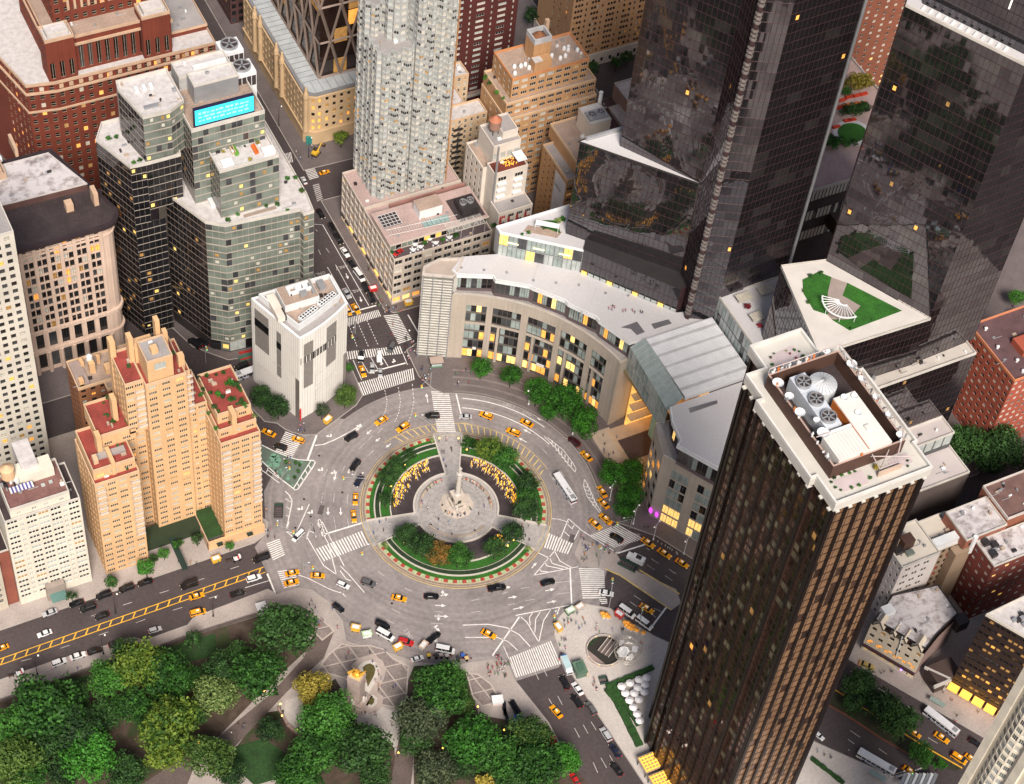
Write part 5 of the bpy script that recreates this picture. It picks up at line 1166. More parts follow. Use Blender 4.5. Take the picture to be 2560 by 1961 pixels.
for pts in([(52,52),(57,58)],[(66,34),(72,40)],[(60,30),(66,36),(80,24)]):
    for p,q in zip(pts,pts[1:]):B.one('roof_seam',mat('roof seam',(.52,.50,.50)),lambda b:b.obox(((p[0]+q[0])/2,(p[1]+q[1])/2),((q[0]-p[0])/math.dist(p,q),(q[1]-p[1])/math.dist(p,q)),math.dist(p,q),.25,46,46.06))
# louvred glass prow at the left end
pr=[(18.2,72.4),(16.4,69.4),(25.9,64.3),(29,66.5),(33,71),(25,73.8)]
LOUV=mat('pale glass louvre',(.60,.58,.54),rough=.3,var=.15,scale=.4)
B.vol(pr,0,45,mat('grey prow glass',(.19,.19,.175),rough=.2,var=.25,scale=.3),{})
for k in range(30):
    B.one('louvre',LOUV,lambda b:b.prism(inset(pr,-.35),1.2+k*1.45,1.55+k*1.45,bottom=True))
for t in(0,.33,.66,1):B.one('mullion',METAL_G,lambda b:b.tube((16.3+9.6*t,69.0-5.1*t,0),(16.3+9.6*t,69.0-5.1*t,46),.22,.22,4))
B.roof(pr,45.6,mat('tan prow roof',(.42,.35,.30),var=.08),.6,mat('prow coping',(.50,.45,.41)),.5,.4)
# upper block behind the prow with a roof garden
T5=[(45.6,68.2),(69.7,49.2),(80,44),(80,71.5),(45.6,71.5)]
B.vol(T5,45,57,METAL_G,{0:dict(fh=6,bw=3.4,cw=True,span=.35,mull=.14,style='n2',fm=FR_DARK,panes=[(AQUA,.5),(GL_PALE,.25),(LIT_Y,.12),(GL_MID,.13)],rc=.1)})
for k in range(3):B.one('strip_light',mat('pale strip light',(.9,.9,.6),emit=.6,ecol=(1,.9,.45)),lambda b:b.obox((49.5+k*7.5,64.8-k*5.95),(.785,-.62),4.2,.1,53.2,53.8))
B.roof(T5,57,WROOF,.7,WHITE_P,.6)
flat('roof_garden',GRASS,[(62,64.5),(66,60),(68,66),(63,68)],57,.4);flat('roof_deck',ROOF_T,[(54,66),(64,58.5),(67,60.5),(57,68)],57,.2)
B.one('pergola',WHITE_P,lambda b:b.prism(ccw([(58,65),(65,60),(66.4,61.8),(59.4,67)]),60,60.15))
for p in((58.2,65.1),(64.9,60.2),(66.2,61.8),(59.5,66.8)):B.one('pergola_post',WHITE_P,lambda b:b.tube((*p,57),(*p,60),.1,.1,4))
B.done()

# right half of the mall with the glass atrium between
B=Bld('shopping_mall','right half of the limestone mall with a glass atrium beam and a white standing-seam roof',(85,-10))
rs=[(66.9,-16.6),(65.4,-20.5),(63.9,-25.2),(62.6,-29.8),(71.0,-43.6),(80,-58),(96,-58),(96,-18.5),(77,-18.2)]
ps_=lambda r,k,nf,nb,g:g.choices([LIT_B,GL_DARK,AQUA],[.95,.03,.02]if r<2 else[.0,.45,.55])[0]
ps2=dict(fh=5.05,bw=2.6,cw=True,span=.6,mull=.16,style='n2',fm=FR_DARK,panes=ps_,rc=.25)
cur=rs[:4]
for p,q in zip(cur,cur[1:]):B.facade(MST,p,q,0,36,dict(fh=5.6,bw=5.2,ww=3.2,wh=4.2,sill=.8,style='n3',fm=FR_DARK,panes=[(GL_DARK,.55),(LIT,.25),(LIT_B,.2)],rc=.4,zt=6))
P0,P1=rs[3],rs[4];L=math.dist(P0,P1);dd=((P1[0]-P0[0])/L,(P1[1]-P0[1])/L)
def along(t):return(P0[0]+dd[0]*t,P0[1]+dd[1]*t)
B.facade(MST,P0,along(4.3),0,36,None);B.facade(MST,along(4.3),along(11.2),0,31,ps2);B.facade(MST,along(4.3),along(11.2),31,36,None)
B.facade(MST,along(11.2),along(14.8),0,36,None);B.facade(MST,along(14.8),rs[5],0,31,ps2);B.facade(MST,along(14.8),rs[5],31,36,None);B.facade(MST,rs[5],rs[6],0,36,None)
B.box('purple_sign',mat('purple sign light',(.7,.15,.8),emit=1.0,ecol=(.6,.05,.75)),62.0,62.6,-31.2,-29.9,3.2,5);B.box('purple_sign',MATS['purple sign light'],63.1,63.7,-33.6,-32.4,3.2,5)
B.mb('terrace',ROOF_G).sheet(rs,35.6);B.mb('parapet',mat('white rail',(.66,.65,.66))).prism(inset(rs,.1),36,36.4,cap=False)
us=[(69.8,-18.4),(67.3,-24.5),(66.1,-32.6),(63.9,-33.9),(71.6,-47),(80,-60),(100,-60),(100,-18.3)]
uz=[off(p,1.2)for p in us[:5]]+[(81.5,-60)]
for p,q in zip(uz,uz[1:]):B.facade(MATS['dark plum soffit'],p,q,35.6,44.4,dict(up,panes=[(AQUA,.35),(GL_MID,.35),(LIT_B,.1),(GL_DARK,.2)])if math.dist(p,q)>4 else None,'upper_storey')
B.mb('roof',WROOF).sheet(us,46);B.mb('roof_edge',WHITE_P).prism(us,44.4,45.98,cap=False);ui=inset(us,.5)
for k in range(5):B.mb('roof_coping',WHITE_P).poly([(*us[k],46.25),(*us[k+1],46.25),(*ui[k+1],46.25),(*ui[k],46.25)])
flat('skylight',SKYL,[(75.6,-21.5),(86.6,-22.2),(86.1,-23.5),(75.1,-23.5)],46)
# atrium
AT=mat('brushed atrium soffit',(.30,.25,.14),rough=.35,metal=.4)
B.box('atrium_beam',AT,70.5,76,-17.6,12.4,30,31)
B.facade(MATS['pale mullion grid'],(71.2,12.4),(69.6,-18),31,43.5,dict(fh=6.2,bw=2.5,cw=True,span=.3,mull=.16,style='cross',fm=METAL_G,panes=[(AQUA,.7),(GL_PALE,.3)],rc=.1),'atrium_glass')
B.one('glass_slope',mat('grey green sloping glass',(.27,.32,.31),rough=.15,var=.12,scale=.4),lambda b:b.poly([(71.2,12.4,43.5),(69.6,-18,43.5),(75.6,-17.6,47.4),(76.4,11.2,47.4)]))
for k in range(13):v=11.5-k*2.4;B.one('slope_bar',METAL_G,lambda b:b.tube((71.1-.05*k,v+.6,43.6),(76.3-.05*k,v,47.5),.09,.09,4))
B.box('atrium_roof',mat('white standing seam roof',(.56,.57,.595),rough=.45,var=.04,scale=.1),76.2,103.4,-17.6,10.9,45.5,47.4)
for k in range(48):B.mb('roof_seam',mat('white roof rib',(.70,.71,.74),rough=.4)).box(76.3,103.3,-17.3+k*.585,-17.16+k*.585,47.4,47.58)
for k in range(5):B.box('roof_walkway',mat('grey roof walkway',(.46,.46,.48),rough=.5),76.3,103.3,-14.6+k*5.4,-13.6+k*5.4,47.42,47.62)
B.box('atrium_floor',mat('pale atrium floor',(.60,.45,.32),rough=.4),66,100,-16.5,10,.14,.3)
LA=mat('amber atrium wall',(.9,.55,.2),emit=.45,ecol=(1,.5,.1),var=.5,scale=.3,var2=.3,scale2=1.2)
B.box('shop_front',LA,74,98,9.6,10.2,.3,24);B.box('shop_front',LA,97,98,-16,9.6,.3,24);B.box('shop_front',LA,78,97,-17.4,-16.8,.3,24)
for z in(6,12,18):B.box('gallery',mat('gallery slab',(.55,.45,.33)),74,98,6.5,9.6,z,z+.6);B.box('gallery',MATS['gallery slab'],93,98,-16,6.5,z,z+.6)
B.box('green_banner',mat('white green banner',(.5,.68,.45)),77,77.3,-4,-1.2,6,22);B.box('stair',mat('dark timber stair',(.09,.06,.055)),68,82,-6,4,.3,.5)
B.box('entrance_floor',mat('mirror bright entrance floor',(.55,.45,.36),rough=.3),60,68,-14,11,.14,.22);B.box('planter_mat',mat('spotted carpet',(.30,.19,.09),var=.4,scale=2),74,84,-14.5,-8.5,.3,.42)
B.done()

# glass towers -------------------------------------------------------
MIR=mat('smoked mirror glass',(.15,.145,.158),rough=.025,metal=.92,var=.2,scale=.06,spec=.9)
MIR2=mat('darker smoked glass',(.115,.108,.12),rough=.03,metal=.9,var=.25,scale=.1,spec=.8)
MIR3=mat('smoked glass with grey blinds',(.15,.145,.15),rough=.06,metal=.85,var=.2,scale=.2)
TGR=mat('dark bronze mullion',(.085,.045,.048),rough=.35,metal=.4)
def tw(lit=.006,bl=.10):
    st={}
    def f(r,k,nf,nb,g):
        if k==0 or 'run' not in st or st['run'][1]<=0:st['run']=[g.choices([MIR,MIR2,MIR3],[.56,.34-bl*.3,bl])[0],g.choice([2,3,3,4,6])]
        st['run'][1]-=1
        q=g.random()
        return LIT if q<lit*.5 else LIT_D if q<lit else st['run'][0]
    return f
TW=dict(fh=3.9,bw=1.75,cw=True,span=.16,mull=.10,style='pane',panes=tw(),rc=.06,litbase=MIR2)
B=Bld('glass_tower','left dark mirror-glass tower with a louvred corner edge and a trapezoid front block',(110,30));B.tilt=.003
t1p=[(79.7,52.4),(97,26.2),(95.3,15),(104,10.2),(132.8,11.3),(150,40),(135,58)]
B.vol(t1p,46,215,TGR,{0:TW,1:TW,2:TW,3:dict(TW,panes=tw(.004,.14))},'curtain_wall')
LV=mat('bright louvre blade',(.22,.20,.19),rough=.4,metal=.2)
B.one('corner_edge',TGR,lambda b:b.prism([(94.8,15.5),(94.9,14.7),(95.6,14.0),(96.5,14.6)],46,215))
for k in range(100):B.one('louvre',LV if k%4 else METAL_D,lambda b:b.prism([(94.6,15.6),(94.7,14.6),(95.6,13.8),(96.4,14.2)],47+k*1.68,47+k*1.68+(1.0 if k%4 else.1)))
B.one('corner_post',METAL_G,lambda b:b.tube((132.8,11.2,46),(132.8,11.2,215),.6,.6,6))
trp=[(67.9,59.4),(96.9,26.4),(100,40),(90,57.8),(83.3,57.8)]
TWF=dict(TW,panes=[(MIR,.97),(MIR2,.03)],fh=4.1,bw=1.9)
B.vol([(67.9,59.4),(96.9,26.4),(104,30),(100,59.4)],57,103,TGR,{0:TWF},'front_block')
B.mb('roof',WROOF).sheet([(67.9,59.4),(96.9,26.4),(104,30),(100,59.4)],103);B.mb('roof_edge',METAL_D).prism(inset([(67.9,59.4),(96.9,26.4),(104,30),(100,59.4)],-.25),102.4,103.3,cap=False)
B.mb('roof_edge',METAL_G).box(70,95,58.6,59.5,103,104.4)
lowp=[(69.7,49.2),(93.2,19.0),(97,20),(97,45),(75,56)]
B.vol(lowp,46,58,TGR,{0:dict(TWF,fh=6)},'lower_block');B.mb('ledge',METAL_D).sheet(lowp,58)
for k in range(15):B.one('balustrade_panel',GL_PALE if k%4 else LIT_Y,lambda b:b.obox((70.6+k*1.55,47.6-k*2.0),(.612,-.79),2.1,.15,46,47.6))
# dark link block with the light strips and roof garden behind
B.vol([(132.8,11.3),(136,-4),(172,-2),(172,60),(132,60)],40,47,ROOF_D,{},'link')
lk=[(150,27),(190,27),(190,58),(150,58)]
B.done()
B=Bld('glass_tower','right dark mirror-glass tower with a roof lawn and white deck at its foot',(135,-30));B.tilt=.003
t2=[(124.8,-14.1),(143.5,-49.2),(170,-48),(176,-10),(140,2)]
B.vol(t2,70,204,TGR,{0:dict(TW,panes=tw(.012,.14)),1:TW},'curtain_wall')
B.one('terrace',WROOF,lambda b:b.sheet(t2,204));B.one('terrace_rail',PARAPET,lambda b:[b.obox(((p[0]+q[0])/2,(p[1]+q[1])/2),((q[0]-p[0])/math.dist(p,q),(q[1]-p[1])/math.dist(p,q)),math.dist(p,q),.5,204,205)for p,q in((t2[0],t2[1]),(t2[1],t2[2]))])
B.vol(inset(t2,4.5),204,245,mat('black upper storey',(.02,.018,.02),rough=.3),{0:dict(TW,panes=[(MIR2,1)])},'upper_wall')
for k in range(5):t=.25+k*.17;x,y=128+(144.5-128)*t,-12.5+(-46+12.5)*t;B.one('light_fin',mat('white light fin',(.9,.85,.75),emit=.7),lambda b:b.tube((x+1.4,y+1.2,216),(x+1.4,y+1.2,245),.3,.3,4))
for k in range(12):t=.12+k*.062;x,y=126.6+18.7*t,-13+(-35.1)*t;B.one('terrace_lounger',WHITE_P,lambda b:b.obox((x+.5,y+.3),(.88,.47),1.9,.8,204,204.5))
gb=[(109.2,-10.6),(100.6,-48.2),(143.4,-49.4),(124.7,-14.0)]
B.vol(gb,46,94,TGR,{0:TWF,1:TW},'garden_block');B.mb('roof',mat('white stone deck',(.58,.55,.52),rough=.85,var=.08,scale=.15,var2=.06)).sheet(gb,94);B.mb('roof_edge',PARAPET).prism(inset(gb,-.2),93.2,94.5,cap=False)
flat('roof_lawn',GRASS,[(112.5,-18.7),(119.5,-17.6),(122.3,-21.4),(117.6,-26.6),(114.6,-31.0),(112.2,-35.0),(108.9,-31.5),(109.6,-24)],94,.25)
flat('roof_lawn',GRASS,[(126.0,-25.6),(136.4,-43.0),(115.4,-43.7),(112.4,-37.5),(117.6,-39.6),(124.6,-36),(121.4,-29.8)],94,.25)
PV=mat('taupe paving',(.33,.27,.25),rough=.85,var=.1)
flat('paving_path',PV,[(122.3,-21.4),(126,-25.6),(121.4,-29.8),(124.6,-36),(117.6,-39.6),(112.4,-37.5),(112.2,-35),(117.6,-26.6)],94,.15);flat('paving_path',mat('slate paving',(.20,.19,.20)),[(120.6,-38),(127.7,-38.6),(124.5,-41.6),(119.6,-41)],94,.2)
B.one('fan_pergola',WHITE_P,lambda b:[b.tube((118.6+1.8*math.cos(R(a)),-34+1.8*math.sin(R(a)),97),(118.6+7.2*math.cos(R(a)),-34+7.2*math.sin(R(a)),97),.14,.14,4)for a in range(140,271,10)])
B.one('fan_rim',WHITE_P,lambda b:(b.ring(7.0,7.5,138,272,96.85,97.1,c=(118.6,-34)),b.ring(1.6,2.1,138,272,96.85,97.1,c=(118.6,-34))))
for a in(140,184,228,270):B.one('pergola_post',WHITE_P,lambda b:b.tube((118.6+7.1*math.cos(R(a)),-34+7.1*math.sin(R(a)),94),(118.6+7.1*math.cos(R(a)),-34+7.1*math.sin(R(a)),97),.12,.12,4))
wk=[(100,-54),(167,-54),(167,-47.4),(100,-47.4)]
B.vol(wk,0,70,TGR,{0:dict(TW,panes=tw(.02,.05)),3:TW},'front_wing');B.roof(wk,70,mat('walkway concrete',(.50,.46,.42),var=.1,scale=.2),.9,PARAPET)
for k in range(22):B.box('roof_grille',GL_PALE if k%2 else METAL_D,112+k*2.4,114+k*2.4,-47.3,-44.6,69.2,69.4)
B.box('roof_shelf',ROOF_D,100,170,-47.3,-43,68.6,69)
wt=[(103.7,9.3),(103.9,-10.2),(110,-12),(128,-12),(128,11)]
B.vol([(103.9,11),(103.9,-18),(132,-18),(132,11)],45.5,58,TGR,{0:dict(TW,fh=6,bw=2,span=.3,panes=[(AQUA,.55),(GL_PALE,.25),(GL_MID,.2)])},'terrace_block')
B.roof([(103.9,11),(103.9,-18),(132,-18),(132,11)],58,WROOF,.9,PARAPET)
for c,w in(((111.4,6.0),5.5),((120.5,6.2),5.5),((111,-3.6),4.4)):
    B.box('roof_pergola',mat('cream trellis',(.50,.46,.38),rough=.8),c[0]-w/2,c[0]+w/2,c[1]-1.9,c[1]+1.9,60,60.1)
    for k in range(6):B.box('trellis_bar',PARAPET,c[0]-w/2+k*w/5-.08,c[0]-w/2+k*w/5+.08,c[1]-2,c[1]+2,60.1,60.3)
for u0,u1,v0,v1,z0,z1,m in[(86,163.5,-74.5,-57,0,29,mat('umber stone base',(.115,.09,.085),var=.1)),(100,163,-62,-53.9,29,37,GL_MID)]:block(B,u0,u1,v0,v1,z0,z1,m,dict(fh=8,bw=4,cw=True,span=2,mull=.3,style='pane',panes=[(GL_PALE,.5),(GL_MID,.5)])if z0 else None,None,mat('pale low roof',(.50,.45,.44),var=.08,scale=.1),.8,PARAPET,'low_wing')
B.done()
# link building between the towers with the coloured roof garden
B=Bld('office_building','dark low block between the two glass towers with a garden terrace around an oval lawn',(185,60))
lb=rect(150,215,40,105)
B.vol(lb,0,62,ROOF_D,{0:dict(fh=10,bw=1.6,cw=True,span=5.4,mull=.18,style='pane',panes=[(BLIND,.85),(GL_MID,.15)],rc=.2,zo=30)})
B.roof(lb,62,ROOF_P,1.2,PARAPET)
ov=W('3',1095,845,62.3)
flat('oval_lawn',GRASS,[(ov[0]+5.8*math.cos(R(a)),ov[1]+5.0*math.sin(R(a)))for a in range(0,360,20)],62.2,.3);flat('lawn_surround',WROOF,[(ov[0]+7.8*math.cos(R(a)),ov[1]+6.8*math.sin(R(a)))for a in range(0,360,20)],62,.25)
B.done()
OB=mat('orange brown brick',(.27,.095,.055),rough=.9,var=.1)
B=Bld('apartment_tower','orange brown brick apartment block with stacked balconies behind the garden terrace',(235,120))
block(B,205,270,106,150,0,150,OB,dict(fh=3.0,bw=4.4,ww=1.5,wh=1.3,style='n2',fm=FR_WHITE,panes=[(GL_DARK,.55),(BLIND,.42),(LIT_Y,.03)]),None)
for x in(212.5,216):balcs(B,(x,),106,64,148,3.0)
B.done()

# ================================================================== the dark bronze tower in front on the right
BRZ=mat('black bronze pier',(.018,.012,.011),rough=.4,metal=.5)
BG1=mat('bronze window glass',(.17,.098,.07),rough=.06,metal=.7,var=.35,scale=.1,spec=.9)
BG2=mat('dark bronze glass',(.075,.045,.034),rough=.06,metal=.6,var=.4,scale=.2,spec=.8)
BGG=mat('gold bronze mirror glass',(.30,.175,.10),rough=.10,metal=.3,var=.18,scale=.08)  # reflection of orange-lit buildings put into the pane colour
BSP=mat('bronze spandrel panel',(.072,.043,.034),rough=.35,metal=.5)
COR=mat('pale concrete roof deck',(.55,.53,.49),rough=.85,var=.07,scale=.2,var2=.05)
B=Bld('hotel_tower','slim dark bronze hotel tower with black vertical piers and roof machinery in a sunken pit',(31,-128),cap=300);B.tilt=.012
def bz(r,k,nf,nb,g):return g.choices([BG1,BG2,BLIND_D,LIT_D,LIT],[.60,.24,.148,.008,.004])[0]
SL=dict(fh=3.55,bw=2.1,cw=True,span=1.0,mull=.09,style='pane',panes=bz,rc=.08,zo=8,zt=.6)
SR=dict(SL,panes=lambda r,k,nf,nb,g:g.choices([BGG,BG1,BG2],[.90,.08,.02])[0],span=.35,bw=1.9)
HT=187.5
hp=[(17.6,-109.7),(17.6,-117.4),(16.3,-117.4),(16.3,-142.8),(17.6,-142.8),(17.6,-151),(44,-151),(44,-110.5),(37.4,-110.5),(37.4,-101.8),(23.6,-101.8),(23.6,-109.7)]
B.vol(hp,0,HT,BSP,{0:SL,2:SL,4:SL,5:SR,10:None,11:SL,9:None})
for v,w in[(-109.9,1.0),(-113.6,.7),(-117.5,1.2),(-122.0,.8),(-126.3,.8),(-130.5,.8),(-134.8,.8),(-139,.8),(-142.9,1.2),(-147,.8),(-150.8,1.2)]:
    x=16.0 if-142.95<=v<=-117.4 else 17.2;B.box('pier',BRZ,x-.25,x+.5,v-w*.4,v+w*.4,0,HT)
    B.one('corbel',COR,lambda b:b.prism([(x-1.3,v-.5),(x+.2,v-.5),(x+.2,v+.5),(x-1.3,v+.5)],HT-.5,HT-.02,bottom=True))
for u,w in[(17.9,1.0),(21.6,.8),(25.5,.8),(29.2,.8),(32.8,.8),(36.4,.8),(40,.8),(43.7,1.1)]:
    B.box('pier',BRZ,u-w*.55,u+w*.55,-151.5,-150.8,0,HT);B.one('corbel',COR,lambda b:b.prism([(u-.5,-152.5),(u+.5,-152.5),(u+.5,-150.9),(u-.5,-150.9)],HT-.5,HT-.02,bottom=True))
for v in(-109.4,-105.6,-102.1):B.box('pier',BRZ,22.9,23.7,v-.45,v+.45,0,HT)
B.box('pier',BRZ,43.6,44.8,-151.6,-150.4,0,HT)
op=[(16.8,-108.6),(16.8,-116.9),(14.9,-116.9),(14.9,-143.2),(16.6,-143.2),(16.6,-152.1),(45.2,-152.1),(45.2,-143.9),(46.2,-143.9),(46.2,-118.3),(44.8,-118.3),(44.8,-109.5),(38.4,-109.5),(38.4,-100.7),(22.6,-100.7),(22.6,-108.6)]
op_ccw=ccw(op)
B.mb('cornice',COR).prism(op_ccw,HT,190.0,bottom=True)
B.mb('roof',COR).sheet(inset(op_ccw,.5),190.02)
oi=inset(op_ccw,.55);pb=B.mb('parapet',mat('white parapet rail',(.64,.63,.60)));N=len(op_ccw)
for k in range(N):
    j=(k+1)%N;pb.poly([(*op_ccw[k],190),(*op_ccw[j],190),(*op_ccw[j],191.1),(*op_ccw[k],191.1)]);pb.poly([(*oi[j],190),(*oi[k],190),(*oi[k],191.1),(*oi[j],191.1)]);pb.poly([(*op_ccw[k],191.1),(*op_ccw[j],191.1),(*oi[j],191.1),(*oi[k],191.1)])
BW=mat('chocolate screen wall',(.075,.036,.025),rough=.8,var=.1)
pit=rect(19.6,40.8,-144.6,-113.4)
B.vol(pit,190,195,BW,{},'screen_wall');pi=inset(pit,.5)
for k in range(4):
    j=(k+1)%4;B.mb('screen_wall',BW).poly([(*pi[j],190.1),(*pi[k],190.1),(*pi[k],195),(*pi[j],195)]);B.mb('screen_cap',mat('rust pink cap',(.42,.30,.26))).poly([(*pit[k],195.0),(*pit[j],195.0),(*pi[j],195.0),(*pi[k],195.0)])
B.mb('pit_floor',ROOF_D).sheet(pi,190.1)
for k in range(3):B.box('cooling_unit',mat('pale blue grey casing',(.56,.60,.66),rough=.4),23.9,28.4,-122.6-k*5.9,-116.8-k*5.9,190.2,195.6);fan(B,(26.1,-119.8-k*5.9),1.9,196.2,6)
B.one('water_tank',mat('pale zinc tank',(.52,.54,.57),rough=.45),lambda b:b.lathe((31,-121.4),[(3.7,190.1),(3.7,195.2),(.15,196.6)],26))
for i in range(20):B.one('tank_seam',METAL_G,lambda b:b.tube((31+3.65*math.cos(2*PI*i/20),-121.4+3.65*math.sin(2*PI*i/20),195.3),(31+.2*math.cos(2*PI*i/20),-121.4+.2*math.sin(2*PI*i/20),196.65),.05,.05,3))
PRF=mat('white block roof',(.68,.66,.63),rough=.85,var=.05,scale=.3)
B.box('plant_house',PRF,30.4,36.8,-145-.0+.8,-127,190.2,196);B.box('plant_house',PRF,21.4,30.39,-144.1,-136.4,190.2,195.97)
B.box('orange_wall',mat('orange louvre wall',(.55,.16,.03),rough=.6),30.25,30.38,-136.2,-127.2,190.2,195.6)
for k in range(8):B.mb('roof_rib',COR).box(22+k*1.0,22.08+k*1.0,-144,-136.5,195.97,196.03)
B.box('pipe_run',mat('rusty pipe',(.45,.20,.12)),30.0,30.2,-144,-131,196.02,196.2);B.box('roof_hatch',PRF,32.6,34,-139,-137.6,196,196.6);B.box('duct',WHITE_P,21.6,30,-136.2,-135.5,195.2,196.2)
rb2=random.Random(11)
def dish(x,y,z,r,a):
    B.one('satellite_dish',WHITE_P,lambda b:(b.lathe((x,y),[(.12,z),(r*.6,z+.15),(r,z+.5)],12,False),b.tube((x,y,z-.9),(x,y,z+.2),.1,.1,5),b.tube((x,y,z+.1),(x,y,z+.9),.05,.05,4)))
for x,y,r in[(19.8,-117.6,1.5),(20.2,-122.4,1.2),(20,-127.8,1.4),(22,-135.5,1.6),(22.6,-131.5,.9),(33.6,-133.5,.9),(40.6,-119.5,1.4),(40.4,-124.6,1.0),(40.6,-131,1.0),(36.8,-113.6,1.0),(40.4,-137,.9),(39.5,-143.4,1.0),(33,-128,1.0),(35.6,-128.6,.9)]:dish(x,y,196,r,0)
for i in range(46):
    s_=rb2.random();side=rb2.choice('LRBT');x,y=(19.5,rb2.uniform(-144,-114))if side=='L' else(41,rb2.uniform(-144,-114))if side=='R' else(rb2.uniform(20,40),-144.5)if side=='B' else(rb2.uniform(20,40),-113.5)
    m=rb2.choice([WHITE_P,WHITE_P,METAL_G,mat('orange antenna',(.6,.18,.04))]);h=rb2.uniform(.5,1.8);B.one('antenna',m,lambda b:(b.box(x-.15,x+.15,y-.15,y+.15,195,195+h),b.box(x-.35,x+.35,y-.1,y+.1,195+h*.5,195+h*.5+.4)))
STE=mat('grey pink steelwork',(.45,.38,.37),rough=.6)
for p,q in[((19.7,-113.5,197.3),(40.7,-113.5,197.3)),((40.7,-113.5,197.3),(40.7,-143,197.3)),((19.7,-136,196.4),(24,-136,196.4)),((30.6,-145,195),(30.6,-149,194)),((30.6,-148.9,193.8),(40.6,-148.9,193.8)),((30.6,-144.8,193.8),(40.6,-148.9,193.8)),((36,-144.8,193.8),(31,-148.9,193.8)),((40.7,-143,197.3),(37.5,-147,192))]:B.one('steel_beam',STE,lambda b:b.tube(p,q,.16,.16,4))
for k in range(6):B.one('steel_post',STE,lambda b:b.tube((19.7+k*4.2,-113.5,193.5),(19.7+k*4.2,-113.5,197.3),.12,.12,4))
for k in range(9):B.one('steel_brace',STE,lambda b:(b.tube((40.7,-114+-k*3.3,194.5),(40.7,-115.6-k*3.3,197.3),.1,.1,4),b.tube((40.7,-117.2-k*3.3,194.5),(40.7,-115.6-k*3.3,197.3),.1,.1,4)))
flat('roof_terrace',mat('lilac terrace paving',(.52,.44,.45),var=.08),[(25.7,-105.2),(33.6,-104.4),(34.6,-109.2),(25.5,-109.6)],190.03,.1)
flat('roof_terrace',MATS['lilac terrace paving'],[(20,-145.6),(28.5,-145.4),(28.2,-149.6),(20.6,-149.4)],190.03,.1);flat('roof_terrace',MATS['lilac terrace paving'],[(36,-145.4),(42,-145.4),(42,-148.4),(36,-148.6)],190.03,.1)
B.box('terrace_wall',mat('salmon planter wall',(.50,.38,.30)),31,38,-148.9,-148.6,190,192)
B.done()
# the entrance canopy at its foot
cn=empty('entrance_canopy',(14,-118,0),'gold lattice glass canopy at the foot of the bronze tower beside the avenue','canopy')
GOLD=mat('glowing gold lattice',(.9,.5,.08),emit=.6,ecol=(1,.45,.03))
for i in range(3):
    b=MB();b.use(mat('cream canopy glass',(.40,.29,.18),rough=.3));b.box(10.6,16.4,-121.6-i*7.2,-115.4-i*7.2,4.0,4.2,True);b.build('canopy_pane',None,cn)
    for k in range(5):
        b=MB();b.use(GOLD);b.box(11+k*1.2,11.22+k*1.2,-121.2-i*7.2,-115.8-i*7.2,4.22,4.5);b.build('lattice_bar',None,cn);b=MB();b.use(GOLD);b.box(11,16.2,-121.0-i*7.2+k*1.15,-120.76-i*7.2+k*1.15,4.25,4.55);b.build('lattice_bar',None,cn)
    for p in((11,-121),(11,-116)):b=MB();b.use(METAL_D);b.tube((p[0],p[1]-i*7.2,.14),(p[0],p[1]-i*7.2,4),.15,.15,6);b.build('post',None,cn)

# ================================================================== blocks on the right and lower right
RB=mat('salmon red brick',(.36,.085,.05),rough=.9,var=.1,scale=.1,var2=.1)
B=Bld('apartment_building','salmon red brick apartment house with white windows and a plum roof',(205,-45))
block(B,193.5,225,-53.5,-25,0,42,RB,dict(fh=3.2,bw=2.9,ww=1.5,wh=1.5,style='n2',fm=FR_WHITE,panes=[(GL_MID,.5),(BLIND,.4),(GL_DARK,.1)]),dict(fh=3.4,bw=3.3,ww=1.7,wh=1.6,style='n2',fm=FR_WHITE,panes=[(GL_MID,.4),(BLIND,.3),(GL_DARK,.3)]),mat('plum roof felt',(.11,.06,.065),var=.2,scale=.3),.9,mat('orange coping',(.58,.22,.11)))
B.box('stair_house',RB,203,212,-45,-38,42,45)
for x,y in((197,-38),(200,-46),(199,-51),(204,-48),(198,-29)):B.one('roof_vent',WHITE_P,lambda b:b.lathe((x,y),[(.5,42),(.5,43),(.7,43.2),(.1,43.8)],8))
B.done()
WHT=mat('white painted side wall',(.64,.59,.57),rough=.85,var=.05,scale=.1)
CRF=mat('cream cracked roof',(.66,.60,.52),rough=.9,var=.07,scale=.15,var2=.05)
B=Bld('apartment_building','white sided apartment block with a cream cracked roof',(130,-95))
ww_=dict(fh=3.9,bw=4.2,pat=[(-.6,.9),(.6,.9)],wh=1.5,style='sash',panes=[(GL_DARK,.7),(GL_MID,.3)],m=(1,3),rc=.2)
block(B,116,131.5,-101,-86,0,33,WHT,ww_,dict(fh=3.6,bw=2.6,ww=1.1,wh=1.8,style='sash',fm=FR_WHITE,panes=p_res),CRF,.7,PARAPET)
wg=dict(fh=3.6,bw=2.6,ww=1.3,wh=1.9,style='sash',fm=FR_DARK,panes=[(GL_DARK,.8),(LIT_D,.1),(RED_W,.1)])
block(B,131.5,144.5,-99,-86,0,31,mat('grey tan brick',(.30,.215,.15),var=.1),wg,None,CRF,.3,PARAPET);B.box('rear_bay',MATS['grey tan brick'],138,144.5,-102.5,-99,0,30)
B.box('roof_gallery',WHITE_P,131.5,143.5,-98.6,-95.5,31,34);B.box('roof_house',BW,119.8,124.2,-95.2,-91.6,33,37.5);B.one('water_tank',mat('tan tank timber',(.42,.30,.22)),lambda b:b.lathe((117.6,-91.4),[(2.2,33),(2.2,37.4),(.2,38.8)],14));B.box('skylight',GL_GREEN,120.2,123,-98,-96,33,34.2)
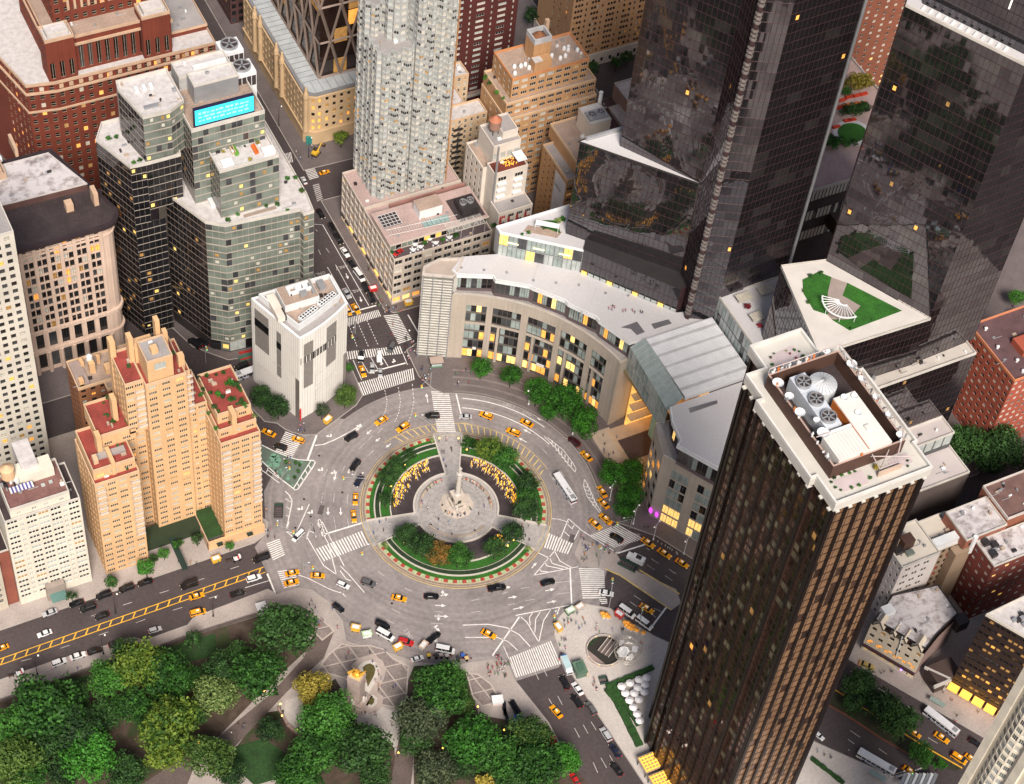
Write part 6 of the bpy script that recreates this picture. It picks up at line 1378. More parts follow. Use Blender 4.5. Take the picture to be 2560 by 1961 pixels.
B.one('chimney',WHITE_P,lambda b:b.lathe((144.5,-102),[(.9,28),(.9,37)],10));B.box('roof_mechanical',METAL_D,117,120,-96,-93,33,34.6)
block(B,141,158,-101.8,-89,31,36,mat('brown penthouse brick',(.30,.11,.07)),dict(fh=5,bw=5,ww=2.4,wh=2,style='n3',panes=p_res),None,ROOF_WORN,.6,PARAPET)
B.done()
B=Bld('apartment_building','dark red brick apartment house with a patchy white roof behind the white sided block',(155,-108))
block(B,145.7,175,-113,-101.8,0,33,mat('wine red brick',(.165,.035,.025),rough=.9,var=.12,scale=.12),dict(fh=4.2,bw=4.2,ww=1.8,wh=1.5,style='n2',fm=FR_WHITE,panes=[(GL_DARK,.5),(BLIND,.4),(LIT_Y,.1)]),dict(fh=4.2,bw=4,ww=1.6,wh=1.5,style='n2',fm=FR_WHITE,panes=[(GL_MID,.5),(BLIND,.5)]),ROOF_WORN,.5,PARAPET)
for x0,y0 in((147,-110),(149.5,-107),(147.2,-105)):B.box('roof_unit',METAL_D,x0,x0+2.2,y0,y0+2.4,33,34.6)
block(B,158,200,-101,-86,0,38,mat('chestnut brick',(.26,.09,.05),var=.12),None,None,mat('brown roof felt',(.15,.085,.075),var=.2,scale=.3),1.0,mat('pale frame coping',(.55,.50,.47)))
B.done()
STU=mat('cream stucco front',(.72,.63,.50),rough=.85,var=.08,scale=.3)
B=Bld('gabled_building','cream stucco gabled house with arched glowing windows facing the divided road',(118,-117))
g0,g1=(103.6,-108.0),(113.6,-125.4);L=math.dist(g0,g1);gd=((g1[0]-g0[0])/L,(g1[1]-g0[1])/L);gn=(gd[1],-gd[0])
def gp_(t,o=0.0):return(g0[0]+gd[0]*t-gn[0]*o,g0[1]+gd[1]*t-gn[1]*o)
B.facade(STU,g0,g1,0,16.5,dict(fh=4.1,bw=3.4,ww=1.6,wh=1.7,sill=1.3,style='n2',fm=FR_DARK,panes=lambda r,k,nf,nb,g:LIT_B if r==0 else(LIT if r==1 else g.choice([GL_DARK,GL_DARK,LIT_D])),rc=.35))
for t,w,h in((2.6,4.2,4.4),(8.0,2.2,2.6),(12.0,2.4,2.8),(17.0,4.2,4.4)):
    B.one('gable',STU,lambda b:(b.poly([(*gp_(t-w/2,-.05),16.5),(*gp_(t+w/2,-.05),16.5),(*gp_(t,-.05),16.5+h*.7)]),b.poly([(*gp_(t-w/2,-.05),16.5),(*gp_(t,-.05),16.5+h*.7),(*gp_(t,5),16.5+h*.7),(*gp_(t-w/2,5),16.5)]),b.poly([(*gp_(t,-.05),16.5+h*.7),(*gp_(t+w/2,-.05),16.5),(*gp_(t+w/2,5),16.5),(*gp_(t,5),16.5+h*.7)])))
    for s_ in(-1,1):B.one('bargeboard',FR_DARK,lambda b:b.tube((*gp_(t+s_*w/2,-.2),16.5),(*gp_(t,-.2),16.6+h*.7),.22,.22,4))
for t in(2.2,5.9,9.6,13.3,17):
    B.one('arch_head',LIT,lambda b:b.poly([(*gp_(t+.8*math.cos(R(a)),-.06),7.1+.8*math.sin(R(a)))for a in range(0,181,30)]))
B.one('shop_fascia',mat('dark shop fascia',(.05,.02,.03)),lambda b:b.obox(gp_(L/2,-.5),gd,L,.9,3.4,4.2));B.one('purple_lamp',mat('violet lamp',(.4,.2,1),emit=4,ecol=(.3,.1,1)),lambda b:b.sphere((*gp_(15.5,-1),3),.35,6,4))
bk=[g1,(121,-124),(137,-118),(131,-104),(116,-101.3),g0]
B.vol([g0,g1,(122,-121.5),(133.5,-117.5),(133.5,-104),(116,-101.3)],0,16.3,mat('pinkish side wall',(.35,.24,.22),var=.1),{0:'skip'},'side_wall')
B.roof(ccw([gp_(.4,1.2),gp_(L-.4,1.2),(121.5,-121),(133,-117),(133,-104.5),(116,-101.8)]),17.6,ROOF_WORN,.4,METAL_D)
B.box('lift_house',WHITE_P,108.5,112.5,-108.5,-105,16.6,19.5);B.box('roof_unit',METAL_D,131,135.5,-121,-117,12,17);B.one('flue',WHITE_P,lambda b:b.tube((*gp_(12,-.3),7),(*gp_(11.2,-.2),19),.22,.22,6))
B.done()
B=Bld('gateway_building','low shop link with a framed dark entrance beside the gabled house',(119,-129))
B.box('wall',mat('umber link wall',(.07,.045,.04)),117,127,-133,-126,0,7);B.box('frame_beam',PARAPET,115,122,-134,-133.2,6,7.2);B.one('door_frame',PARAPET,lambda b:b.obox((119.2,-129.6),(.6,-.8),9.4,.7,6.2,7.2));B.one('door_frame',PARAPET,lambda b:b.obox((121.6,-133.2),(.6,-.8),.8,.8,0,6.6));B.done()
B=Bld('office_building','dark bronze glass office block with rows of amber lit rooms and glowing street canopies',(140,-140))
f0,f1=(123.4,-133.2),(134,-151.6)
pb_=lambda r,k,nf,nb,g:g.choices([GL_DARK,LIT_D,LIT,MIR3],[.58,.22,.05 if r>4 else.2,.15])[0]
vv=[f0,f1,(165,-151.6),(165,-131)]
B.vol(vv,0,46,mat('black brown facade',(.028,.016,.014),rough=.5),{0:dict(fh=3.7,bw=1.85,ww=1.4,wh=1.5,sill=1.2,style='pane',panes=pb_,rc=.25,zo=4.5)})
B.roof(vv,46,ROOF_W,1.0,mat('pale rim coping',(.62,.58,.52)))
for i in range(10):x=rb.uniform(130,138);y=rb.uniform(-144,-136);B.box('roof_unit',rb.choice([WHITE_P,METAL_D,METAL_G]),x,x+1.4,y,y+1.2,46,47.2)
fd=(.4992,-.8665);fn=(fd[1],-fd[0])
for k in range(5):
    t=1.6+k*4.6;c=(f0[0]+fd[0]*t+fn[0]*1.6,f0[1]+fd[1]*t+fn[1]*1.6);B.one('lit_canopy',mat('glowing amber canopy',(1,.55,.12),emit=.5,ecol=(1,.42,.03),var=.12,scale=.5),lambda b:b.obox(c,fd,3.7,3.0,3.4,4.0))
B.done()
CT=mat('cream tower cladding',(.74,.68,.56),rough=.8,var=.05,scale=.1)
B=Bld('apartment_tower','cream tower with curved bays of pale windows cut off by the lower right corner',(80,-180))
cu0,cv0=46.7,-200.1
sC=dict(fh=3.5,bw=2.6,ww=1.9,wh=2.3,sill=.7,style='n3',fm=FR_WHITE,panes=[(GL_GREEN,.5),(GL_PALE,.25),(GL_DARK,.17),(BLIND,.08)],rc=.2)
bow=[(cu0,cv0-3.2)]+[(cu0-.1-1.5*math.sin(PI*k/4),cv0-3.2-7.6*k/4)for k in(1,2,3)]+[(cu0,cv0-10.8)]
cp=[(cu0+25,cv0),(cu0,cv0)]+bow+[(cu0,cv0-14.6),(cu0,cv0-40),(cu0+25,cv0-40)]
B.vol(cp,0,205,CT,{2:dict(sC,bw=1.9,ww=1.6),3:dict(sC,bw=1.9,ww=1.6),4:dict(sC,bw=1.9,ww=1.6),5:dict(sC,bw=1.9,ww=1.6),7:dict(sC,bw=4.4,ww=2.0,style='n2')})
for v in(cv0-1.4,cv0-12.8):B.box('pier',mat('pale tower pier',(.78,.72,.60),rough=.8),cu0-.8,cu0,v-1.2,v+1.2,0,205)
B.done()
cs=empty('striped_canopy',(*W('9',1480,1670)[:2],.14),'grey and white striped canopy roof at the corner of the divided road','canopy')
for k in range(9):
    p=W('9',1405+k*24,1690,4);b=MB();b.use(WHITE_P if k%2 else METAL_G);q=W('9',1440+k*24,1612,4);d=(q[0]-p[0],q[1]-p[1]);Lq=math.hypot(*d);b.obox(((p[0]+q[0])/2,(p[1]+q[1])/2),(d[0]/Lq,d[1]/Lq),Lq,1.3,3.9,4.1);b.build('canopy_slat',None,cs)
# ================================================================== trees and plants
def leafmat(name,dark,light,sc=.38):
    if name in MATS:return MATS[name]
    m=bpy.data.materials.new(name);m.use_nodes=True;nt=m.node_tree;n=nt.nodes;l=nt.links;b=n['Principled BSDF'];b.inputs['Roughness'].default_value=.65;b.inputs['Specular IOR Level'].default_value=.25
    geo=n.new('ShaderNodeNewGeometry');t=n.new('ShaderNodeTexNoise');t.inputs['Scale'].default_value=sc;t.inputs['Detail'].default_value=3;l.new(geo.outputs['Position'],t.inputs['Vector'])
    oi=n.new('ShaderNodeObjectInfo');a=n.new('ShaderNodeMath');a.operation='MULTIPLY_ADD';a.inputs[1].default_value=.22;a.inputs[2].default_value=-.11;l.new(oi.outputs['Random'],a.inputs[0])
    ad=n.new('ShaderNodeMath');ad.operation='ADD';l.new(t.outputs['Fac'],ad.inputs[0]);l.new(a.outputs[0],ad.inputs[1])
    cr=n.new('ShaderNodeValToRGB');cr.color_ramp.elements[0].position=.34;cr.color_ramp.elements[1].position=.68;cr.color_ramp.elements[0].color=(*dark,1);cr.color_ramp.elements[1].color=(*light,1)
    l.new(ad.outputs[0],cr.inputs[0]);l.new(cr.outputs[0],b.inputs['Base Color']);MATS[name]=m;return m
LV_={'dark':leafmat('deep green leaves',(.012,.034,.010),(.045,.115,.026)),'green':leafmat('mid green leaves',(.014,.052,.009),(.060,.19,.026)),
       'bright':leafmat('bright green leaves',(.020,.075,.010),(.060,.24,.025)),'olive':leafmat('olive leaves',(.022,.058,.012),(.085,.150,.028)),
       'yellow':leafmat('yellow turning leaves',(.16,.14,.02),(.42,.33,.06),.8),'lime':leafmat('pale lime blossom leaves',(.05,.10,.02),(.30,.38,.13),1.1),
       'ygreen':leafmat('yellow green leaves',(.022,.068,.010),(.165,.235,.028),.5),'orange':leafmat('rusty orange leaves',(.09,.07,.015),(.30,.15,.03),.5),
       'grey':leafmat('grey green leaves',(.030,.045,.024),(.085,.115,.055)),'plaza':leafmat('fresh plane tree leaves',(.016,.062,.008),(.048,.20,.016)),'red':leafmat('red maple leaves',(.14,.01,.02),(.35,.03,.05))}
BARK=mat('brown bark',(.06,.045,.035),rough=.95,var=.2,scale=1)
def crown_mesh(seed,nl,per,leaf,flat=.8):
    g=np.random.default_rng(seed);V=[];lob=[]
    for i in range(nl):
        while True:
            d=g.normal(size=3);d/=np.linalg.norm(d)
            if d[2]>-.45:break
        rr=g.uniform(.42,.80);lob.append((d*rr*np.array([1,1,flat])*g.uniform(.85,1.1,size=3),g.uniform(.17,.34)))
    lob.append((np.array([0,0,.1]),.55))
    C=[];Nn=[]
    for c,r in lob:
        k=int(per*(r/.32)**2);d=g.normal(size=(k,3));d/=np.linalg.norm(d,axis=1)[:,None]
        C.append(c+d*r*g.uniform(.82,1.12,size=(k,1))*np.array([1,1,.9]));Nn.append(d+g.normal(size=(k,3))*.55)
    C=np.concatenate(C);Nn=np.concatenate(Nn);Nn/=np.linalg.norm(Nn,axis=1)[:,None]
    t=np.cross(Nn,g.normal(size=Nn.shape));t/=np.linalg.norm(t,axis=1)[:,None];w=np.cross(Nn,t);s=leaf*g.uniform(.6,1.3,size=(len(C),1))
    q=np.stack([C-t*s-w*s*.55,C+t*s-w*s*.6,C+t*s*.8+w*s*.6,C-t*s*.7+w*s*.5],1).reshape(-1,3)
    me=bpy.data.meshes.new('crown');n=len(C);me.from_pydata(q.tolist(),[],np.arange(4*n).reshape(-1,4).tolist());return me
CRB=[crown_mesh(s,58,100,.044)for s in(1,2,3,4)];CRS=[crown_mesh(s,16,70,.075)for s in(11,12,13)]
def with_mat(me,m):
    k=me.name+m.name
    if k not in _WM:c=me.copy();c.materials.clear();c.materials.append(m);_WM[k]=c
    return _WM[k]
def trunk_mesh(h,r):
    b=MB();b.use(BARK);b.tube((0,0,-.1),(.02*h,0,h*.55),r,r*.7,7);g=random.Random(int(h*10))
    for i in range(5):
        a=2*PI*i/5+g.random();z=h*(.42+.05*i);b.tube((.015*h,0,z*.9),(math.cos(a)*h*.28,math.sin(a)*h*.28,z+h*.3),r*.5,r*.15,5)
    return b.mesh('trunk')
TRK={k:trunk_mesh(k,r)for k,r in((4,.12),(8,.22),(12,.32),(16,.42))}
tr_=random.Random(21)
def tree(c,x,y,rpx,kind,label,z0=.16,group=None,zc=None,small=False,name='tree'):
    P=W(c,x,y,z0+6);k=CROP[c][2];Rm=(1.05 if c=='8' else 1.17)*rpx*k*dist(P)/FPX
    hc=z0+(zc if zc is not None else(Rm*1.0+2.2 if Rm>2.5 else Rm*1.1+1.2));P=W(c,x,y,hc)
    e=empty(name,(P[0],P[1],z0),label,'tree',group)
    me=with_mat(tr_.choice(CRS if small or Rm<4 else CRB),LV_[kind])
    inst('crown',me,e,(0,0,hc-z0),tr_.uniform(0,6.28),(Rm*tr_.uniform(.95,1.08),Rm*tr_.uniform(.95,1.08),Rm*.86))
    h=hc-z0+Rm*.3;kk=min(TRK,key=lambda q:abs(q-h));inst('trunk',TRK[kk],e,(0,0,0),tr_.uniform(0,6.28),(1,1,h/kk))
    return e
PG='trees in the park'
for a in[('7',1815,715,190,'dark','big dark green tree at the corner of the park next to the patterned paving'),('7',1640,985,165,'green','mid green tree on the lawn left of the park path'),('7',1400,945,115,'dark','dark round tree behind the pale lime one'),('7',1375,1105,135,'lime','pale lime tree dotted with creamy blossom in the middle of the park'),
          ('7',890,930,165,'ygreen','yellow tinged tree at the park edge near the avenue wall'),('7',1080,1000,160,'green','leafy green tree touching the yellow tinged one on its right'),('7',690,1010,130,'green','green tree left of the yellow tinged one by the park wall'),('7',800,845,95,'dark','small dark tree against the park wall above the yellow tinged one'),
          ('7',1230,760,62,'dark','slim dark sapling standing alone near the park wall'),('7',290,1190,215,'green','broad green tree near the left edge of the park'),('7',500,1320,170,'dark','dark tree in the middle of the left park thicket'),('7',570,1490,165,'bright','vivid green feathery tree low in the left of the park'),('7',90,1340,140,'green','green tree at the left edge of the view'),
          ('7',95,1560,165,'olive','olive toned tree in the lower left corner'),('7',1085,1330,190,'ygreen','large tree with yellow patches in the lower middle of the park'),('7',1060,1480,120,'ygreen','yellow green tree just below the large patchy one'),('7',800,1610,120,'dark','dark tree at the bottom edge beside the brown path'),('7',1330,1520,140,'olive','olive green tree on the near side of the brown path'),('7',850,1190,120,'green','green tree under the yellow tinged one'),
          ('7',300,1480,130,'dark','dark shrubby tree between the vivid green tree and the left edge'),('7',1990,1065,120,'yellow','bright yellow tree beside the pale monument terrace'),('7',2090,1260,165,'green','grey green tree just right of the bright yellow one'),('7',2010,1480,150,'green','green tree below the stone terrace wall'),('7',1900,1640,140,'green','green tree at the bottom edge left of the footpath'),('7',1720,1340,85,'dark','small dark tree by the terrace lamps'),
          ('7',1480,1620,90,'dark','dark tree at the bottom beside the olive one'),('7',650,1250,110,'dark','dark tree left of the patchy yellow one'),('7',1230,1230,90,'dark','dark tree tucked under the pale lime one'),('7',180,1640,120,'green','green tree at the very bottom left'),('7',1230,1010,80,'green','green tree squeezed between the leafy one and the pale lime one'),('7',1520,850,80,'dark','dark shrubby tree on the brown soil by the corner'),('7',480,1130,90,'dark','dark tree near the park wall on the left'),('7',410,1600,100,'dark','dark tree at the bottom below the vivid green one'),
          ('8',140,1470,200,'dark','large dark tree in front of the pale forecourt'),('8',620,1100,190,'green','tall green tree right of the gate monument'),('8',530,1260,170,'grey','grey green tree beside the pale forecourt'),('8',760,1160,110,'olive','olive tree near the small white kiosk'),('8',700,1000,120,'green','green crown nearest the patterned paving on the right'),('8',830,1390,180,'bright','bright green tree in the middle of the right grove'),('8',1200,1370,150,'olive','yellow olive tree beside the avenue kerb'),('8',1250,1560,170,'green','deep green tree by the lower avenue'),('8',1000,1510,165,'green','green tree low in the right grove'),('8',1440,1520,115,'bright','vivid green tree overhanging the avenue'),('8',600,1600,150,'grey','pale grey green tree at the bottom by the footpath'),('8',920,1670,70,'yellow','yellow tree peeping in at the bottom edge'),('8',480,1420,110,'dark','dark tree by the lamp on the footpath'),('8',1340,1400,45,'red','small reddish tree at the avenue edge'),('8',770,1560,110,'dark','dark tree in the gap of the right grove'),('8',-30,1290,130,'dark','dark tree left of the monument forecourt'),('8',230,1640,120,'dark','dark tree at the bottom left of the footpath'),('8',1120,1660,120,'dark','dark tree at the bottom of the right grove')]:
    tree(*a,group=PG)
for a in[('5',900,685,70,'plaza','first street tree from the left before the curved stone facade'),('5',1090,735,72,'plaza','second street tree from the left before the curved stone facade'),('5',1255,840,92,'plaza','third street tree from the left before the curved stone facade'),('5',1430,895,115,'plaza','largest street tree before the curved stone facade'),('5',1560,1040,105,'plaza','rightmost street tree of the row nearest the atrium entrance'),('5',1330,960,60,'plaza','small street tree tucked under the largest one'),
          ('5',1740,1360,100,'plaza','upper tree of the clump by the right entrance'),('5',1850,1350,95,'plaza','tree of the right clump nearest the stone wall'),('5',1850,1500,92,'plaza','lower right tree of the clump by the right entrance'),('5',1810,1590,70,'plaza','lowest small tree of the right clump beside the street lamp')]:tree(*a,group='street trees in front of the mall',z0=.14)
for a in[('d3',225,1385,130,'dark','dark tree at the left foot of the white museum block'),('d3',420,1490,140,'dark','larger dark tree left of the white museum corner'),('d3',1160,1370,135,'olive','olive tree right of the white museum entrance'),('d3',905,1530,85,'grey','thin grey green tree before the white museum entrance'),('d11',975,1510,55,'green','small green tree in a planter behind the white museum')]:tree(*a,group='trees round the white museum block',z0=.14)
IG='trees on the island'
for a in[('i1',585,320,58,'dark','small dark tree high in the left bed of the island'),('i1',455,430,88,'dark','dark tree above the left fountain arc'),('i1',380,555,85,'dark','dark tree left of the left fountain arc'),('i1',350,765,70,'dark','round dark tree at the lower end of the left fountain arc'),('i1',1205,200,70,'green','small green tree right of the upper island walkway'),('i1',1400,250,118,'ygreen','yellow green tree above the right fountain arc'),('i1',1565,355,112,'green','green tree next to the yellow green one on the island'),('i1',1795,600,100,'dark','upper dark tree at the right edge of the island'),('i1',1790,740,95,'green','middle tree at the right edge of the island'),('i1',1785,870,110,'dark','lowest tree at the right edge of the island'),
          ('i1',560,1130,98,'dark','leftmost tree of the lower island bed'),('i1',730,1250,118,'dark','big dark tree in the lower island bed left of the rusty one'),('i1',905,1340,108,'orange','rusty orange tree in the lower island bed'),('i1',1090,1350,115,'green','green tree right of the rusty orange one'),('i1',1475,1270,105,'dark','dark tree right of the small fountain group'),('i1',1640,1115,98,'dark','rightmost tree of the lower island bed')]:tree(*a[:3],a[3]*1.22,*a[4:],group=IG,z0=.3)
for x,y,r,lb in[(820,170,26,'round pale green shrub at the top left bed corner of the island'),(340,1240,36,'round pale green shrub at the lower left bed corner of the island'),(1915,1010,26,'round pale green shrub at the right bed corner of the island'),(1810,1275,32,'round pale green shrub at the lower right bed corner of the island')]:
    tree('i1',x,y,r,'lime',lb,z0=.3,small=True,name='shrub',group='clipped shrubs on the island')
for a in[('7',930,305,58,'bright','bright green street tree before the cream complex'),('7',712,390,42,'green','small street tree at the corner of the cream complex'),('7',455,480,36,'dark','small dark street tree near the aqua canopy'),('7',1462,160,32,'green','small street tree by the corner shops'),('7',1042,215,38,'green','small tree at the edge of the garden court'),('7',1132,150,36,'green','little tree left of the green awning'),('7',1255,115,42,'dark','dark little tree right of the green awning'),('7',980,240,30,'dark','dark bush at the left of the garden court')]:tree(*a,z0=.14,small=True,group='street trees on the avenue')
for a in[('9',1150,1050,105,'dark','tree at the top of the planted median'),('9',1290,1180,110,'dark','dark tree in the middle of the planted median'),('9',1400,1270,115,'dark','broad dark tree on the planted median before the bus'),('9',1110,1170,80,'dark','small dark tree on the left side of the planted median'),('9',1535,1490,80,'green','small tree at the lower end of the planted median'),('9',1655,1555,42,'bright','bright bush at the tip of the planted median'),('6',1830,1190,140,'dark','dark street tree left of the salmon brick house'),('6',2080,1200,140,'dark','dark street tree below the salmon brick house'),('6',1960,1260,110,'dark','dark street tree between the two below the salmon brick house'),('6',2145,235,55,'green','green tree peeping past the right glass tower'),('6',2175,350,50,'dark','dark tree behind the salmon brick house')]:tree(*a,z0=.14)
for a in[('1',2170,870,55,'ygreen','yellow green street tree at the corner of the limestone block'),('2',1240,90,70,'dark','dark tree at the top behind the tan terraced house'),('2',1610,430,45,'dark','street tree before the sandy brick tower'),('2',1760,395,42,'dark','second street tree before the sandy brick tower'),('2',1830,365,42,'dark','third street tree before the sandy brick tower')]:tree(*a,z0=.14,small=True)
# plants on roof terraces -------------------------------------------
def bush(c,x,y,rpx,z,kind,label,group=None):
    P=W(c,x,y,z);Rm=rpx*CROP[c][2]*dist(P)/FPX;P=W(c,x,y,z+Rm*.7);e=empty('shrub',(P[0],P[1],z),label,'shrub',group)
    inst('crown',with_mat(tr_.choice(CRS),LV_[kind]),e,(0,0,Rm*.75),tr_.uniform(0,6.28),(Rm,Rm,Rm*.9));inst('stem',TRK[4],e,(0,0,0),0,(.6,.6,Rm*.2))
RT=[(1390,720,30),(1480,700,32),(1580,690,24),(1660,665,34),(1730,780,60),(1800,800,55),(1840,850,40),(1440,850,34),(1520,890,30),(1600,900,44),(1650,930,38),(1740,960,44),(1860,970,40),(1890,1020,46),(1740,1080,36),(1560,1040,40),(1600,1090,30),(1410,760,24),(1420,900,26)]
for i,(x,y,r)in enumerate(RT):bush('d1',x,y,r,63.7,['dark','green','dark','green','bright'][i%5],'leafy shrub in the roof garden on the right wing of the cream complex','roof garden shrubs on the right wing')
for x,y,r,z,k,lb in[(1500,1110,34,59.7,'green','shrub on the ledge left of the roof garden wall'),(1580,1280,36,59.7,'bright','bright shrub on the red ledge below the roof garden'),(1760,1210,46,59.7,'bright','large bright climber below the roof garden'),(2000,1140,36,59.7,'lime','pale lime shrub at the right roof edge'),(450,930,46,61,'dark','dark shrub at the back of the left red terrace'),(390,940,36,61,'dark','smaller dark shrub at the back corner of the left red terrace'),(450,1200,36,61,'green','shrub at the front of the left red terrace'),(620,1220,26,61,'bright','small bright shrub at the right of the left red terrace')]:bush('d1',x,y,r,z,k,lb)
for i,(x,y,z)in enumerate([(475,320,90),(545,305,90)]):pass
for x,y,r,z,k,lb in[(1410,915,28,90.3,'bright','left potted tree on the white party terrace'),(1620,870,30,90.3,'bright','right potted tree on the white party terrace'),(1420,965,16,90.3,'yellow','yellow flowers below the left potted tree'),(1640,910,18,90.3,'yellow','yellow green plant below the right potted tree'),(1590,1015,18,90.3,'yellow','yellow flowers at the terrace front edge'),(1450,1400,22,68,'green','planting at the left end of the long terrace'),(1515,1365,16,68,'green','shrub by the loungers on the long terrace'),(1695,1310,18,68,'green','shrub in the middle of the long terrace'),(1765,1300,20,68,'green','shrub at the right of the long terrace'),(1830,1340,16,68,'bright','planting right of the long terrace'),(1920,1215,24,68,'olive','planter hedge on the right ledge of the glass tower'),(1880,1130,20,68,'green','shrub at the back of the right ledge'),(1830,1135,20,68,'bright','low shrub along the back of the right ledge'),(690,880,22,88,'green','left shrub on the upper terrace of the glass tower'),(740,870,20,88,'green','right shrub on the upper terrace of the glass tower'),(850,1035,18,88,'green','shrub at the front of the upper terrace'),(890,1020,20,88,'green','shrub at the front corner of the upper terrace')]:bush('1',x,y,r,z,k,lb)
for x,y,r,lb in[(540,1545,24,'round shrub among the white tables on the corner block'),(655,1525,20,'planting left on the corner block terrace'),(740,1500,24,'planting behind the white loungers on the corner block'),(330,1605,16,'shrub in the terrace corner beside the red vintage car'),(980,1435,24,'dark shrub by the red panels')]:bush('2',x,y,r,25.2,'bright' if r<24 else 'green',lb)
for i,(x,y,r,k)in enumerate([(1200,1480,18,'green'),(1300,1445,24,'bright'),(1340,1425,26,'bright'),(1390,1405,26,'lime'),(1420,1395,24,'bright'),(1160,1490,14,'green')]):bush('2',x,y,r,57.2,k,'shrub in the roof garden beside the trapezoid glass block','roof garden shrubs by the glass block')
for i,(x,y,r,k)in enumerate([(920,500,16,'green'),(950,530,18,'green'),(1000,590,18,'bright'),(1040,625,16,'green'),(930,485,14,'bright')]):bush('2',x,y,r,51.6,k,'ivy shrub on the left ledge of the tan terraced house','ledge shrubs of the tan terraced house')
for x,y,r,k,lb in[(325,275,16,'green','planter bush at the back left of the bronze tower roof'),(355,240,12,'bright','small planter at the back of the bronze tower roof'),(545,205,18,'green','round planter bush at the back right of the bronze tower roof'),(590,220,13,'green','little planter next to the round bush on the bronze tower roof'),(630,270,26,'bright','bright planter row on the bronze tower roof'),(340,345,20,'bright','bright planter at the front left of the rear roof terrace'),(410,370,16,'green','planter bush at the front of the rear roof terrace'),(470,215,12,'lime','pale planter in the middle of the rear roof terrace'),(505,240,14,'red','red leaved planter on the rear roof terrace'),(560,280,14,'red','second red leaved planter on the rear roof terrace'),(1310,1300,42,'yellow','yellow green roof tree by the salmon planter wall'),(1255,1400,24,'green','bush in the white box planter'),(920,1400,22,'green','bush at the left end of the front roof terrace'),(990,1375,22,'green','second bush along the screen wall'),(1060,1355,20,'bright','third bush along the screen wall'),(1110,1340,16,'bright','last bush along the screen wall'),(890,1440,18,'green','edging bush at the left corner of the front roof terrace'),(930,1490,18,'green','edging bush at the front corner of the roof terrace'),(980,1515,15,'bright','small edging bush at the tip of the roof terrace'),(1080,1490,22,'bright','edging bush at the front of the roof terrace'),(1150,1470,22,'bright','right edging bush at the front of the roof terrace'),(1600,1240,16,'green','bush by the right roof parapet'),(1605,1290,16,'bright','lower bush by the right roof parapet')]:bush('d4',x,y,r,190.1,k,lb)
for x,y,r,lb in[(430,295,28,'left red maple on the white trellis terrace'),(508,418,24,'right red maple on the white trellis terrace')]:bush('6',x,y,r,58,'red',lb)
for x,y,r in[(830,100,18),(900,80,18),(790,195,16),(820,270,18),(1085,435,12),(1225,382,10)]:bush('6',x,y,r,94.2,'green','small shrub round the roof lawn of the right glass tower','shrubs round the roof lawn')
for x,y,r,k,lb in[(a_,b_,c_*1.7,d_,e_)for a_,b_,c_,d_,e_ in[(1100,530,45,'yellow','left yellow bush row on the garden terrace between the towers'),(1165,525,45,'yellow','right yellow bush row on the garden terrace between the towers'),(1060,585,24,'green','green bush before the yellow row'),(1060,705,30,'dark','left dark hedge tree on the garden terrace'),(1100,700,32,'dark','second dark hedge tree on the garden terrace'),(1140,695,32,'dark','third dark hedge tree on the garden terrace'),(1175,685,30,'dark','right dark hedge tree on the garden terrace'),(950,900,38,'green','bush at the left front of the garden terrace'),(985,920,24,'bright','bright bush at the left front of the garden terrace'),(1030,890,20,'bright','bush beside the oval lawn'),(1060,915,20,'bright','low bush below the oval lawn'),(1110,905,18,'bright','right low bush below the oval lawn')]]:bush('3',x,y,r,62.2,k,lb)
# hedges round the umbrella terrace
he=[('low hedge row with flowers across the plaza behind the bronze tower',W2('9',(835,1520),(900,1570),(1040,1680)),1.2),('straight clipped hedge along the top of the white umbrella terrace',[(1695,1068),(1990,942)],1.8),('long dark hedge along the pavement left of the white umbrellas',[(1700,1075),(1760,1150),(1905,1440)],2.6),('inner hedge beside the long strip light of the umbrella terrace',[(1745,1065),(1900,1310)],1.6)]
for lb,pts,w in he:
    q=pts if abs(pts[0][0])<400 and pts[0][1]<0 else W2('8',*pts);b=MB();b.use(mat('dense hedge leaves',(.016,.06,.010),rough=.95,var=.35,scale=.8,var2=.4,scale2=4,bump=.6))
    for a,c in zip(q,q[1:]):
        L=math.dist(a,c);n=max(1,int(L/1.3));d=((c[0]-a[0])/L,(c[1]-a[1])/L)
        for k in range(n):t=(k+.5)/n;b.obox((a[0]+(c[0]-a[0])*t,a[1]+(c[1]-a[1])*t),d,L/n+.02,w+tr_.uniform(-.25,.25),.1,1.1+tr_.uniform(-.12,.2))
    tag(b.build('hedge'),lb,'hedge')
# ================================================================== vehicles
def paint(n,c,r=.28):return mat(n,c,rough=r,var=.05,scale=1,spec=.6)
PAINTS={'taxi':paint('taxi yellow paint',(.78,.33,.008)),'black':paint('black car paint',(.008,.008,.010),.3),'white':paint('white car paint',(.70,.71,.73)),'silver':paint('silver car paint',(.42,.43,.45)),'grey':paint('grey car paint',(.10,.10,.105)),
          'navy':paint('navy car paint',(.012,.016,.04)),'red':paint('red car paint',(.45,.02,.02)),'maroon':paint('maroon car paint',(.05,.008,.012)),'yellow':paint('yellow cart paint',(.70,.42,.04)),'green':paint('green kiosk paint',(.07,.14,.10)),'gold':paint('lit gold limousine paint',(.4,.3,.1))}
CGL=mat('car window glass',(.012,.013,.016),rough=.08,spec=.7,var=0)
TYRE=mat('black tyre',(.012,.012,.012),rough=.9,var=0)
HEAD=mat('pale headlamp',(.8,.75,.6),emit=.5,ecol=(1,.8,.5),var=0);TAIL=mat('red tail lamp',(.4,.01,.01),emit=.5,ecol=(1,.03,.01),var=0);SIGNW=mat('white roof sign',(.8,.76,.7),emit=.2,var=0)
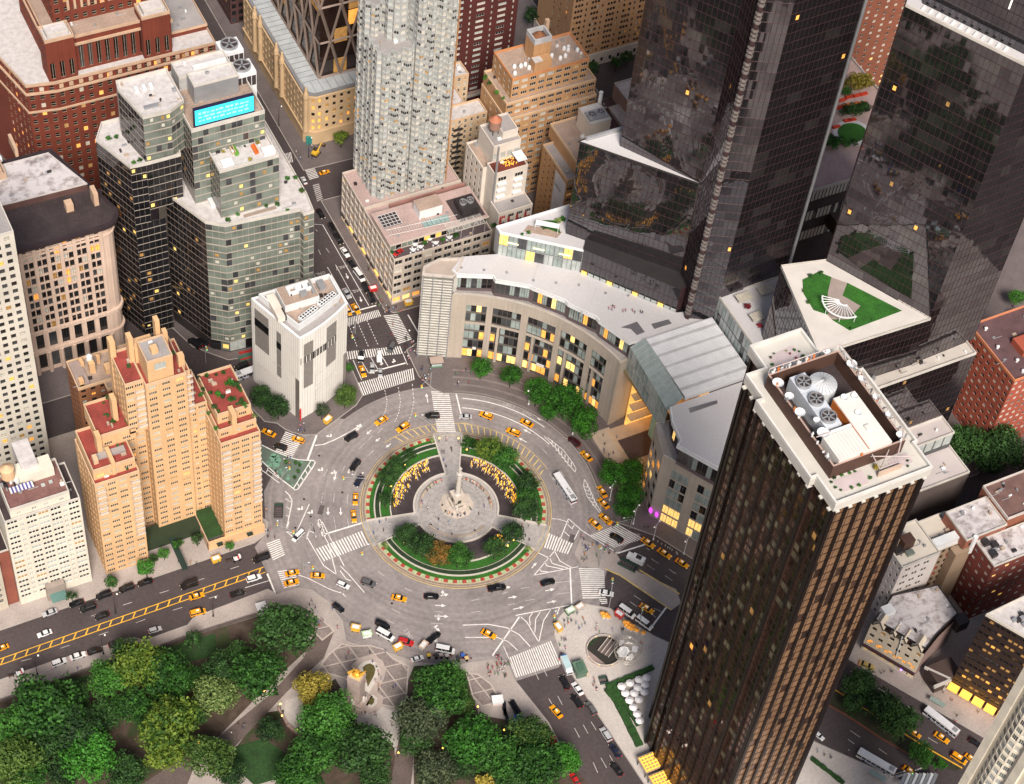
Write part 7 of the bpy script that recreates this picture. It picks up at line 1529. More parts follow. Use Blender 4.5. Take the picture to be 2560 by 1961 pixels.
def loft(b,secs):
    """secs: (x, halfwidth, z_bottom, z_top) along the car"""
    k=len(b.v)
    for x,w,z0,z1 in secs:
        zm=z0+(z1-z0)*.62;b.v+=[(x,-w*.92,z0),(x,-w,zm),(x,-w*.86,z1),(x,w*.86,z1),(x,w,zm),(x,w*.92,z0)]
    n=len(secs)
    for i in range(n-1):
        for j in range(5):b.f.append((k+6*i+j,k+6*(i+1)+j,k+6*(i+1)+j+1,k+6*i+j+1)[::-1]);b.m.append(b.cur)
    b.f.append(tuple(k+j for j in range(6)));b.f.append(tuple(k+6*(n-1)+5-j for j in range(6)));b.m+=[b.cur]*2
_CM={}
SPEC={'sedan':(4.9,.93,[(-2.45,.78,.35,.72),(-2.3,.9,.25,.92),(-1.2,.93,.22,.95),(1.0,.93,.22,.93),(2.1,.9,.25,.80),(2.42,.76,.35,.62)],(-1.75,1.15,-1.05,.35,.93,1.45)),
        'suv':(4.9,.97,[(-2.45,.85,.4,.95),(-2.35,.95,.3,1.1),(1.05,.97,.3,1.08),(2.1,.94,.3,.98),(2.45,.8,.4,.75)],(-2.3,1.2,-2.0,.45,1.08,1.78)),
        'minivan':(5.0,1.0,[(-2.5,.88,.35,.95),(-2.4,.98,.28,1.08),(1.4,1.0,.28,1.05),(2.2,.95,.3,.92),(2.5,.8,.38,.7)],(-2.4,1.75,-2.2,.75,1.05,1.82)),
        'van':(5.8,1.02,[(-2.9,.95,.35,1.2),(-2.85,1.02,.3,1.3),(1.7,1.02,.3,1.25),(2.6,.97,.3,1.05),(2.9,.82,.4,.8)],(-2.85,2.1,-2.75,1.2,1.25,2.3)),
        'pickup':(5.8,.98,[(-2.9,.9,.4,1.0),(-2.8,.97,.35,1.05),(1.2,.98,.35,1.08),(2.5,.95,.35,1.0),(2.9,.82,.42,.8)],(-.6,1.55,-.35,.85,1.07,1.78))}
def car_meshes(kind,pt):
    key=(kind,pt)
    if key in _CM:return _CM[key]
    L,hw,secs,g=SPEC[kind];pm=PAINTS[pt];out=[]
    b=MB();b.use(pm);loft(b,secs)
    if kind=='pickup':b.box(-2.75,-.7,-.9,-.82,1.05,1.25);b.box(-2.75,-.7,.82,.9,1.05,1.25);b.box(-2.8,-2.7,-.9,.9,1.05,1.25)
    out.append(('body',b.mesh('body'),None))
    xr0,xf0,xr1,xf1,z0,z1=g;w0,w1=hw*.9,hw*.74;zr=z1-.07
    b=MB();b.use(CGL);lo=[(xr0,-w0,z0),(xf0,-w0,z0),(xf0,w0,z0),(xr0,w0,z0)];hi=[(xr1,-w1,zr),(xf1,-w1,zr),(xf1,w1,zr),(xr1,w1,zr)];b.v=lo+hi
    for i in range(4):j=(i+1)%4;b.f.append((i,j,4+j,4+i));b.m.append(0)
    out.append(('windows',b.mesh('windows'),None))
    b=MB();b.use(pm);b.v=[(xr1-.06,-w1-.03,zr),(xf1+.05,-w1-.03,zr),(xf1+.05,w1+.03,zr),(xr1-.06,w1+.03,zr),(xr1+.05,-w1*.9,z1),(xf1-.08,-w1*.9,z1),(xf1-.08,w1*.9,z1),(xr1+.05,w1*.9,z1)]
    b.f=[(0,1,5,4),(1,2,6,5),(2,3,7,6),(3,0,4,7),(4,5,6,7)];b.m=[0]*5
    for s in(-1,1):
        for t in(.42,.72):x=xr0+(xf0-xr0)*t;x1=xr1+(xf1-xr1)*t;b.poly([(x-.05,s*(w0+.012),z0),(x+.05,s*(w0+.012),z0),(x1+.05,s*(w1+.012),zr),(x1-.05,s*(w1+.012),zr)][::s])
    out.append(('roof',b.mesh('roof'),None))
    wb=MB();wb.use(TYRE);wb.tube((0,-.12,0),(0,.12,0),.34,None,10);wm=wb.mesh('wheel')
    for x in(-L*.30,L*.31):
        for s in(-1,1):out.append(('wheel',wm,(x,s*(hw-.10),.34)))
    hb=MB();hb.use(HEAD);hb.box(-.1,.06,-.18,.18,-.08,.08,True);hm=hb.mesh('headlight');tb=MB();tb.use(TAIL);tb.box(-.06,.08,-.18,.18,-.1,.1,True);tm=tb.mesh('taillight')
    for s in(-1,1):out.append(('headlight',hm,(secs[-1][0]-.05,s*hw*.66,secs[-1][3]-.08)));out.append(('taillight',tm,(secs[0][0]+.02,s*hw*.7,secs[0][3]-.1)))
    if pt=='taxi':sb_=MB();sb_.use(SIGNW);sb_.box(-.55,.35,-.14,.14,z1,z1+.3);out.append(('roof_sign',sb_.mesh('roof_sign'),None))
    _CM[key]=out;return out
VN={'sedan':'car','suv':'suv','minivan':'minivan','van':'van','pickup':'pickup_truck'}
def car(kind,pt,c,x0,y0,x1,y1,label,group=None,z=.02):
    """rear and front of the car as seen in the photograph"""
    a=W(c,x0,y0,z+.5);f=W(c,x1,y1,z+.5);ang=math.atan2(f[1]-a[1],f[0]-a[0]);L=SPEC[kind][0]
    s=min(1.12,max(.9,math.dist(a[:2],f[:2])/L));e=empty('taxi' if pt=='taxi' else VN[kind],((a[0]+f[0])/2,(a[1]+f[1])/2,z),label,'taxi' if pt=='taxi' else{'suv':'car','minivan':'car','sedan':'car','van':'van','pickup':'truck'}[kind],group or('yellow taxis' if pt=='taxi' else 'vehicles in the streets'),ang)
    e.scale=(s,s,s)
    for n,me,loc in car_meshes(kind,pt):inst(n,me,e,loc or(0,0,0))
    return e
T='taxi'
for a in[
 ('sedan','white','7',330,705,238,738,'white car driving left alongside the yellow median far left on the avenue'),
 ('sedan',T,'7',45,800,-15,825,'taxi cut off by the left edge of the view on the avenue'),
 ('suv','white','7',327,925,425,888,'white car parked at the park kerb, left of another white car'),('sedan','white','7',445,880,547,848,'white car parked between a white car and a black car at the park kerb'),('sedan','black','7',555,848,652,818,'black car parked just right of two white cars at the park kerb'),('sedan','black','7',690,802,788,772,'black car parked under the tree at the park kerb'),
 ('suv','silver','7',945,712,1028,686,'pale silver car standing in the bay cut into the park pavement'),('sedan','black','7',696,592,604,625,'black car beside the yellow median below the parked row'),('sedan','silver','7',365,572,270,606,'silver car parked by the aqua canopy'),('sedan','black','7',535,512,440,546,'black car at the kerb between the aqua canopy and the dark van'),('suv','black','7',615,540,505,578,'black car with lit amber headlamps beside the parked row'),
 ('suv','black','7',712,460,610,497,'black parked car below the white slab corner'),('suv','black','7',857,415,755,452,'black parked car with an amber lamp in front of the cream complex'),('sedan','black','7',972,380,876,410,'rightmost black parked car below the bright green street tree'),('van','black','7',1258,395,1150,432,'long black van just above the yellow median'),
 ('sedan',T,'7',1205,498,1300,470,'taxi touching the yellow median below the long black van'),('minivan',T,'7',1210,602,1310,575,'taxi van stopped at the park side kerb of the avenue'),('pickup','black','7',1463,482,1557,455,'black pickup truck near the park kerb before the stop line'),('suv','white','7',1568,386,1662,356,'white car waiting at the stop line by the median end'),
 ('sedan',T,'7',1815,346,1905,326,'upper of two taxis on the small crossing by the median end'),('sedan',T,'7',1808,408,1902,386,'lower of two taxis on the small crossing by the median end'),('sedan',T,'7',1975,350,2068,356,'taxi entering the circle just right of the small crossing'),('van','black','7',1715,225,1612,264,'black van leaving past the zebra crossing by the corner shops'),('van','white','7',1928,72,1866,132,'white van among the painted triangles left of the island'),
 ('suv','black','7',2120,535,2188,582,'black car at the curved plaza by the park'),('suv','white','8',-18,398,58,430,'white car left of the dark one below the island'),('suv','grey','8',135,388,228,418,'dark grey car below the lower left of the island'),('sedan',T,'8',328,486,424,508,'taxi in the middle lanes below the island'),('sedan','black','8',532,485,630,486,'black car with red tail lamps beside the lane arrows'),('pickup','black','8',937,442,1056,424,'black pickup truck with a white bed cover below the island'),('sedan','black','8',1276,408,1367,384,'black car right of the island heading for the crossing'),('sedan','white','8',1645,456,1741,474,'white car standing on the zebra crossing above the globe plaza'),
 ('sedan',T,'8',900,704,992,748,'taxi crossing the curved white lines before the big crossing'),('van','black','8',228,648,316,688,'black van standing above the white vans at the park plaza'),('van','white','8',236,704,342,762,'white van parked beside the yellow and green food carts'),('suv','red','8',368,766,470,790,'red car behind the colourful food cart'),('pickup','black','8',556,782,634,718,'black pickup truck towing a wooden food cart'),('van','white','8',606,815,732,840,'long white van parked beside the pedicabs'),('sedan','white','8',462,890,522,872,'tiny white utility car left of the pedicabs'),
 ('sedan',T,'8',1408,1258,1342,1180,'lone taxi on the lower avenue beside the bronze tower'),('suv','black','8',1455,1085,1402,985,'black car behind the ice cream truck'),('sedan','white','8',1542,1116,1480,1030,'white police style car parked by the green kiosk'),('suv','black','8',1537,1194,1475,1112,'black car next to the white parked car on the lower avenue'),('suv','grey','8',1628,1246,1566,1152,'dark grey car at the kerb of the umbrella terrace'),('suv','silver','8',1722,1412,1660,1318,'grey car parked on the lower avenue past the umbrella terrace'),('sedan','navy','8',1782,1512,1718,1420,'navy car parked on the lower avenue'),('sedan','black','8',1796,1628,1726,1540,'black car lowest on the lower avenue'),('sedan','red','8',1520,1690,1470,1610,'red car half hidden under the tree at the bottom edge'),
 ('sedan',T,'8',1588,-4,1662,58,'taxi just entering the crossing right of the island'),('sedan',T,'8',1726,24,1668,-22,'upper taxi beside it at the tip of the chevron island'),('suv','black','8',1798,140,1720,90,'black car on the crossing right of the island'),('sedan',T,'8',1918,116,2002,176,'first taxi in line right of the crossing by the limestone mall'),('sedan',T,'8',2022,184,2106,242,'second taxi in line by the limestone mall'),('sedan',T,'8',2138,250,2215,300,'third taxi in line, partly behind the bronze tower'),('sedan',T,'8',1905,535,1998,592,'taxi on the road above the orange stall parasols'),('van','white','8',1775,552,1876,622,'left white van behind the orange stall parasols'),('van','white','8',1886,622,1986,696,'right white van behind the orange stall parasols'),
 ('sedan',T,'5',303,1000,220,1050,'taxi entering the circle at upper left'),('suv',T,'5',440,1045,360,1095,'taxi near the yellow hatched ring at upper left'),('suv','black','5',112,1108,28,1150,'black car with red tail lamps left of the island'),('suv','black','5',130,1268,62,1350,'upper black car passing the left edge of the island'),('sedan','navy','5',145,1368,95,1446,'lower dark car under the signal arm at the left edge of the island'),('sedan',T,'5',100,1486,96,1562,'upper of two taxis left of the island'),('sedan',T,'5',84,1596,92,1672,'lower of two taxis left of the island'),
 ('suv','black','5',636,994,538,996,'black car on the crossing at the top of the circle'),('sedan','silver','5',840,998,758,998,'silver car at the stop line at the top of the circle'),('suv',T,'5',970,1010,888,976,'taxi in the inner lane below the street trees'),('sedan',T,'5',1227,1060,1148,1018,'taxi in the outer lane below the largest street tree'),('suv',T,'5',1146,1118,1058,1080,'taxi next to the yellow hatched ring at upper right'),('suv','maroon','5',1528,1192,1450,1128,'maroon car under the rightmost street tree'),('sedan',T,'5',1600,1282,1535,1218,'taxi beside the chevron strip near the atrium'),('sedan',T,'5',1690,1512,1645,1440,'upper taxi waiting by the right tree clump'),('sedan',T,'5',1706,1582,1645,1520,'middle taxi waiting by the right tree clump'),('sedan',T,'5',1722,1678,1652,1618,'lower taxi by the right tree clump'),
 ('suv','black','5',138,584,130,660,'black car crossing the zebra at the top left of the circle'),('sedan',T,'5',132,676,156,748,'taxi below the black car at the top left crossing'),('suv','white','5',250,584,250,652,'white car on the zebra at the top of the avenue'),('sedan','silver','5',205,656,205,722,'left silver car waiting at the upper stop line'),('sedan','silver','5',256,690,256,748,'right silver car over the upper stop line'),('suv','grey','5',345,530,308,596,'grey green car turning on the zebra'),('sedan',T,'5',80,284,122,344,'taxi at the far crossing beside the white museum'),('sedan',T,'d11',960,890,985,945,'taxi half hidden by the white museum block'),('sedan','silver','5',24,184,62,246,'silver car coming down the avenue beside the museum'),('van','white','5',94,64,152,142,'white van parked on the avenue below the corner block'),('suv','black','5',146,148,180,212,'black car parked below the white van'),('suv','black','5',186,212,218,284,'second black car parked below the white van'),('sedan','white','d11',898,250,972,352,'white car parked on the avenue between black cars'),('suv','black','d11',838,120,902,215,'black car parked above the white one'),('sedan','black','d11',966,372,1040,462,'black car parked between the white car and the white van'),('suv','black','d11',770,0,832,100,'black car higher up the avenue'),
 ('sedan',T,'4',1752,1122,1668,1082,'taxi leaving the circle left of the museum island'),('suv',T,'4',1936,1160,1858,1132,'taxi on the zebra left of the museum island'),('suv','black','4',1826,1206,1745,1180,'black car with red lamps on the zebra left of the museum island'),('suv','black','4',1590,658,1490,696,'black car beside the white bus behind the museum'),('suv','black','4',1330,560,1240,500,'black car at the foot of the stepped glass tower'),('van','black','4',1290,570,1190,500,'black van double parked at the foot of the stepped glass tower'),('sedan','white','1',1945,1170,1925,1130,'white car far up the avenue by the zebra'),('sedan','black','1',2020,1330,2060,1395,'black car on the avenue beside the green signal'),('suv','black','1',2105,1440,2150,1520,'black car at the kerb of the corner block'),('sedan',T,'1',2040,1105,2090,1090,'taxi crossing far up the avenue'),
 ('sedan',T,'9',1410,1562,1518,1640,'taxi at the stop line behind the lower bus'),('sedan',T,'9',1612,1350,1718,1422,'taxi alongside the upper bus'),('sedan',T,'9',1462,1335,1528,1380,'taxi half hidden by the median tree'),('minivan',T,'9',1722,1485,1826,1552,'taxi van near the cream tower corner'),('sedan',T,'9',1308,1128,1392,1180,'taxi beyond the planted median'),('sedan',T,'9',1830,1500,1870,1530,'taxi mostly hidden by the cream tower corner'),('sedan','gold','9',1135,905,1240,945,'long car with golden lights under the gabled house front'),('sedan','white','9',858,1350,905,1390,'white car peeping out behind the bronze tower'),('sedan','maroon','9',1060,1100,1110,1130,'dark car with red lamps beyond the median trees'),('suv','black','9',1850,1400,1900,1430,'black car at the far kerb before the cream tower')]:
    car(*a)
# buses
BUSW=paint('white bus paint',(.68,.69,.72));BUSB=paint('blue bus stripe',(.03,.09,.28));ROOFB=mat('bus roof panel',(.72,.73,.76),rough=.5,var=.04)
def bus(c,x0,y0,x1,y1,label,number=None):
    a=W(c,x0,y0,1.5);f=W(c,x1,y1,1.5);ang=math.atan2(f[1]-a[1],f[0]-a[0]);L=max(11,min(13.5,math.dist(a[:2],f[:2])))
    e=empty('city_bus',((a[0]+f[0])/2,(a[1]+f[1])/2,.02),label,'bus','city buses',ang);h=L/2
    def p(n,m,fn):b=MB();b.use(m);fn(b);return b.build(n,None,e,off=(0,0,0))
    p('body',BUSW,lambda b:(b.box(-h,h,-1.28,1.28,.35,1.25,True),b.box(-h,h,-1.26,1.26,2.35,3.0)))
    p('window_band',CGL,lambda b:b.box(-h+.03,h-.03,-1.25,1.25,1.25,2.35))
    for s in(-1,1):p('stripe',BUSB,lambda b:b.box(-h+1,h-1.5,s*1.285-.006,s*1.285+.006,.75,1.05))
    for i in range(7):x=-h+1.1+i*(L-2)/6.5;p('window_pillar',BUSW,lambda b:(b.box(x-.09,x+.09,-1.272,-1.25,1.25,2.35),b.box(x-.09,x+.09,1.25,1.272,1.25,2.35)))
    for i in range(6):x=-h+.3+i*(L-.4)/6;p('roof_panel',ROOFB,lambda b:b.box(x,x+(L-.4)/6-.12,-1.1,1.1,3.0,3.07))
    p('roof_unit',METAL_G,lambda b:b.box(-h+.6,-h+2.2,-.8,.8,3.07,3.3))
    for x in(-h*.55,h*.58):
        for s in(-1,1):p('wheel',TYRE,lambda b:b.tube((x,s*1.05,.48),(x,s*1.29,.48),.48,None,10))
    p('windscreen',CGL,lambda b:b.box(h,h+.04,-1.15,1.15,1.1,2.5))
    for s in(-1,1):p('headlight',HEAD,lambda b:b.box(h,h+.05,s*.95-.15,s*.95+.15,.6,.85));p('taillight',TAIL,lambda b:b.box(-h-.04,-h,s*1.0-.12,s*1.0+.12,.8,1.3))
    p('door',METAL_D,lambda b:(b.box(h-1.6,h-.4,-1.3,-1.28,.4,2.4),b.box(-h*.1,-h*.1+1.2,-1.3,-1.28,.4,2.4)))
    if number:
        cu=bpy.data.curves.new('fleet_number','FONT');cu.body=number;cu.size=1.35;cu.align_x='CENTER';cu.align_y='CENTER';o=bpy.data.objects.new('t',cu);COL.objects.link(o);dg=bpy.context.evaluated_depsgraph_get();me=bpy.data.meshes.new_from_object(o.evaluated_get(dg));bpy.data.objects.remove(o);me.materials.clear();me.materials.append(METAL_D)
        inst('fleet_number',me,e,(-h*.35,0,3.09),0)
        p('rear_grille',METAL_D,lambda b:b.box(-h+.2,-h+1.2,-.9,-.2,3.071,3.1))
    return e
bus('i2',905,905,715,620,'white city bus with a number on its roof beside the island','6634')
bus('9',1765,1365,1560,1205,'white city bus beyond the median by the glowing canopies');bus('9',1375,1615,1125,1470,'white city bus on the near side of the planted median');bus('4',1530,735,1640,695,'white bus half hidden behind the white museum block')
# boxy trucks, carts and stalls
def boxthing(name,cat,label,c,x0,y0,x1,y1,parts,group=None,z=.02):
    a=W(c,x0,y0,z+.6);f=W(c,x1,y1,z+.6);ang=math.atan2(f[1]-a[1],f[0]-a[0]);e=empty(name,((a[0]+f[0])/2,(a[1]+f[1])/2,z),label,cat,group,ang)
    for n,m,bx in parts:b=MB();b.use(m);b.box(*bx,True);b.build(n,None,e,off=(0,0,0))
    return e
def wheels(L,w):return[('wheel',TYRE,(x-.35,x+.35,s*w-.12,s*w+.12,0,.7))for x in(-L*.3,L*.32)for s in(-1,1)]
boxthing('box_truck','truck','white box truck beside the green stair railing above the globe plaza','8',1938,282,1822,225,[('cargo_box',PAINTS['white'],(-3.3,1.3,-1.15,1.15,.6,3.1)),('cab',PAINTS['white'],(1.35,3.2,-1.05,1.05,.5,2.3)),('windscreen',CGL,(3.2,3.24,-.95,.95,1.3,2.2)),('roof_rack',METAL_D,(-2,0,-.8,.8,3.1,3.3))]+wheels(6.5,1.0),z=.02)
boxthing('ice_cream_truck','truck','white and pale blue ice cream truck at the corner of the globe plaza','8',1418,880,1462,985,[('body',PAINTS['white'],(-3.3,2.2,-1.15,1.15,.5,3.0)),('roof',mat('pale aqua truck roof',(.42,.58,.62),rough=.5),(-3.2,2.1,-1.05,1.05,3.0,3.1)),('cab',PAINTS['white'],(2.25,3.3,-1.1,1.1,.5,2.0)),('windscreen',CGL,(3.3,3.34,-.95,.95,1.1,1.9)),('serving_hatch',mat('pink hatch',(.6,.2,.3)),(-1.5,.8,1.15,1.2,1.4,2.4)),('light_bar',BUSB,(-3.3,-3.0,-1,1,3.1,3.3))]+wheels(6.5,1.05))
boxthing('kiosk','kiosk','dark green newspaper kiosk beside the ice cream truck','8',1505,920,1540,1000,[('body',PAINTS['green'],(-2.4,2.4,-1.8,1.8,.12,3.0)),('roof',mat('green tin roof',(.10,.17,.12),rough=.6,var=.15),(-2.6,2.6,-2.0,2.0,3.0,3.2)),('roof_cap',PAINTS['green'],(-1.4,1.4,-1,1,3.2,3.6)),('counter',mat('lit magazine rack',(.8,.4,.1),emit=.4,ecol=(1,.5,.1),var=.5,scale=2),(-2.4,2.4,1.8,1.95,.6,1.8))],z=.12)
boxthing('kiosk','kiosk','brown roofed newsstand by the crossing below the louvred glass corner','5',585,665,640,660,[('body',METAL_D,(-2.2,2.2,-1.4,1.4,.12,2.9)),('roof',mat('tan newsstand roof',(.36,.28,.24)),(-2.5,2.5,-1.7,1.7,2.9,3.1)),('display',GL_PALE,(-2.0,2.0,-1.46,-1.4,.9,2.2)),('shelf',mat('green shelf',(.1,.2,.14)),(-2.2,2.2,-2.0,-1.46,.8,1.0))],z=.12)
boxthing('kiosk','kiosk','small white flat-roofed kiosk at the corner of the park by the patterned paving','7',1640,575,1690,560,[('body',PAINTS['white'],(-1.5,1.5,-1.4,1.4,.12,2.5)),('roof',WHITE_P,(-1.8,1.8,-1.7,1.7,2.5,2.7)),('counter',METAL_D,(-1.4,1.4,-1.5,-1.4,.9,1.9))],z=.14)
boxthing('kiosk','kiosk','small white kiosk behind the right patterned paving beside the grove','8',975,1160,1025,1155,[('body',PAINTS['white'],(-1.7,1.7,-1.2,1.2,.12,2.5)),('roof',WHITE_P,(-1.9,1.9,-1.5,1.5,2.5,2.7)),('counter',mat('pale pink stall panel',(.55,.42,.4)),(-1.6,1.6,-1.3,-1.2,.6,1.2))],z=.2)
CARTS=[('8',75,690,125,700,'yellow','yellow food cart with a roof solar panel by the white van'),('8',145,740,195,730,'white','white and green food cart next to the yellow one'),('8',340,830,395,800,'yellow','colourful striped food cart before the red car'),('8',515,825,545,790,'silver','wooden food cart coupled behind the black pickup truck'),('8',1370,665,1405,715,'yellow','yellow food cart at the left edge of the globe plaza'),('8',1435,600,1490,570,'green','pale green food cart at the top of the globe plaza'),('8',1495,580,1550,545,'silver','steel food cart with lit counter at the top of the globe plaza'),('4',2060,1050,2110,1005,'yellow','purple and orange food cart near the museum entrance'),('d11',1200,705,1260,690,'red','red and white vendor cart at the corner of the concrete block'),('d11',1560,850,1640,830,'yellow','vendor cart with violet lights before the corner block shops'),('7',1355,265,1395,250,'yellow','small yellow vendor cart on the avenue below the corner shops'),('d10',1050,380,1120,430,'red','small red cart between the orange parasol stalls')]
for c,x0,y0,x1,y1,pc,lb in CARTS:
    boxthing('food_cart','food cart',lb,c,x0,y0,x1,y1,[('body',PAINTS[pc],(-1.5,1.5,-.85,.85,.5,1.5)),('canopy',mat('cart canopy '+pc,{'yellow':(.62,.36,.06),'white':(.45,.62,.36),'silver':(.5,.36,.25),'green':(.42,.52,.36),'red':(.5,.05,.04)}[pc],rough=.7,var=.3,scale=1.5),(-1.7,1.7,-1.05,1.05,2.2,2.4)),('counter',METAL_G,(-1.4,1.4,.85,1.05,1.3,1.45)),('roof_panel',PAINTS['white'],(-1.2,1.2,-.7,.7,2.4,2.46))]+[('post',METAL_G,(x-.05,x+.05,y-.05,y+.05,1.5,2.2))for x in(-1.4,1.4)for y in(-.8,.8)]+[('wheel',TYRE,(x-.25,x+.25,s*.8-.06,s*.8+.06,0,.5))for x in(-.9,.9)for s in(-1,1)],'street food carts')
def pedicab(c,x0,y0,x1,y1,label,canopy):
    a=W(c,x0,y0);f=W(c,x1,y1);ang=math.atan2(f[1]-a[1],f[0]-a[0]);e=empty('pedicab',((a[0]+f[0])/2,(a[1]+f[1])/2,.02),label,'pedicab','pedicabs at the park plaza',ang)
    def p(n,m,fn):b=MB();b.use(m);fn(b);b.build(n,None,e,off=(0,0,0))
    p('seat',PAINTS['black'],lambda b:(b.box(-1.1,-.2,-.55,.55,.5,.75,True),b.box(-1.2,-1.05,-.55,.55,.7,1.3)));p('canopy',canopy,lambda b:b.box(-1.3,0,-.65,.65,1.8,1.9,True))
    for y in(-.6,.6):p('canopy_post',METAL_D,lambda b:b.tube((-1.2,y,.7),(-1.2,y,1.8),.03,.03,4));p('wheel',TYRE,lambda b:b.tube((-.6,y-.04,.35),(-.6,y+.04,.35),.35,None,10))
    p('wheel',TYRE,lambda b:b.tube((1.1,-.04,.33),(1.1,.04,.33),.33,None,10));p('frame',PAINTS['red'],lambda b:(b.tube((-.4,0,.45),(.9,0,.6),.04,.04,5),b.tube((.9,0,.35),(.95,0,1.05),.04,.04,5),b.tube((.95,-.3,1.05),(.95,.3,1.05),.03,.03,4)))
for i,(x,y,col)in enumerate([(575,870,(.6,.4,.05)),(622,872,(.03,.03,.03)),(652,868,(.35,.3,.28)),(690,872,(.5,.47,.45)),(765,890,(.04,.04,.05)),(790,870,(.03,.1,.4)),(815,888,(.55,.4,.18))]):
    pedicab('8',x-14,y+6,x+14,y-4,['pedicab with a yellow canopy, leftmost of the row','black pedicab next to the yellow one','brown grey pedicab in the middle of the row','pale grey pedicab by the long white van','black pedicab of the right hand group','pedicab with a blue canopy','pedicab with a tan canopy at the right end'][i],mat('pedicab canopy %d'%i,col,rough=.7))
# excavator far up the avenue
e=empty('excavator',(*W('1',2010,985)[:2],.02),'yellow excavator working at the road corner far up the avenue','excavator',None,.6)
for n,m,bx in[('tracks',TYRE,(-1.8,1.8,-1.3,1.3,0,.9)),('cab',PAINTS['yellow'],(-1.6,.8,-1.2,1.2,.9,2.0)),('operator_cab',CGL,(-.2,.9,-.1,1.1,2.0,3.1)),('engine_cover',PAINTS['yellow'],(-2.2,-.5,-1.2,0,2.0,2.5))]:b=MB();b.use(m);b.box(*bx,True);b.build(n,None,e,off=(0,0,0))
b=MB();b.use(PAINTS['yellow']);b.tube((.6,-.5,2),(3.2,-.5,4.2),.25,.2,6);b.tube((3.2,-.5,4.2),(5.2,-.5,1.6),.2,.15,6);b.build('boom',None,e,off=(0,0,0));b=MB();b.use(METAL_D);b.box(4.8,5.8,-1,0,.8,1.7,True);b.build('bucket',None,e,off=(0,0,0))
# red vintage car on the terrace of the corner block
car('sedan','red','2',395,1590,345,1625,'glossy red vintage car displayed on the roof terrace',group='vehicles in the streets',z=25.2)
# ================================================================== street furniture
POLE=mat('galvanised pole',(.42,.42,.43),rough=.5,metal=.3);POLED=mat('dark lamp pole',(.03,.03,.032),rough=.5);SIGY=mat('yellow signal housing',(.62,.36,.05),rough=.5)
GLO=mat('warm lamp globe',(1,.7,.3),emit=2.0,ecol=(1,.5,.08),var=0)
def prt(e,n,m,fn):b=MB();b.use(m);fn(b);return b.build(n,None,e)
def signal(c,bx,by,tx,ty,label,h=6.2):
    """pole standing at b with a mast arm whose tip is seen at t"""
    P=W(c,bx,by,.14);t=W(c,tx,ty,h);e=empty('traffic_signal',P,label,'traffic light','traffic signals round the circle')
    prt(e,'pole',POLE,lambda b:b.tube(P,(P[0],P[1],h+1.2),.16,.11,7));prt(e,'mast_arm',POLE,lambda b:b.tube((P[0],P[1],h-.4),t,.10,.07,6))
    hd=prt(e,'signal_head',SIGY,lambda b:b.box(t[0]-.3,t[0]+.3,t[1]-.3,t[1]+.3,h-1.2,h+.1,True));b=MB();b.use(mat('green signal lamp',(.05,.6,.3),emit=1.5,ecol=(.05,1,.4)));b.box(t[0]-.18,t[0]+.18,t[1]-.33,t[1]-.3,h-1.1,h-.8);b.build('lamp',None,hd,off=tuple(e['_o']))
    prt(e,'lamp_arm',POLE,lambda b:b.tube((P[0],P[1],h+1.0),(P[0]*.4+t[0]*.6,P[1]*.4+t[1]*.6,h+1.8),.07,.05,5));prt(e,'lamp_head',WHITE_P,lambda b:b.box(P[0]*.4+t[0]*.6-.3,P[0]*.4+t[0]*.6+.3,P[1]*.4+t[1]*.6-.18,P[1]*.4+t[1]*.6+.18,h+1.7,h+1.9,True))
for a in[('i3',390,930,500,650,'traffic signal on the kerb beside the green painted corner'),('i3',1640,960,1310,800,'traffic signal at the left edge of the island'),('i3',330,1650,560,1610,'traffic signal by the corner shops of the cream complex'),('8',240,185,140,205,'traffic signal at the lower left edge of the island'),('5',580,1110,480,980,'traffic signal at the top of the island walkway'),('8',1650,305,1655,165,'traffic signal on the paved corner with the crowd'),('i2',1490,1180,1360,1120,'traffic signal below the right tree clump'),('8',1710,555,1735,370,'traffic signal at the top of the globe plaza'),('5',575,795,520,800,'traffic signal by the newsstand'),('d10',150,480,150,400,'traffic signal at the left edge of the globe plaza'),('4',1310,655,1315,560,'traffic signal behind the white museum block'),('8',1905,655,1925,560,'traffic signal beside the right white van'),('d11',1040,1150,1010,1175,'traffic signal hanging over the far crossing'),('9',1300,1690,1480,1600,'traffic signal at the stop line of the divided road'),('c' if False else '7',1930,340,1990,295,'traffic signal on the painted refuge by the small crossing'),('7',1770,90,1765,20,'traffic signal at the corner of the cream complex')]:signal(*a)
def lamp(c,bx,by,label,arms=2,h=9.5,dark=False,ang=.5):
    P=W(c,bx,by,.14);m=POLED if dark else WHITE_P;e=empty('street_lamp',P,label,'street lamp','street lamps')
    prt(e,'pole',m,lambda b:b.tube(P,(P[0],P[1],h),.15,.09,7));prt(e,'base',m,lambda b:b.lathe(P[:2],[(.35,.14),(.3,.8),(.16,1.2)],8))
    for k in range(arms):
        a=ang+PI*k;q=(P[0]+1.7*math.cos(a),P[1]+1.7*math.sin(a));prt(e,'arm',m,lambda b:(b.tube((P[0],P[1],h-.2),(P[0]+.9*math.cos(a),P[1]+.9*math.sin(a),h+.7),.07,.06,5),b.tube((P[0]+.9*math.cos(a),P[1]+.9*math.sin(a),h+.7),(*q,h+.5),.06,.06,5)))
        prt(e,'lamp_head',SIGNW,lambda b:b.lathe(q,[(.1,h+.1),(.36,h+.25),(.2,h+.55)],8))
for a in[('5',1200,920,'double street lamp under the third street tree'),('5',1480,1110,'double street lamp by the rightmost street tree'),('5',1715,1530,'double street lamp beside the waiting taxis'),('5',1865,1680,'double street lamp before the right stone wall'),('i2',1735,1300,'street lamp by the taxi line'),('i2',2055,1450,'street lamp next to the bronze tower edge')]:lamp(*a)
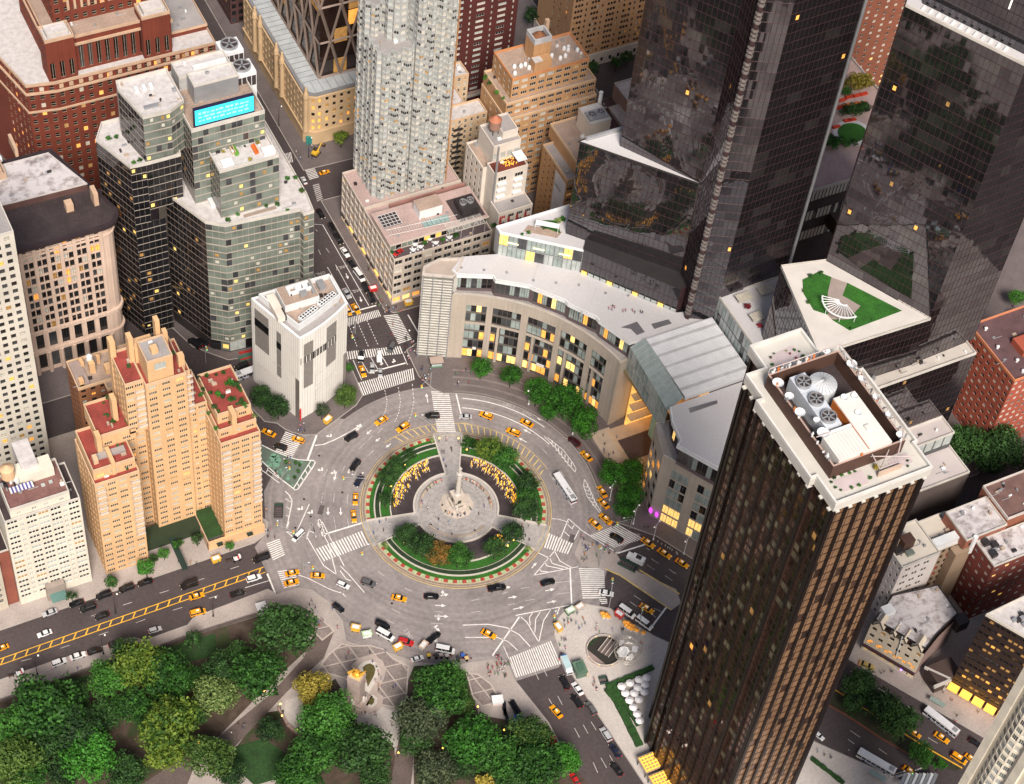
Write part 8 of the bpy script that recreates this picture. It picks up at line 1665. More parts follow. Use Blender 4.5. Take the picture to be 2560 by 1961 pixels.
for a in[('7',1357,610,'dark street lamp on the park side pavement with a white globe'),('7',658,850,'dark street lamp between the black parked cars'),('7',238,980,'dark street lamp by the park wall on the left'),('7',735,590,'dark street lamp in the roadway shadow by the cream complex'),('d11',1570,1320,'black lamp post at the zebra by the louvred corner'),('1',1775,800,'dark street lamp on the far pavement of the avenue'),('1',1965,1000,'dark street lamp at the far crossing'),('9',1070,1160,'street lamp on the planted median')]:lamp(*a,arms=1,dark=True)
# glowing park lamps
def parklamp(c,x,y,label,h=3.6):
    t=W(c,x,y,h);e=empty('park_lamp',(t[0],t[1],.17),label,'lamp','glowing park lamps');prt(e,'post',POLED,lambda b:b.tube((t[0],t[1],.15),(t[0],t[1],h),.09,.07,6));prt(e,'globe',GLO,lambda b:b.lathe(t[:2],[(.12,h-.25),(.34,h+.05),(.26,h+.4),(.06,h+.6)],8))
for c,x,y,lb in[('7',1785,1170,'left park lamp by the terrace corner'),('7',1795,1245,'park lamp on the terrace wall bend'),('7',1893,1338,'right park lamp on the terrace wall'),('7',1683,1088,'park lamp beside the path by the mid green tree'),('7',2142,1475,'park lamp glowing through the green tree'),('8',372,1480,'park lamp at the end of the pale forecourt'),('8',655,1450,'park lamp in the grove by the footpath'),('8',877,1187,'park lamp by the white kiosk'),('8',268,1520,'park lamp in front of the large dark tree'),('8',1045,1335,'park lamp in the right grove'),('7',1808,738,'park lamp under the big corner tree'),('7',1265,1415,'tiny park lamp by the brown path')]:parklamp(c,x,y,lb)
for c,x,y,lb in[('i1',525,1220,'island lamp in the leftmost lower tree'),('i1',950,1422,'island lamp below the rusty tree'),('i1',1510,1330,'island lamp below the dark right tree'),('i1',1595,1250,'island lamp beside the rightmost lower tree'),('i1',400,640,'island lamp by the left fountain arc'),('i1',540,420,'island lamp under the upper left trees'),('i1',1175,265,'island lamp by the small upper tree'),('i1',1295,240,'island lamp left of the yellow green tree'),('i1',1655,1195,'island lamp at the right end of the lower bed')]:parklamp(c,x,y,lb,3)
for x,y,lb in[(895,150,'small globe lamp at the upper left of the walkway'),(1090,150,'small globe lamp at the upper right of the walkway')]:parklamp('i1',x,y,lb,2.5)
# stone terrace wall in the park
tw_=W2('7',(1770,1205),(1800,1255),(1830,1310),(1935,1400));b=MB();b.use(mat('rose stone terrace wall',(.34,.24,.21),rough=.9,var=.15,scale=1))
for a,c in zip(tw_,tw_[1:]):L=math.dist(a,c);b.obox(((a[0]+c[0])/2,(a[1]+c[1])/2),((c[0]-a[0])/L,(c[1]-a[1])/L),L+.3,.7,.1,1.3)
tag(b.build('terrace_wall'),'rose stone terrace wall bending beside the park lamps','wall')
# gate monument -------------------------------------------------------
gm=empty('gate_monument',(*W('d9',330,640,2)[:2],.17),'square stone gate monument crowned with a gilded group beside its small pool','monument')
GRS=mat('grey rose granite',(.36,.29,.26),rough=.85,var=.12,scale=.5,var2=.12,scale2=2)
tp=ccw(W2('d9',(222,430),(375,500),(442,385),(290,318),z=17.0));cx=sum(p[0]for p in tp)/4;cy=sum(p[1]for p in tp)/4
def scl(k):return[(cx+(p[0]-cx)*k,cy+(p[1]-cy)*k)for p in tp]
prt(gm,'base',GRS,lambda b:(b.prism(scl(1.9),.15,.7),b.prism(scl(1.65),.7,1.4),b.prism(scl(1.4),1.4,2.6)))
prt(gm,'pylon',GRS,lambda b:b.prism(scl(.96),2.6,15.2));prt(gm,'cornice',GRS,lambda b:(b.prism(scl(1.04),15.2,15.7,bottom=True),b.prism(scl(1.0),15.7,17.0)))
for k in range(5):prt(gm,'frieze_block',mat('rose granite joint',(.27,.20,.19)),lambda b:b.prism(scl(.965),4.5+k*2.2,4.58+k*2.2))
GILD=mat('gilded bronze',(.95,.52,.07),rough=.35,metal=.6)
prt(gm,'gilded_plinth',mat('gold lit plinth',(.72,.50,.2)),lambda b:b.prism(scl(.8),17.0,17.7))
def gild(b):
    b.lathe((cx,cy),[(1.6,17.7),(1.2,18.3),(.55,18.9),(.5,19.6),(.3,20.1),(.33,20.4),(.1,20.7)],9);b.tube((cx,cy,19.8),(cx-1.1,cy+.2,20.6),.18,.1,5);b.tube((cx,cy,19.8),(cx+.9,cy-.5,19.2),.18,.1,5)
    for k in range(3):
        o=(-1.9+k*1.6,.9-k*1.1);x,y=cx+o[0],cy+o[1];b.tube((x-.9,y,18.6),(x+.7,y,18.8),.45,.5,7);b.tube((x+.6,y,18.8),(x+1.1,y,19.7),.3,.18,6);b.tube((x+1.1,y,19.7),(x+1.5,y,19.4),.17,.1,5)
        for lx in(-.7,.5):b.tube((x+lx,y-.2,18.5),(x+lx+.1,y-.2,17.6),.14,.09,5);b.tube((x+lx,y+.2,18.5),(x+lx,y+.2,17.6),.14,.09,5)
prt(gm,'gilded_group',GILD,gild)
for q in((0,1),(1,2),(2,3),(3,0)):
    mx,my=(tp[q[0]][0]+tp[q[1]][0])/2,(tp[q[0]][1]+tp[q[1]][1])/2;mx=cx+(mx-cx)*1.25;my=cy+(my-cy)*1.25
    prt(gm,'carved_figure',STONE_W,lambda b:(b.lathe((mx,my),[(.8,2.6),(.7,3.5),(.5,4.4),(.55,5.0),(.2,5.4),(.27,5.7),(.1,6.0)],8),b.tube((mx+.7,my,2.9),(mx+1.2,my+.4,4.1),.35,.25,6)))
POOL=mat('olive pool water',(.10,.085,.03),rough=.1,var=.2,scale=.6)
pl_=ccw(W2('d9',(400,335),(440,300),(490,285),(535,310),(552,360),(535,425),(500,490),(462,560),(445,480)))
prt(gm,'pool_rim',STONE_W,lambda b:b.prism(inset(pl_,-1.4),.15,.62));prt(gm,'pool_water',POOL,lambda b:b.prism(pl_,.6,.66));prt(gm,'pool_step',mat('pale rose steps',(.40,.33,.30)),lambda b:b.prism(inset(pl_,-3.4),.15,.32))
p2=ccw(W2('d9',(470,755),(480,710),(515,680),(540,700),(535,740),(505,772)));prt(gm,'pool_rim',STONE_W,lambda b:b.prism(inset(p2,-.9),.15,.7));prt(gm,'pool_water',POOL,lambda b:b.prism(p2,.68,.74));prt(gm,'pool_step',mat('pale rose steps',(.40,.33,.30)),lambda b:b.prism(inset(p2,-2.8),.15,.36))
# globe plaza ---------------------------------------------------------
sw=empty('stairwell',(*W('d10',870,920)[:2],.14),'round sunken stairwell with glass rail in the pale plaza beside the steel globe','stairs')
sc_=sw.location[:2]
prt(sw,'pit',mat('dark stairwell pit',(.025,.022,.018),rough=.8),lambda b:b.lathe(sc_,[(6.0,.1),(6.0,.16)],40))  # flat disc in place of an opening; its shade is painted as dark colour
prt(sw,'landing',mat('pinkish stair landing',(.27,.21,.19),var=.15),lambda b:b.poly([(sc_[0]+5.85*math.cos(R(a)),sc_[1]+5.85*math.sin(R(a)),.175)for a in range(150,262,8)]))
for r0_,r1_ in((75,148),(-80,-20)):prt(sw,'planting',mat('dark ivy planting',(.012,.03,.010),var=.4,scale=1),lambda b:b.poly([(sc_[0]+5.85*math.cos(R(a)),sc_[1]+5.85*math.sin(R(a)),.175)for a in range(r0_,r1_,8)]))
sd_=np.array(W('d10',990,720)[:2])-np.array(W('d10',820,940)[:2]);sl=np.linalg.norm(sd_);sdir=tuple(sd_/sl);sn_=(-sdir[1],sdir[0]);s0=np.array(W('d10',930,870)[:2])
for k in range(12):
    cpt=s0+np.array(sdir)*(k-5.5)*.52;prt(sw,'step',mat('brown stair tread',(.16,.115,.11)if True else 0,var=.1),lambda b:b.obox(tuple(cpt),sdir,.42,3.8,.16,.20))
for o in(-2.1,-.7,.8,2.1):cpt=s0+np.array(sn_)*o;prt(sw,'handrail',PARAPET,lambda b:b.obox(tuple(cpt),sdir,6.6,.14,.16,1.0))
prt(sw,'rail',mat('pale ring rail',(.55,.50,.46),rough=.4),lambda b:b.ring(5.9,6.15,0,360,.9,1.15,48,c=sc_));prt(sw,'kerb',GRS,lambda b:b.ring(5.85,6.3,0,360,.1,.4,48,c=sc_))
for a in range(0,360,45):prt(sw,'stair_light',GLO,lambda b:b.sphere((sc_[0]+6.0*math.cos(R(a)),sc_[1]+6.0*math.sin(R(a)),.7),.17,6,4))
gc=W('d10',1215,908,5.0);gl=empty('globe_sculpture',(gc[0],gc[1],.14),'openwork steel globe sculpture with bright continents on the pale plaza','sculpture');GR=4.7
STW=mat('polished steel',(.66,.62,.56),rough=.3,metal=.4)
def ringtube(b,fn,n,r):
    P=[fn(2*PI*i/n)for i in range(n)]
    for i in range(n):b.tube(P[i],P[(i+1)%n],r,r,4,False)
for k in range(9):a=PI*k/9;prt(gl,'meridian',STW,lambda b:ringtube(b,lambda t:(gc[0]+GR*math.sin(t)*math.cos(a),gc[1]+GR*math.sin(t)*math.sin(a),5.2+GR*math.cos(t)),28,.06))
for lat in(-55,-30,0,30,55):prt(gl,'parallel',STW,lambda b:ringtube(b,lambda t:(gc[0]+GR*math.cos(R(lat))*math.cos(t),gc[1]+GR*math.cos(R(lat))*math.sin(t),5.2+GR*math.sin(R(lat))),28,.06))
WCON=mat('bright steel continent',(.80,.80,.80),rough=.35,metal=.5)
def cont(b,pts):b.poly([(gc[0]+(GR+.05)*math.cos(R(la))*math.cos(R(lo)),gc[1]+(GR+.05)*math.cos(R(la))*math.sin(R(lo)),5.2+(GR+.05)*math.sin(R(la)))for lo,la in pts])
for pts in([(175,20),(200,12),(225,25),(240,48),(225,68),(195,66),(172,48)],[(228,18),(252,8),(268,28),(258,46),(240,40)],[(258,52),(290,40),(320,50),(310,66),(275,70)],[(200,-8),(224,-14),(218,-40),(204,-38)],[(120,40),(160,42),(150,66),(120,62)]):prt(gl,'continent',WCON,lambda b:cont(b,pts))
for a in range(3):prt(gl,'base_leg',STW,lambda b:b.tube((gc[0]+1.6*math.cos(a*2.1),gc[1]+1.6*math.sin(a*2.1),.14),(gc[0],gc[1],1.2),.2,.15,6))
# white parasols and stalls
def parasol(c,x,y,m,r,label,group,h=2.7,z0=.14,name='parasol'):
    t=W(c,x,y,h);e=empty(name,(t[0],t[1],z0),label,'parasol',group);rz=tr_.uniform(0,.7)
    b=MB();b.use(m);k=8;ring=[(t[0]+r*math.cos(rz+2*PI*i/k),t[1]+r*math.sin(rz+2*PI*i/k),h-.35+z0)for i in range(k)]
    for i in range(k):b.poly([ring[i],ring[(i+1)%k],(t[0],t[1],h+.45+z0)])
    b.build('canopy',None,e);prt(e,'pole',POLE,lambda b:b.tube((t[0],t[1],z0),(t[0],t[1],h+.4+z0),.05,.05,5));prt(e,'table',WHITE_P,lambda b:b.lathe((t[0],t[1]),[(.5,z0+.72),(.5,z0+.76)],10))
UW=mat('white parasol canvas',(.74,.72,.74),rough=.8,var=.06);UO=mat('orange parasol canvas',(.85,.36,.05),rough=.8,var=.45,scale=1.6);UB=mat('blue parasol canvas',(.01,.07,.50),rough=.7)
for i,(x,y)in enumerate([(1793,1055),(1846,1034),(1903,1012),(1952,1000),(1816,1098),(1873,1098),(1895,1062),(1942,1043),(1938,1090),(1842,1143),(1903,1138),(1867,1188),(1892,1230),(1908,1272)]):parasol('8',x,y,UW,1.5,['white octagonal parasol nearest the pavement corner of the terrace','white octagonal parasol second along the back hedge','white octagonal parasol third along the back hedge','white octagonal parasol at the back by the bronze tower','white octagonal parasol second down the left side','white octagonal parasol in the middle of the terrace','white octagonal parasol between the back row and the middle','white octagonal parasol at the right behind the tower edge','white octagonal parasol half hidden right of the middle','white octagonal parasol third down the left side','white octagonal parasol right of the third one on the left side','white octagonal parasol third from the lower end','white octagonal parasol second from the lower end','white octagonal parasol at the lower end of the terrace'][i],'white parasols on the terrace')
for i,(x,y)in enumerate([(850,360),(905,375),(870,400),(935,410),(1175,490),(1215,500),(1190,530),(1250,530),(1285,545),(1230,565),(1320,590),(1270,585),(1350,610),(1440,640)]):parasol('d10',x,y,UO,.95,'lone orange parasol at the right end of the plaza stalls' if i==13 else 'orange parasol of the left stall cluster on the globe plaza' if i<4 else 'orange parasol of the long stall cluster by the white vans','orange stall parasols',2.5)
parasol('8',1135,1262,UB,1.9,'bright blue parasol beside the black stacked benches',None)
for i,(c,x,y)in enumerate([('2',475,1565),('2',465,1600),('2',512,1580),('2',570,1530),('2',608,1555),('2',695,1520)]):
    t=W(c,x,y,25.2);e=empty('terrace_table',t,'white table with chairs on the roof terrace of the corner block','table','white tables on the roof terrace');prt(e,'tabletop',WHITE_P,lambda b:b.lathe(t[:2],[(.9,25.9),(.9,26.0)],10));prt(e,'leg',WHITE_P,lambda b:b.tube((t[0],t[1],25.2),(t[0],t[1],25.9),.08,.08,5))
    for k in range(4):a=k*PI/2+.4;prt(e,'chair',WHITE_P,lambda b:b.box(t[0]+1.4*math.cos(a)-.25,t[0]+1.4*math.cos(a)+.25,t[1]+1.4*math.sin(a)-.25,t[1]+1.4*math.sin(a)+.25,25.2,25.7))
# black stacked benches by the blue parasol, subway railings, bollards
for i,(x0,y0,x1,y1)in enumerate([(1045,1170,1050,1220),(1085,1160,1125,1230),(1100,1150,1140,1215),(1055,1235,1060,1250)]):
    boxthing('bench','bench',['black bench leftmost by the blue parasol','long black bench in the middle of the stack','long black bench on the right of the stack','short black bench below the leftmost one'][i],'8',x0,y0,x1,y1,[('seat',PAINTS['black'],(-2.6,2.6,-.6,.6,.4,.6)),('backrest',PAINTS['black'],(-2.6,2.6,-.65,-.5,.6,1.3)),('leg',METAL_D,(-2.4,-2.2,-.5,.5,0,.4)),('leg',METAL_D,(2.2,2.4,-.5,.5,0,.4))],'black benches by the blue parasol',z=.15)
def railing(c,x0,y0,x1,y1,w,label):
    a=W(c,x0,y0)[:2];f=W(c,x1,y1)[:2];L=math.dist(a,f);d=((f[0]-a[0])/L,(f[1]-a[1])/L);n=(-d[1],d[0]);m=((a[0]+f[0])/2,(a[1]+f[1])/2);e=empty('subway_entrance',(*m,.13),label,'subway entrance')
    prt(e,'stair_pit',ROOF_D,lambda b:b.obox(m,d,L,w,.12,.15))
    for s in(-1,1):prt(e,'railing',mat('dark green railing',(.03,.07,.05),rough=.5),lambda b:b.obox((m[0]+n[0]*s*w/2,m[1]+n[1]*s*w/2),d,L,.12,.13,1.35))
    prt(e,'railing',MATS['dark green railing'],lambda b:b.obox(f,n,w,.12,.13,1.35));
    for k in range(6):prt(e,'step',CONC_D,lambda b:b.obox((a[0]+d[0]*L*(k+.5)/7,a[1]+d[1]*L*(k+.5)/7),d,.3,w-.3,.15,.19))
railing('8',1775,265,1885,320,2.6,'green railed subway stairs beside the white box truck');railing('i3',335,1420,345,1230,3.0,'green railed subway stairs before the cream complex corner')
railing('8',1650,1030,1700,1020,2.4,'small railed stair beside the round stairwell')
for i,(x,y)in enumerate([(1780,1325),(1820,1350),(1860,1370),(1885,1390),(1908,1400),(1930,1415),(1975,1440),(1985,1455)]):
    P=W('i2',x,y,.14);b=MB();b.use(mat('steel bollard',(.5,.48,.47),rough=.4));b.lathe(P[:2],[(.2,.14),(.2,1.0),(.05,1.1)],8);tag(b.build('bollard'),'steel bollard in the row beside the taxi line','bollard','bollards by the limestone mall')
for c,x0,y0,x1,y1,lb in[('9',1215,1620,1285,1660,'glass bus shelter before the lower bus'),('9',1590,1150,1670,1195,'glass bus shelter behind the upper bus')]:
    boxthing('bus_shelter','bus shelter',lb,c,x0,y0,x1,y1,[('roof',mat('pale green shelter glass',(.28,.36,.33),rough=.2),(-2.8,2.8,-.9,.9,2.4,2.5)),('back_panel',GL_MID,(-2.7,2.7,.8,.86,.3,2.3)),('bench',METAL_G,(-1.5,1.5,.3,.7,.4,.5))]+[('post',METAL_G,(x-.06,x+.06,.74,.86,0,2.4))for x in(-2.7,0,2.7)],z=.14)
# planters on the green corner
for i,(x,y)in enumerate([(595,600),(655,630),(635,730),(580,820),(450,590)]):
    P=W('i3',x,y,.02);e=empty('planter',P,'round planter on the green painted corner, '+['topmost','second from the top','third from the top','lowest','pale empty one'][i],'planter');prt(e,'pot',mat('dark planter pot',(.06,.05,.045)),lambda b:b.lathe(P[:2],[(.5,.02),(.65,.7)],10));inst('plant',with_mat(CRS[0],LV_['bright']),e,(0,0,.9),i,(.8,.8,.6))
# construction barriers
for i,(c,x0,y0,x1,y1)in enumerate([('4',755,225,850,310),('4',855,315,965,405),('4',1520,600,1610,580),('4',1530,645,1610,625)]):
    a=W(c,x0,y0)[:2];f=W(c,x1,y1)[:2];L=math.dist(a,f);b=MB();b.use(mat('red barrier plastic',(.42,.03,.025),rough=.6));b.obox(((a[0]+f[0])/2,(a[1]+f[1])/2),((f[0]-a[0])/L,(f[1]-a[1])/L),L,.5,0,1.0);tag(b.build('barrier'),['red barrier line up the street behind the limestone block','red barrier line nearer the cream complex','upper red barrier behind the white museum','lower red barrier behind the white museum'][i],'barrier')
b=MB();b.use(mat('green tarpaulin',(.05,.13,.09)));P=W('4',1570,625);b.box(P[0]-3,P[0]+3,P[1]-1.4,P[1]+1.4,0,.6);tag(b.build('tarpaulin'),'green tarpaulin between two red barriers behind the museum','tarpaulin')
# loungers and furniture on the white deck roofs
for i,(x,y,c,m)in enumerate([(1475,955,'1','tan'),(1495,965,'1','green'),(1620,955,'1','orange')]):
    P=W(c,x,y,90.5);b=MB();b.use(mat('sofa '+m,{'tan':(.5,.36,.22),'green':(.12,.3,.04),'orange':(.6,.13,.02)}[m]));b.box(P[0]-.6,P[0]+.6,P[1]-2.2,P[1]+2.2,90.4,91.1);b.box(P[0]+.4,P[0]+.7,P[1]-2.2,P[1]+2.2,91.1,91.6);tag(b.build('sofa'),'long %s sofa on the white party terrace'%m,'sofa')
for i,(x,y,m)in enumerate([(1075,620,'r'),(1125,610,'r'),(1170,600,'r'),(1030,640,'r'),(1015,685,'r'),(1060,672,'o'),(1120,663,'o'),(1160,660,'o'),(1065,770,'r'),(1095,765,'r'),(995,810,'r')]):
    P=W('3',x,y,62.2);b=MB();b.use(mat('red lounger' if m=='r' else 'orange lounger',(.55,.05,.02)if m=='r' else(.65,.18,.03)));b.box(P[0]-1.6,P[0]+1.6,P[1]-.7,P[1]+.7,62.1,62.6);b.box(P[0]-1.6,P[0]-1.2,P[1]-.7,P[1]+.7,62.6,63.0);tag(b.build('lounger'),('red' if m=='r' else 'orange')+' lounger on the garden terrace between the glass towers','lounger','coloured loungers on the garden terrace')
# ================================================================== people (and two carriage horses)
def skinned(name,V,E,Rr,root=0,sub=1):
    me=bpy.data.meshes.new(name);me.from_pydata(V,E,[]);o=bpy.data.objects.new('skin_tmp',me);COL.objects.link(o)
    md=o.modifiers.new('s','SKIN');md.use_smooth_shade=True
    if not me.skin_vertices:me.attributes.new('skin','FLOAT2','POINT')if False else None
    sv=me.skin_vertices[0].data if me.skin_vertices else None
    if sv is None:bpy.context.view_layer.objects.active=o;bpy.ops.mesh.customdata_skin_add();sv=me.skin_vertices[0].data
    for i,r in enumerate(Rr):sv[i].radius=(r,r)if not isinstance(r,tuple)else r;sv[i].use_root=(i==root)
    if sub:s=o.modifiers.new('b','SUBSURF');s.levels=sub;s.render_levels=sub
    dg=bpy.context.evaluated_depsgraph_get();out=bpy.data.meshes.new_from_object(o.evaluated_get(dg));bpy.data.objects.remove(o);out.name=name;return out
def body(pose):
    """front faces +x"""
    V=[(0,0,.98),(0,0,1.18),(0,0,1.40),(.01,0,1.50),(.03,0,1.60),(.03,0,1.72),(.13,0,1.60)];Rr=[(.155,.12),(.15,.11),(.17,.11),.06,.10,.085,.02];E=[(0,1),(1,2),(2,3),(3,4),(4,5),(4,6)]
    def chain(start,pts,rs):
        p=start
        for q,r in zip(pts,rs):V.append(q);Rr.append(r);E.append((p,len(V)-1));p=len(V)-1
    f={'stand':(0,0),'walk':(.22,-.24),'stride':(-.26,.24)}.get(pose,(0,0))
    for s,k in((1,0),(-1,1)):
        x=f[k]
        if pose=='sit':leg=[(.0,s*.10,.92),(.45,s*.11,.90),(.50,s*.11,.48),(.50,s*.11,.48),(.62,s*.11,.46)]
        else:leg=[(.0,s*.10,.90),(x*.5+.03,s*.11,.50),(x,s*.11,.10),(x,s*.11,.06),(x+.14,s*.12,.05)]
        chain(0,leg,[.10,.07,.05,.045,.04])
        a=f[1-k]*.8;arm=[(0,s*.21,1.40),(a*.5-.02,s*.25,1.14),(a+.06,s*.24,.92),(a+.09,s*.235,.84)]if pose!='sit' else[(0,s*.21,1.40),(.08,s*.25,1.16),(.28,s*.18,1.02),(.36,s*.15,.98)]
        chain(2,arm,[.06,.048,.036,.034])
    if pose=='sit':V[:]=[(a,b,c-.46)for a,b,c in V]
    me=skinned('person',V,E,Rr);off=.46 if pose=='sit' else 0
    idx=[]
    for p in me.polygons:
        c=p.center;z=c.z+off;w=abs(c.y)
        if z>1.48:idx.append(3 if(z>1.66 or(c.x<.0 and z>1.54))else 0)
        elif w>.17 and z<1.02:idx.append(0 if z<.95 or pose=='sit' else 1)
        elif z>.96:idx.append(1)
        elif z<.09 and pose!='sit' or(pose=='sit' and z<.52):idx.append(4)
        else:idx.append(2)
    return me,idx
SKIN=mat('skin',(.42,.24,.16),rough=.6,var=0);SKIN2=mat('brown skin',(.16,.08,.05),rough=.6,var=0)
TOPS={'red':(.50,.03,.04),'white':(.70,.68,.66),'black':(.015,.015,.018),'blue':(.06,.13,.40),'grey':(.20,.20,.21),'pink':(.62,.22,.30),'navy':(.02,.03,.09),'green':(.05,.28,.08),'pale blue':(.36,.48,.62),'orange':(.65,.22,.04)}
LEGS=[mat('dark trousers',(.02,.02,.024),var=0),mat('blue jeans',(.05,.08,.16),var=0),mat('tan trousers',(.30,.23,.16),var=0)];HAIR=[mat('dark hair',(.02,.014,.01),var=0),mat('brown hair',(.09,.045,.02),var=0),mat('fair hair',(.35,.24,.12),var=0)];SHOE=mat('dark shoes',(.02,.018,.016),var=0)
POSES={p:body(p)for p in('stand','walk','stride','sit')};_PM={}
rp=random.Random(99)
def person_mesh(pose,top,v):
    k=(pose,top,v)
    if k not in _PM:
        me,idx=POSES[pose];c=me.copy();c.materials.clear()
        for m in((SKIN,SKIN2)[v==2],mat(top+' clothing',TOPS[top],rough=.9,var=0),LEGS[v],HAIR[v],SHOE):c.materials.append(m)
        c.polygons.foreach_set('material_index',idx);_PM[k]=c
    return _PM[k]
NP=[0]
def person(P,top,pose,label,rz=None,z=.15):
    o=inst('person',person_mesh(pose,top,rp.choice((0,1,1,2))),None,(P[0],P[1],z),rp.uniform(0,6.28)if rz is None else rz,(1.08,)*3)
    tag(o,label,'person','people '+label.split(' top ',1)[1]);NP[0]+=1;return o
COLS=['red','white','black','blue','grey','pink','navy','pale blue','black','white','grey','green','orange','navy']
def crowd(c,x0,y0,x1,y1,n,where,cols=COLS,z=.15,pose=None):
    for i in range(n):
        t=rp.choice(cols);ps=pose or rp.choice(('stand','walk','stride'));person(W(c,rp.uniform(x0,x1),rp.uniform(y0,y1),z),t,ps,'%s in a %s top %s'%('person',t,where),z=z)
for a in[('5',508,690,580,785,16,'waiting at the crossing by the newsstand'),('5',440,510,520,600,8,'under the louvred glass corner'),('5',660,665,1000,745,9,'on the dark paving before the curved mall'),('5',690,785,850,812,3,'at the kerb before the curved mall'),('d11',1280,760,1340,880,8,'at the corner of the pale concrete block'),('d11',1350,865,1480,950,12,'at the head of the side crossing'),('d11',1490,905,1620,960,4,'by the shops of the corner block'),('d11',1400,1010,1540,1230,5,'on the side zebra crossing'),
          ('i1',920,110,1060,480,8,'on the upper walkway of the island'),('i1',210,980,420,1140,5,'on the left walkway of the island'),('i1',1600,1000,1880,1220,7,'on the right walkway of the island'),('i2',960,1270,1200,1560,15,'on the paved corner right of the island'),('i2',1210,1370,1340,1460,10,'packed at the end of the right hand crossing'),('i2',1170,220,1540,440,9,'on the dark pavement by the atrium'),('i2',1640,1120,1680,1190,2,'below the purple shop signs'),
          ('8',1380,640,1440,900,12,'along the left edge of the globe plaza'),('8',1440,600,1640,700,10,'near the carts on the globe plaza'),('d10',750,570,1150,680,6,'above the round stairwell'),('d10',1390,760,1560,1020,4,'between the steel globe and the bronze tower'),('8',1610,1020,1640,1090,6,'on the pavement by the umbrella terrace'),('7',1890,440,2150,740,16,'on the curved paving at the park corner'),('8',20,830,420,1130,10,'on the lattice paving of the gate plaza'),('d9',550,330,600,600,7,'beside the pool of the gate monument'),('d9',370,850,600,900,6,'on the steps below the gate monument'),
          ('7',1400,1300,1640,1420,4,'on the brown park path'),('7',1120,265,1420,300,4,'on the pavement before the garden court'),('7',1650,60,1770,120,7,'at the corner shops of the cream complex'),('7',480,935,540,960,2,'on the park side pavement'),('4',1895,1050,1955,1100,6,'at the tip of the museum island'),('4',1960,900,2070,960,5,'at the museum entrance'),('i3',280,700,360,850,3,'on the zebra of the green corner'),('i3',410,470,540,640,4,'on the green painted corner'),('i3',110,1290,190,1360,2,'beside the subway stairs by the cream complex'),('d11',1560,1200,1720,1480,14,'near the black lamp post'),('1',1870,940,1990,1030,6,'at the far crossing of the avenue'),('9',1240,950,1440,1010,5,'before the gabled house'),('9',1560,1100,1900,1320,9,'on the pavement by the glowing canopies'),('9',860,1460,980,1590,4,'on the plaza behind the bronze tower'),('d11',1090,250,1240,600,8,'on the pavement beside the corner block')]:crowd(*a)
crowd('8',905,920,1110,1005,22,'in the crowd at the big crossing',['red','red','red','black','white','green'])
crowd('8',990,870,1080,940,8,'in the crowd at the big crossing',['red','red','pink','black'])
crowd('5',1700,295,1950,345,10,'on the white roof of the curved mall',['black','white','pink','black'],z=46.05)
for i in range(26):
    a0,a1=rp.choice(((90,160),(198,294),(-26,52)));a=R(rp.uniform(a0,a1));t=rp.choice(COLS);person((12.5*math.cos(a),12.5*math.sin(a)),t,'sit','person in a %s top sitting on the curved benches'%t,a+PI,z=.68)
for i in range(13):
    a=R(rp.uniform(170,330));t=rp.choice(COLS);r=rp.uniform(4.9,5.6);person((.7+r*math.cos(a),1.1+r*math.sin(a)),t,'sit','person in a %s top sitting on the monument steps'%t,a,z=1.0)
for i in range(6):
    a=R(rp.uniform(0,360));t=rp.choice(COLS);r=rp.uniform(7.5,11);person((r*math.cos(a),r*math.sin(a)),t,rp.choice(('walk','stand')),'person in a %s top strolling round the monument'%t,z=.21)
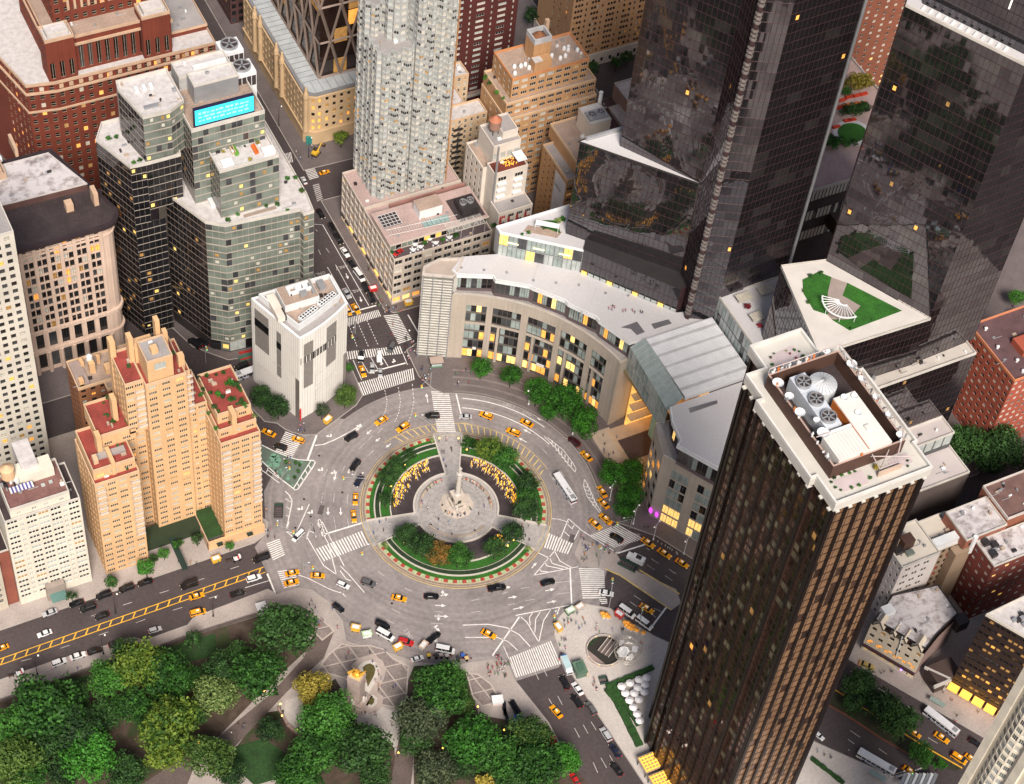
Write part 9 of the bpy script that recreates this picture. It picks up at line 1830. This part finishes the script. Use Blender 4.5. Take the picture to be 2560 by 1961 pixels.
# horse drawn carriages
def horse_mesh():
    V=[(-.75,0,1.30),(-.2,0,1.28),(.45,0,1.32),(.8,0,1.62),(1.0,0,1.95),(1.35,0,1.75),(-.95,0,1.25),(-1.05,0,.8)];Rr=[.26,.27,.27,.17,.13,.07,.07,.05];E=[(0,1),(1,2),(2,3),(3,4),(4,5),(0,6),(6,7)]
    for s in(-1,1):
        for st,pts in((0,[(-.78,s*.16,1.0),(-.68,s*.16,.78),(-.88,s*.16,.55),(-.80,s*.16,.08)]),(2,[(.5,s*.15,.95),(.52,s*.15,.55),(.5,s*.15,.08)])):
            p=st
            for q,r in zip(pts,(.14,.09,.06,.05)):V.append(q);Rr.append(r);E.append((p,len(V)-1));p=len(V)-1
    V+=[(1.0,.07,2.1),(1.0,-.07,2.1)];Rr+=[.03,.03];E+=[(4,len(V)-2),(4,len(V)-1)]
    me=skinned('horse',V,E,Rr);me.materials.append(mat('dark bay horse coat',(.05,.025,.015),rough=.7));return me
HM=horse_mesh()
for c,x0,y0,x1,y1,lb,col in[('7',1530,240,1480,255,'white open carriage parked on the avenue by the corner shops','white'),('7',145,970,105,985,'white and black carriage at the left end of the park pavement','white')]:
    a=W(c,x0,y0,.5);f=W(c,x1,y1,.5);ang=math.atan2(f[1]-a[1],f[0]-a[0]);e=empty('carriage',((a[0]+f[0])/2,(a[1]+f[1])/2,.02),lb,'carriage',None,ang)
    def p(n,m,fn):b=MB();b.use(m);fn(b);b.build(n,None,e,off=(0,0,0))
    p('body',PAINTS[col],lambda b:(b.box(-1.2,.9,-.7,.7,.7,1.1,True),b.box(-1.3,-1.0,-.7,.7,1.1,1.7),b.box(.7,1.0,-.6,.6,1.1,1.6)));p('seat',PAINTS['red'],lambda b:b.box(-1.0,-.4,-.6,.6,1.1,1.3));p('hood',PAINTS['white'],lambda b:b.box(-1.5,-.8,-.75,.75,1.9,2.1,True));p('shaft',METAL_D,lambda b:(b.tube((1,-.4,.9),(3.2,-.4,1.0),.04,.04,4),b.tube((1,.4,.9),(3.2,.4,1.0),.04,.04,4)))
    for x,r in((-.9,.6),(.9,.5)):
        for y in(-.8,.8):p('wheel',PAINTS['black'],lambda b:b.tube((x,y-.05,r),(x,y+.05,r),r,None,12))
    h=inst('horse',HM,None,(e.location[0]+2.9*math.cos(ang),e.location[1]+2.9*math.sin(ang),.02),ang);tag(h,'dark bay horse harnessed to the '+lb.split(' parked')[0].split(' at the')[0],'horse')
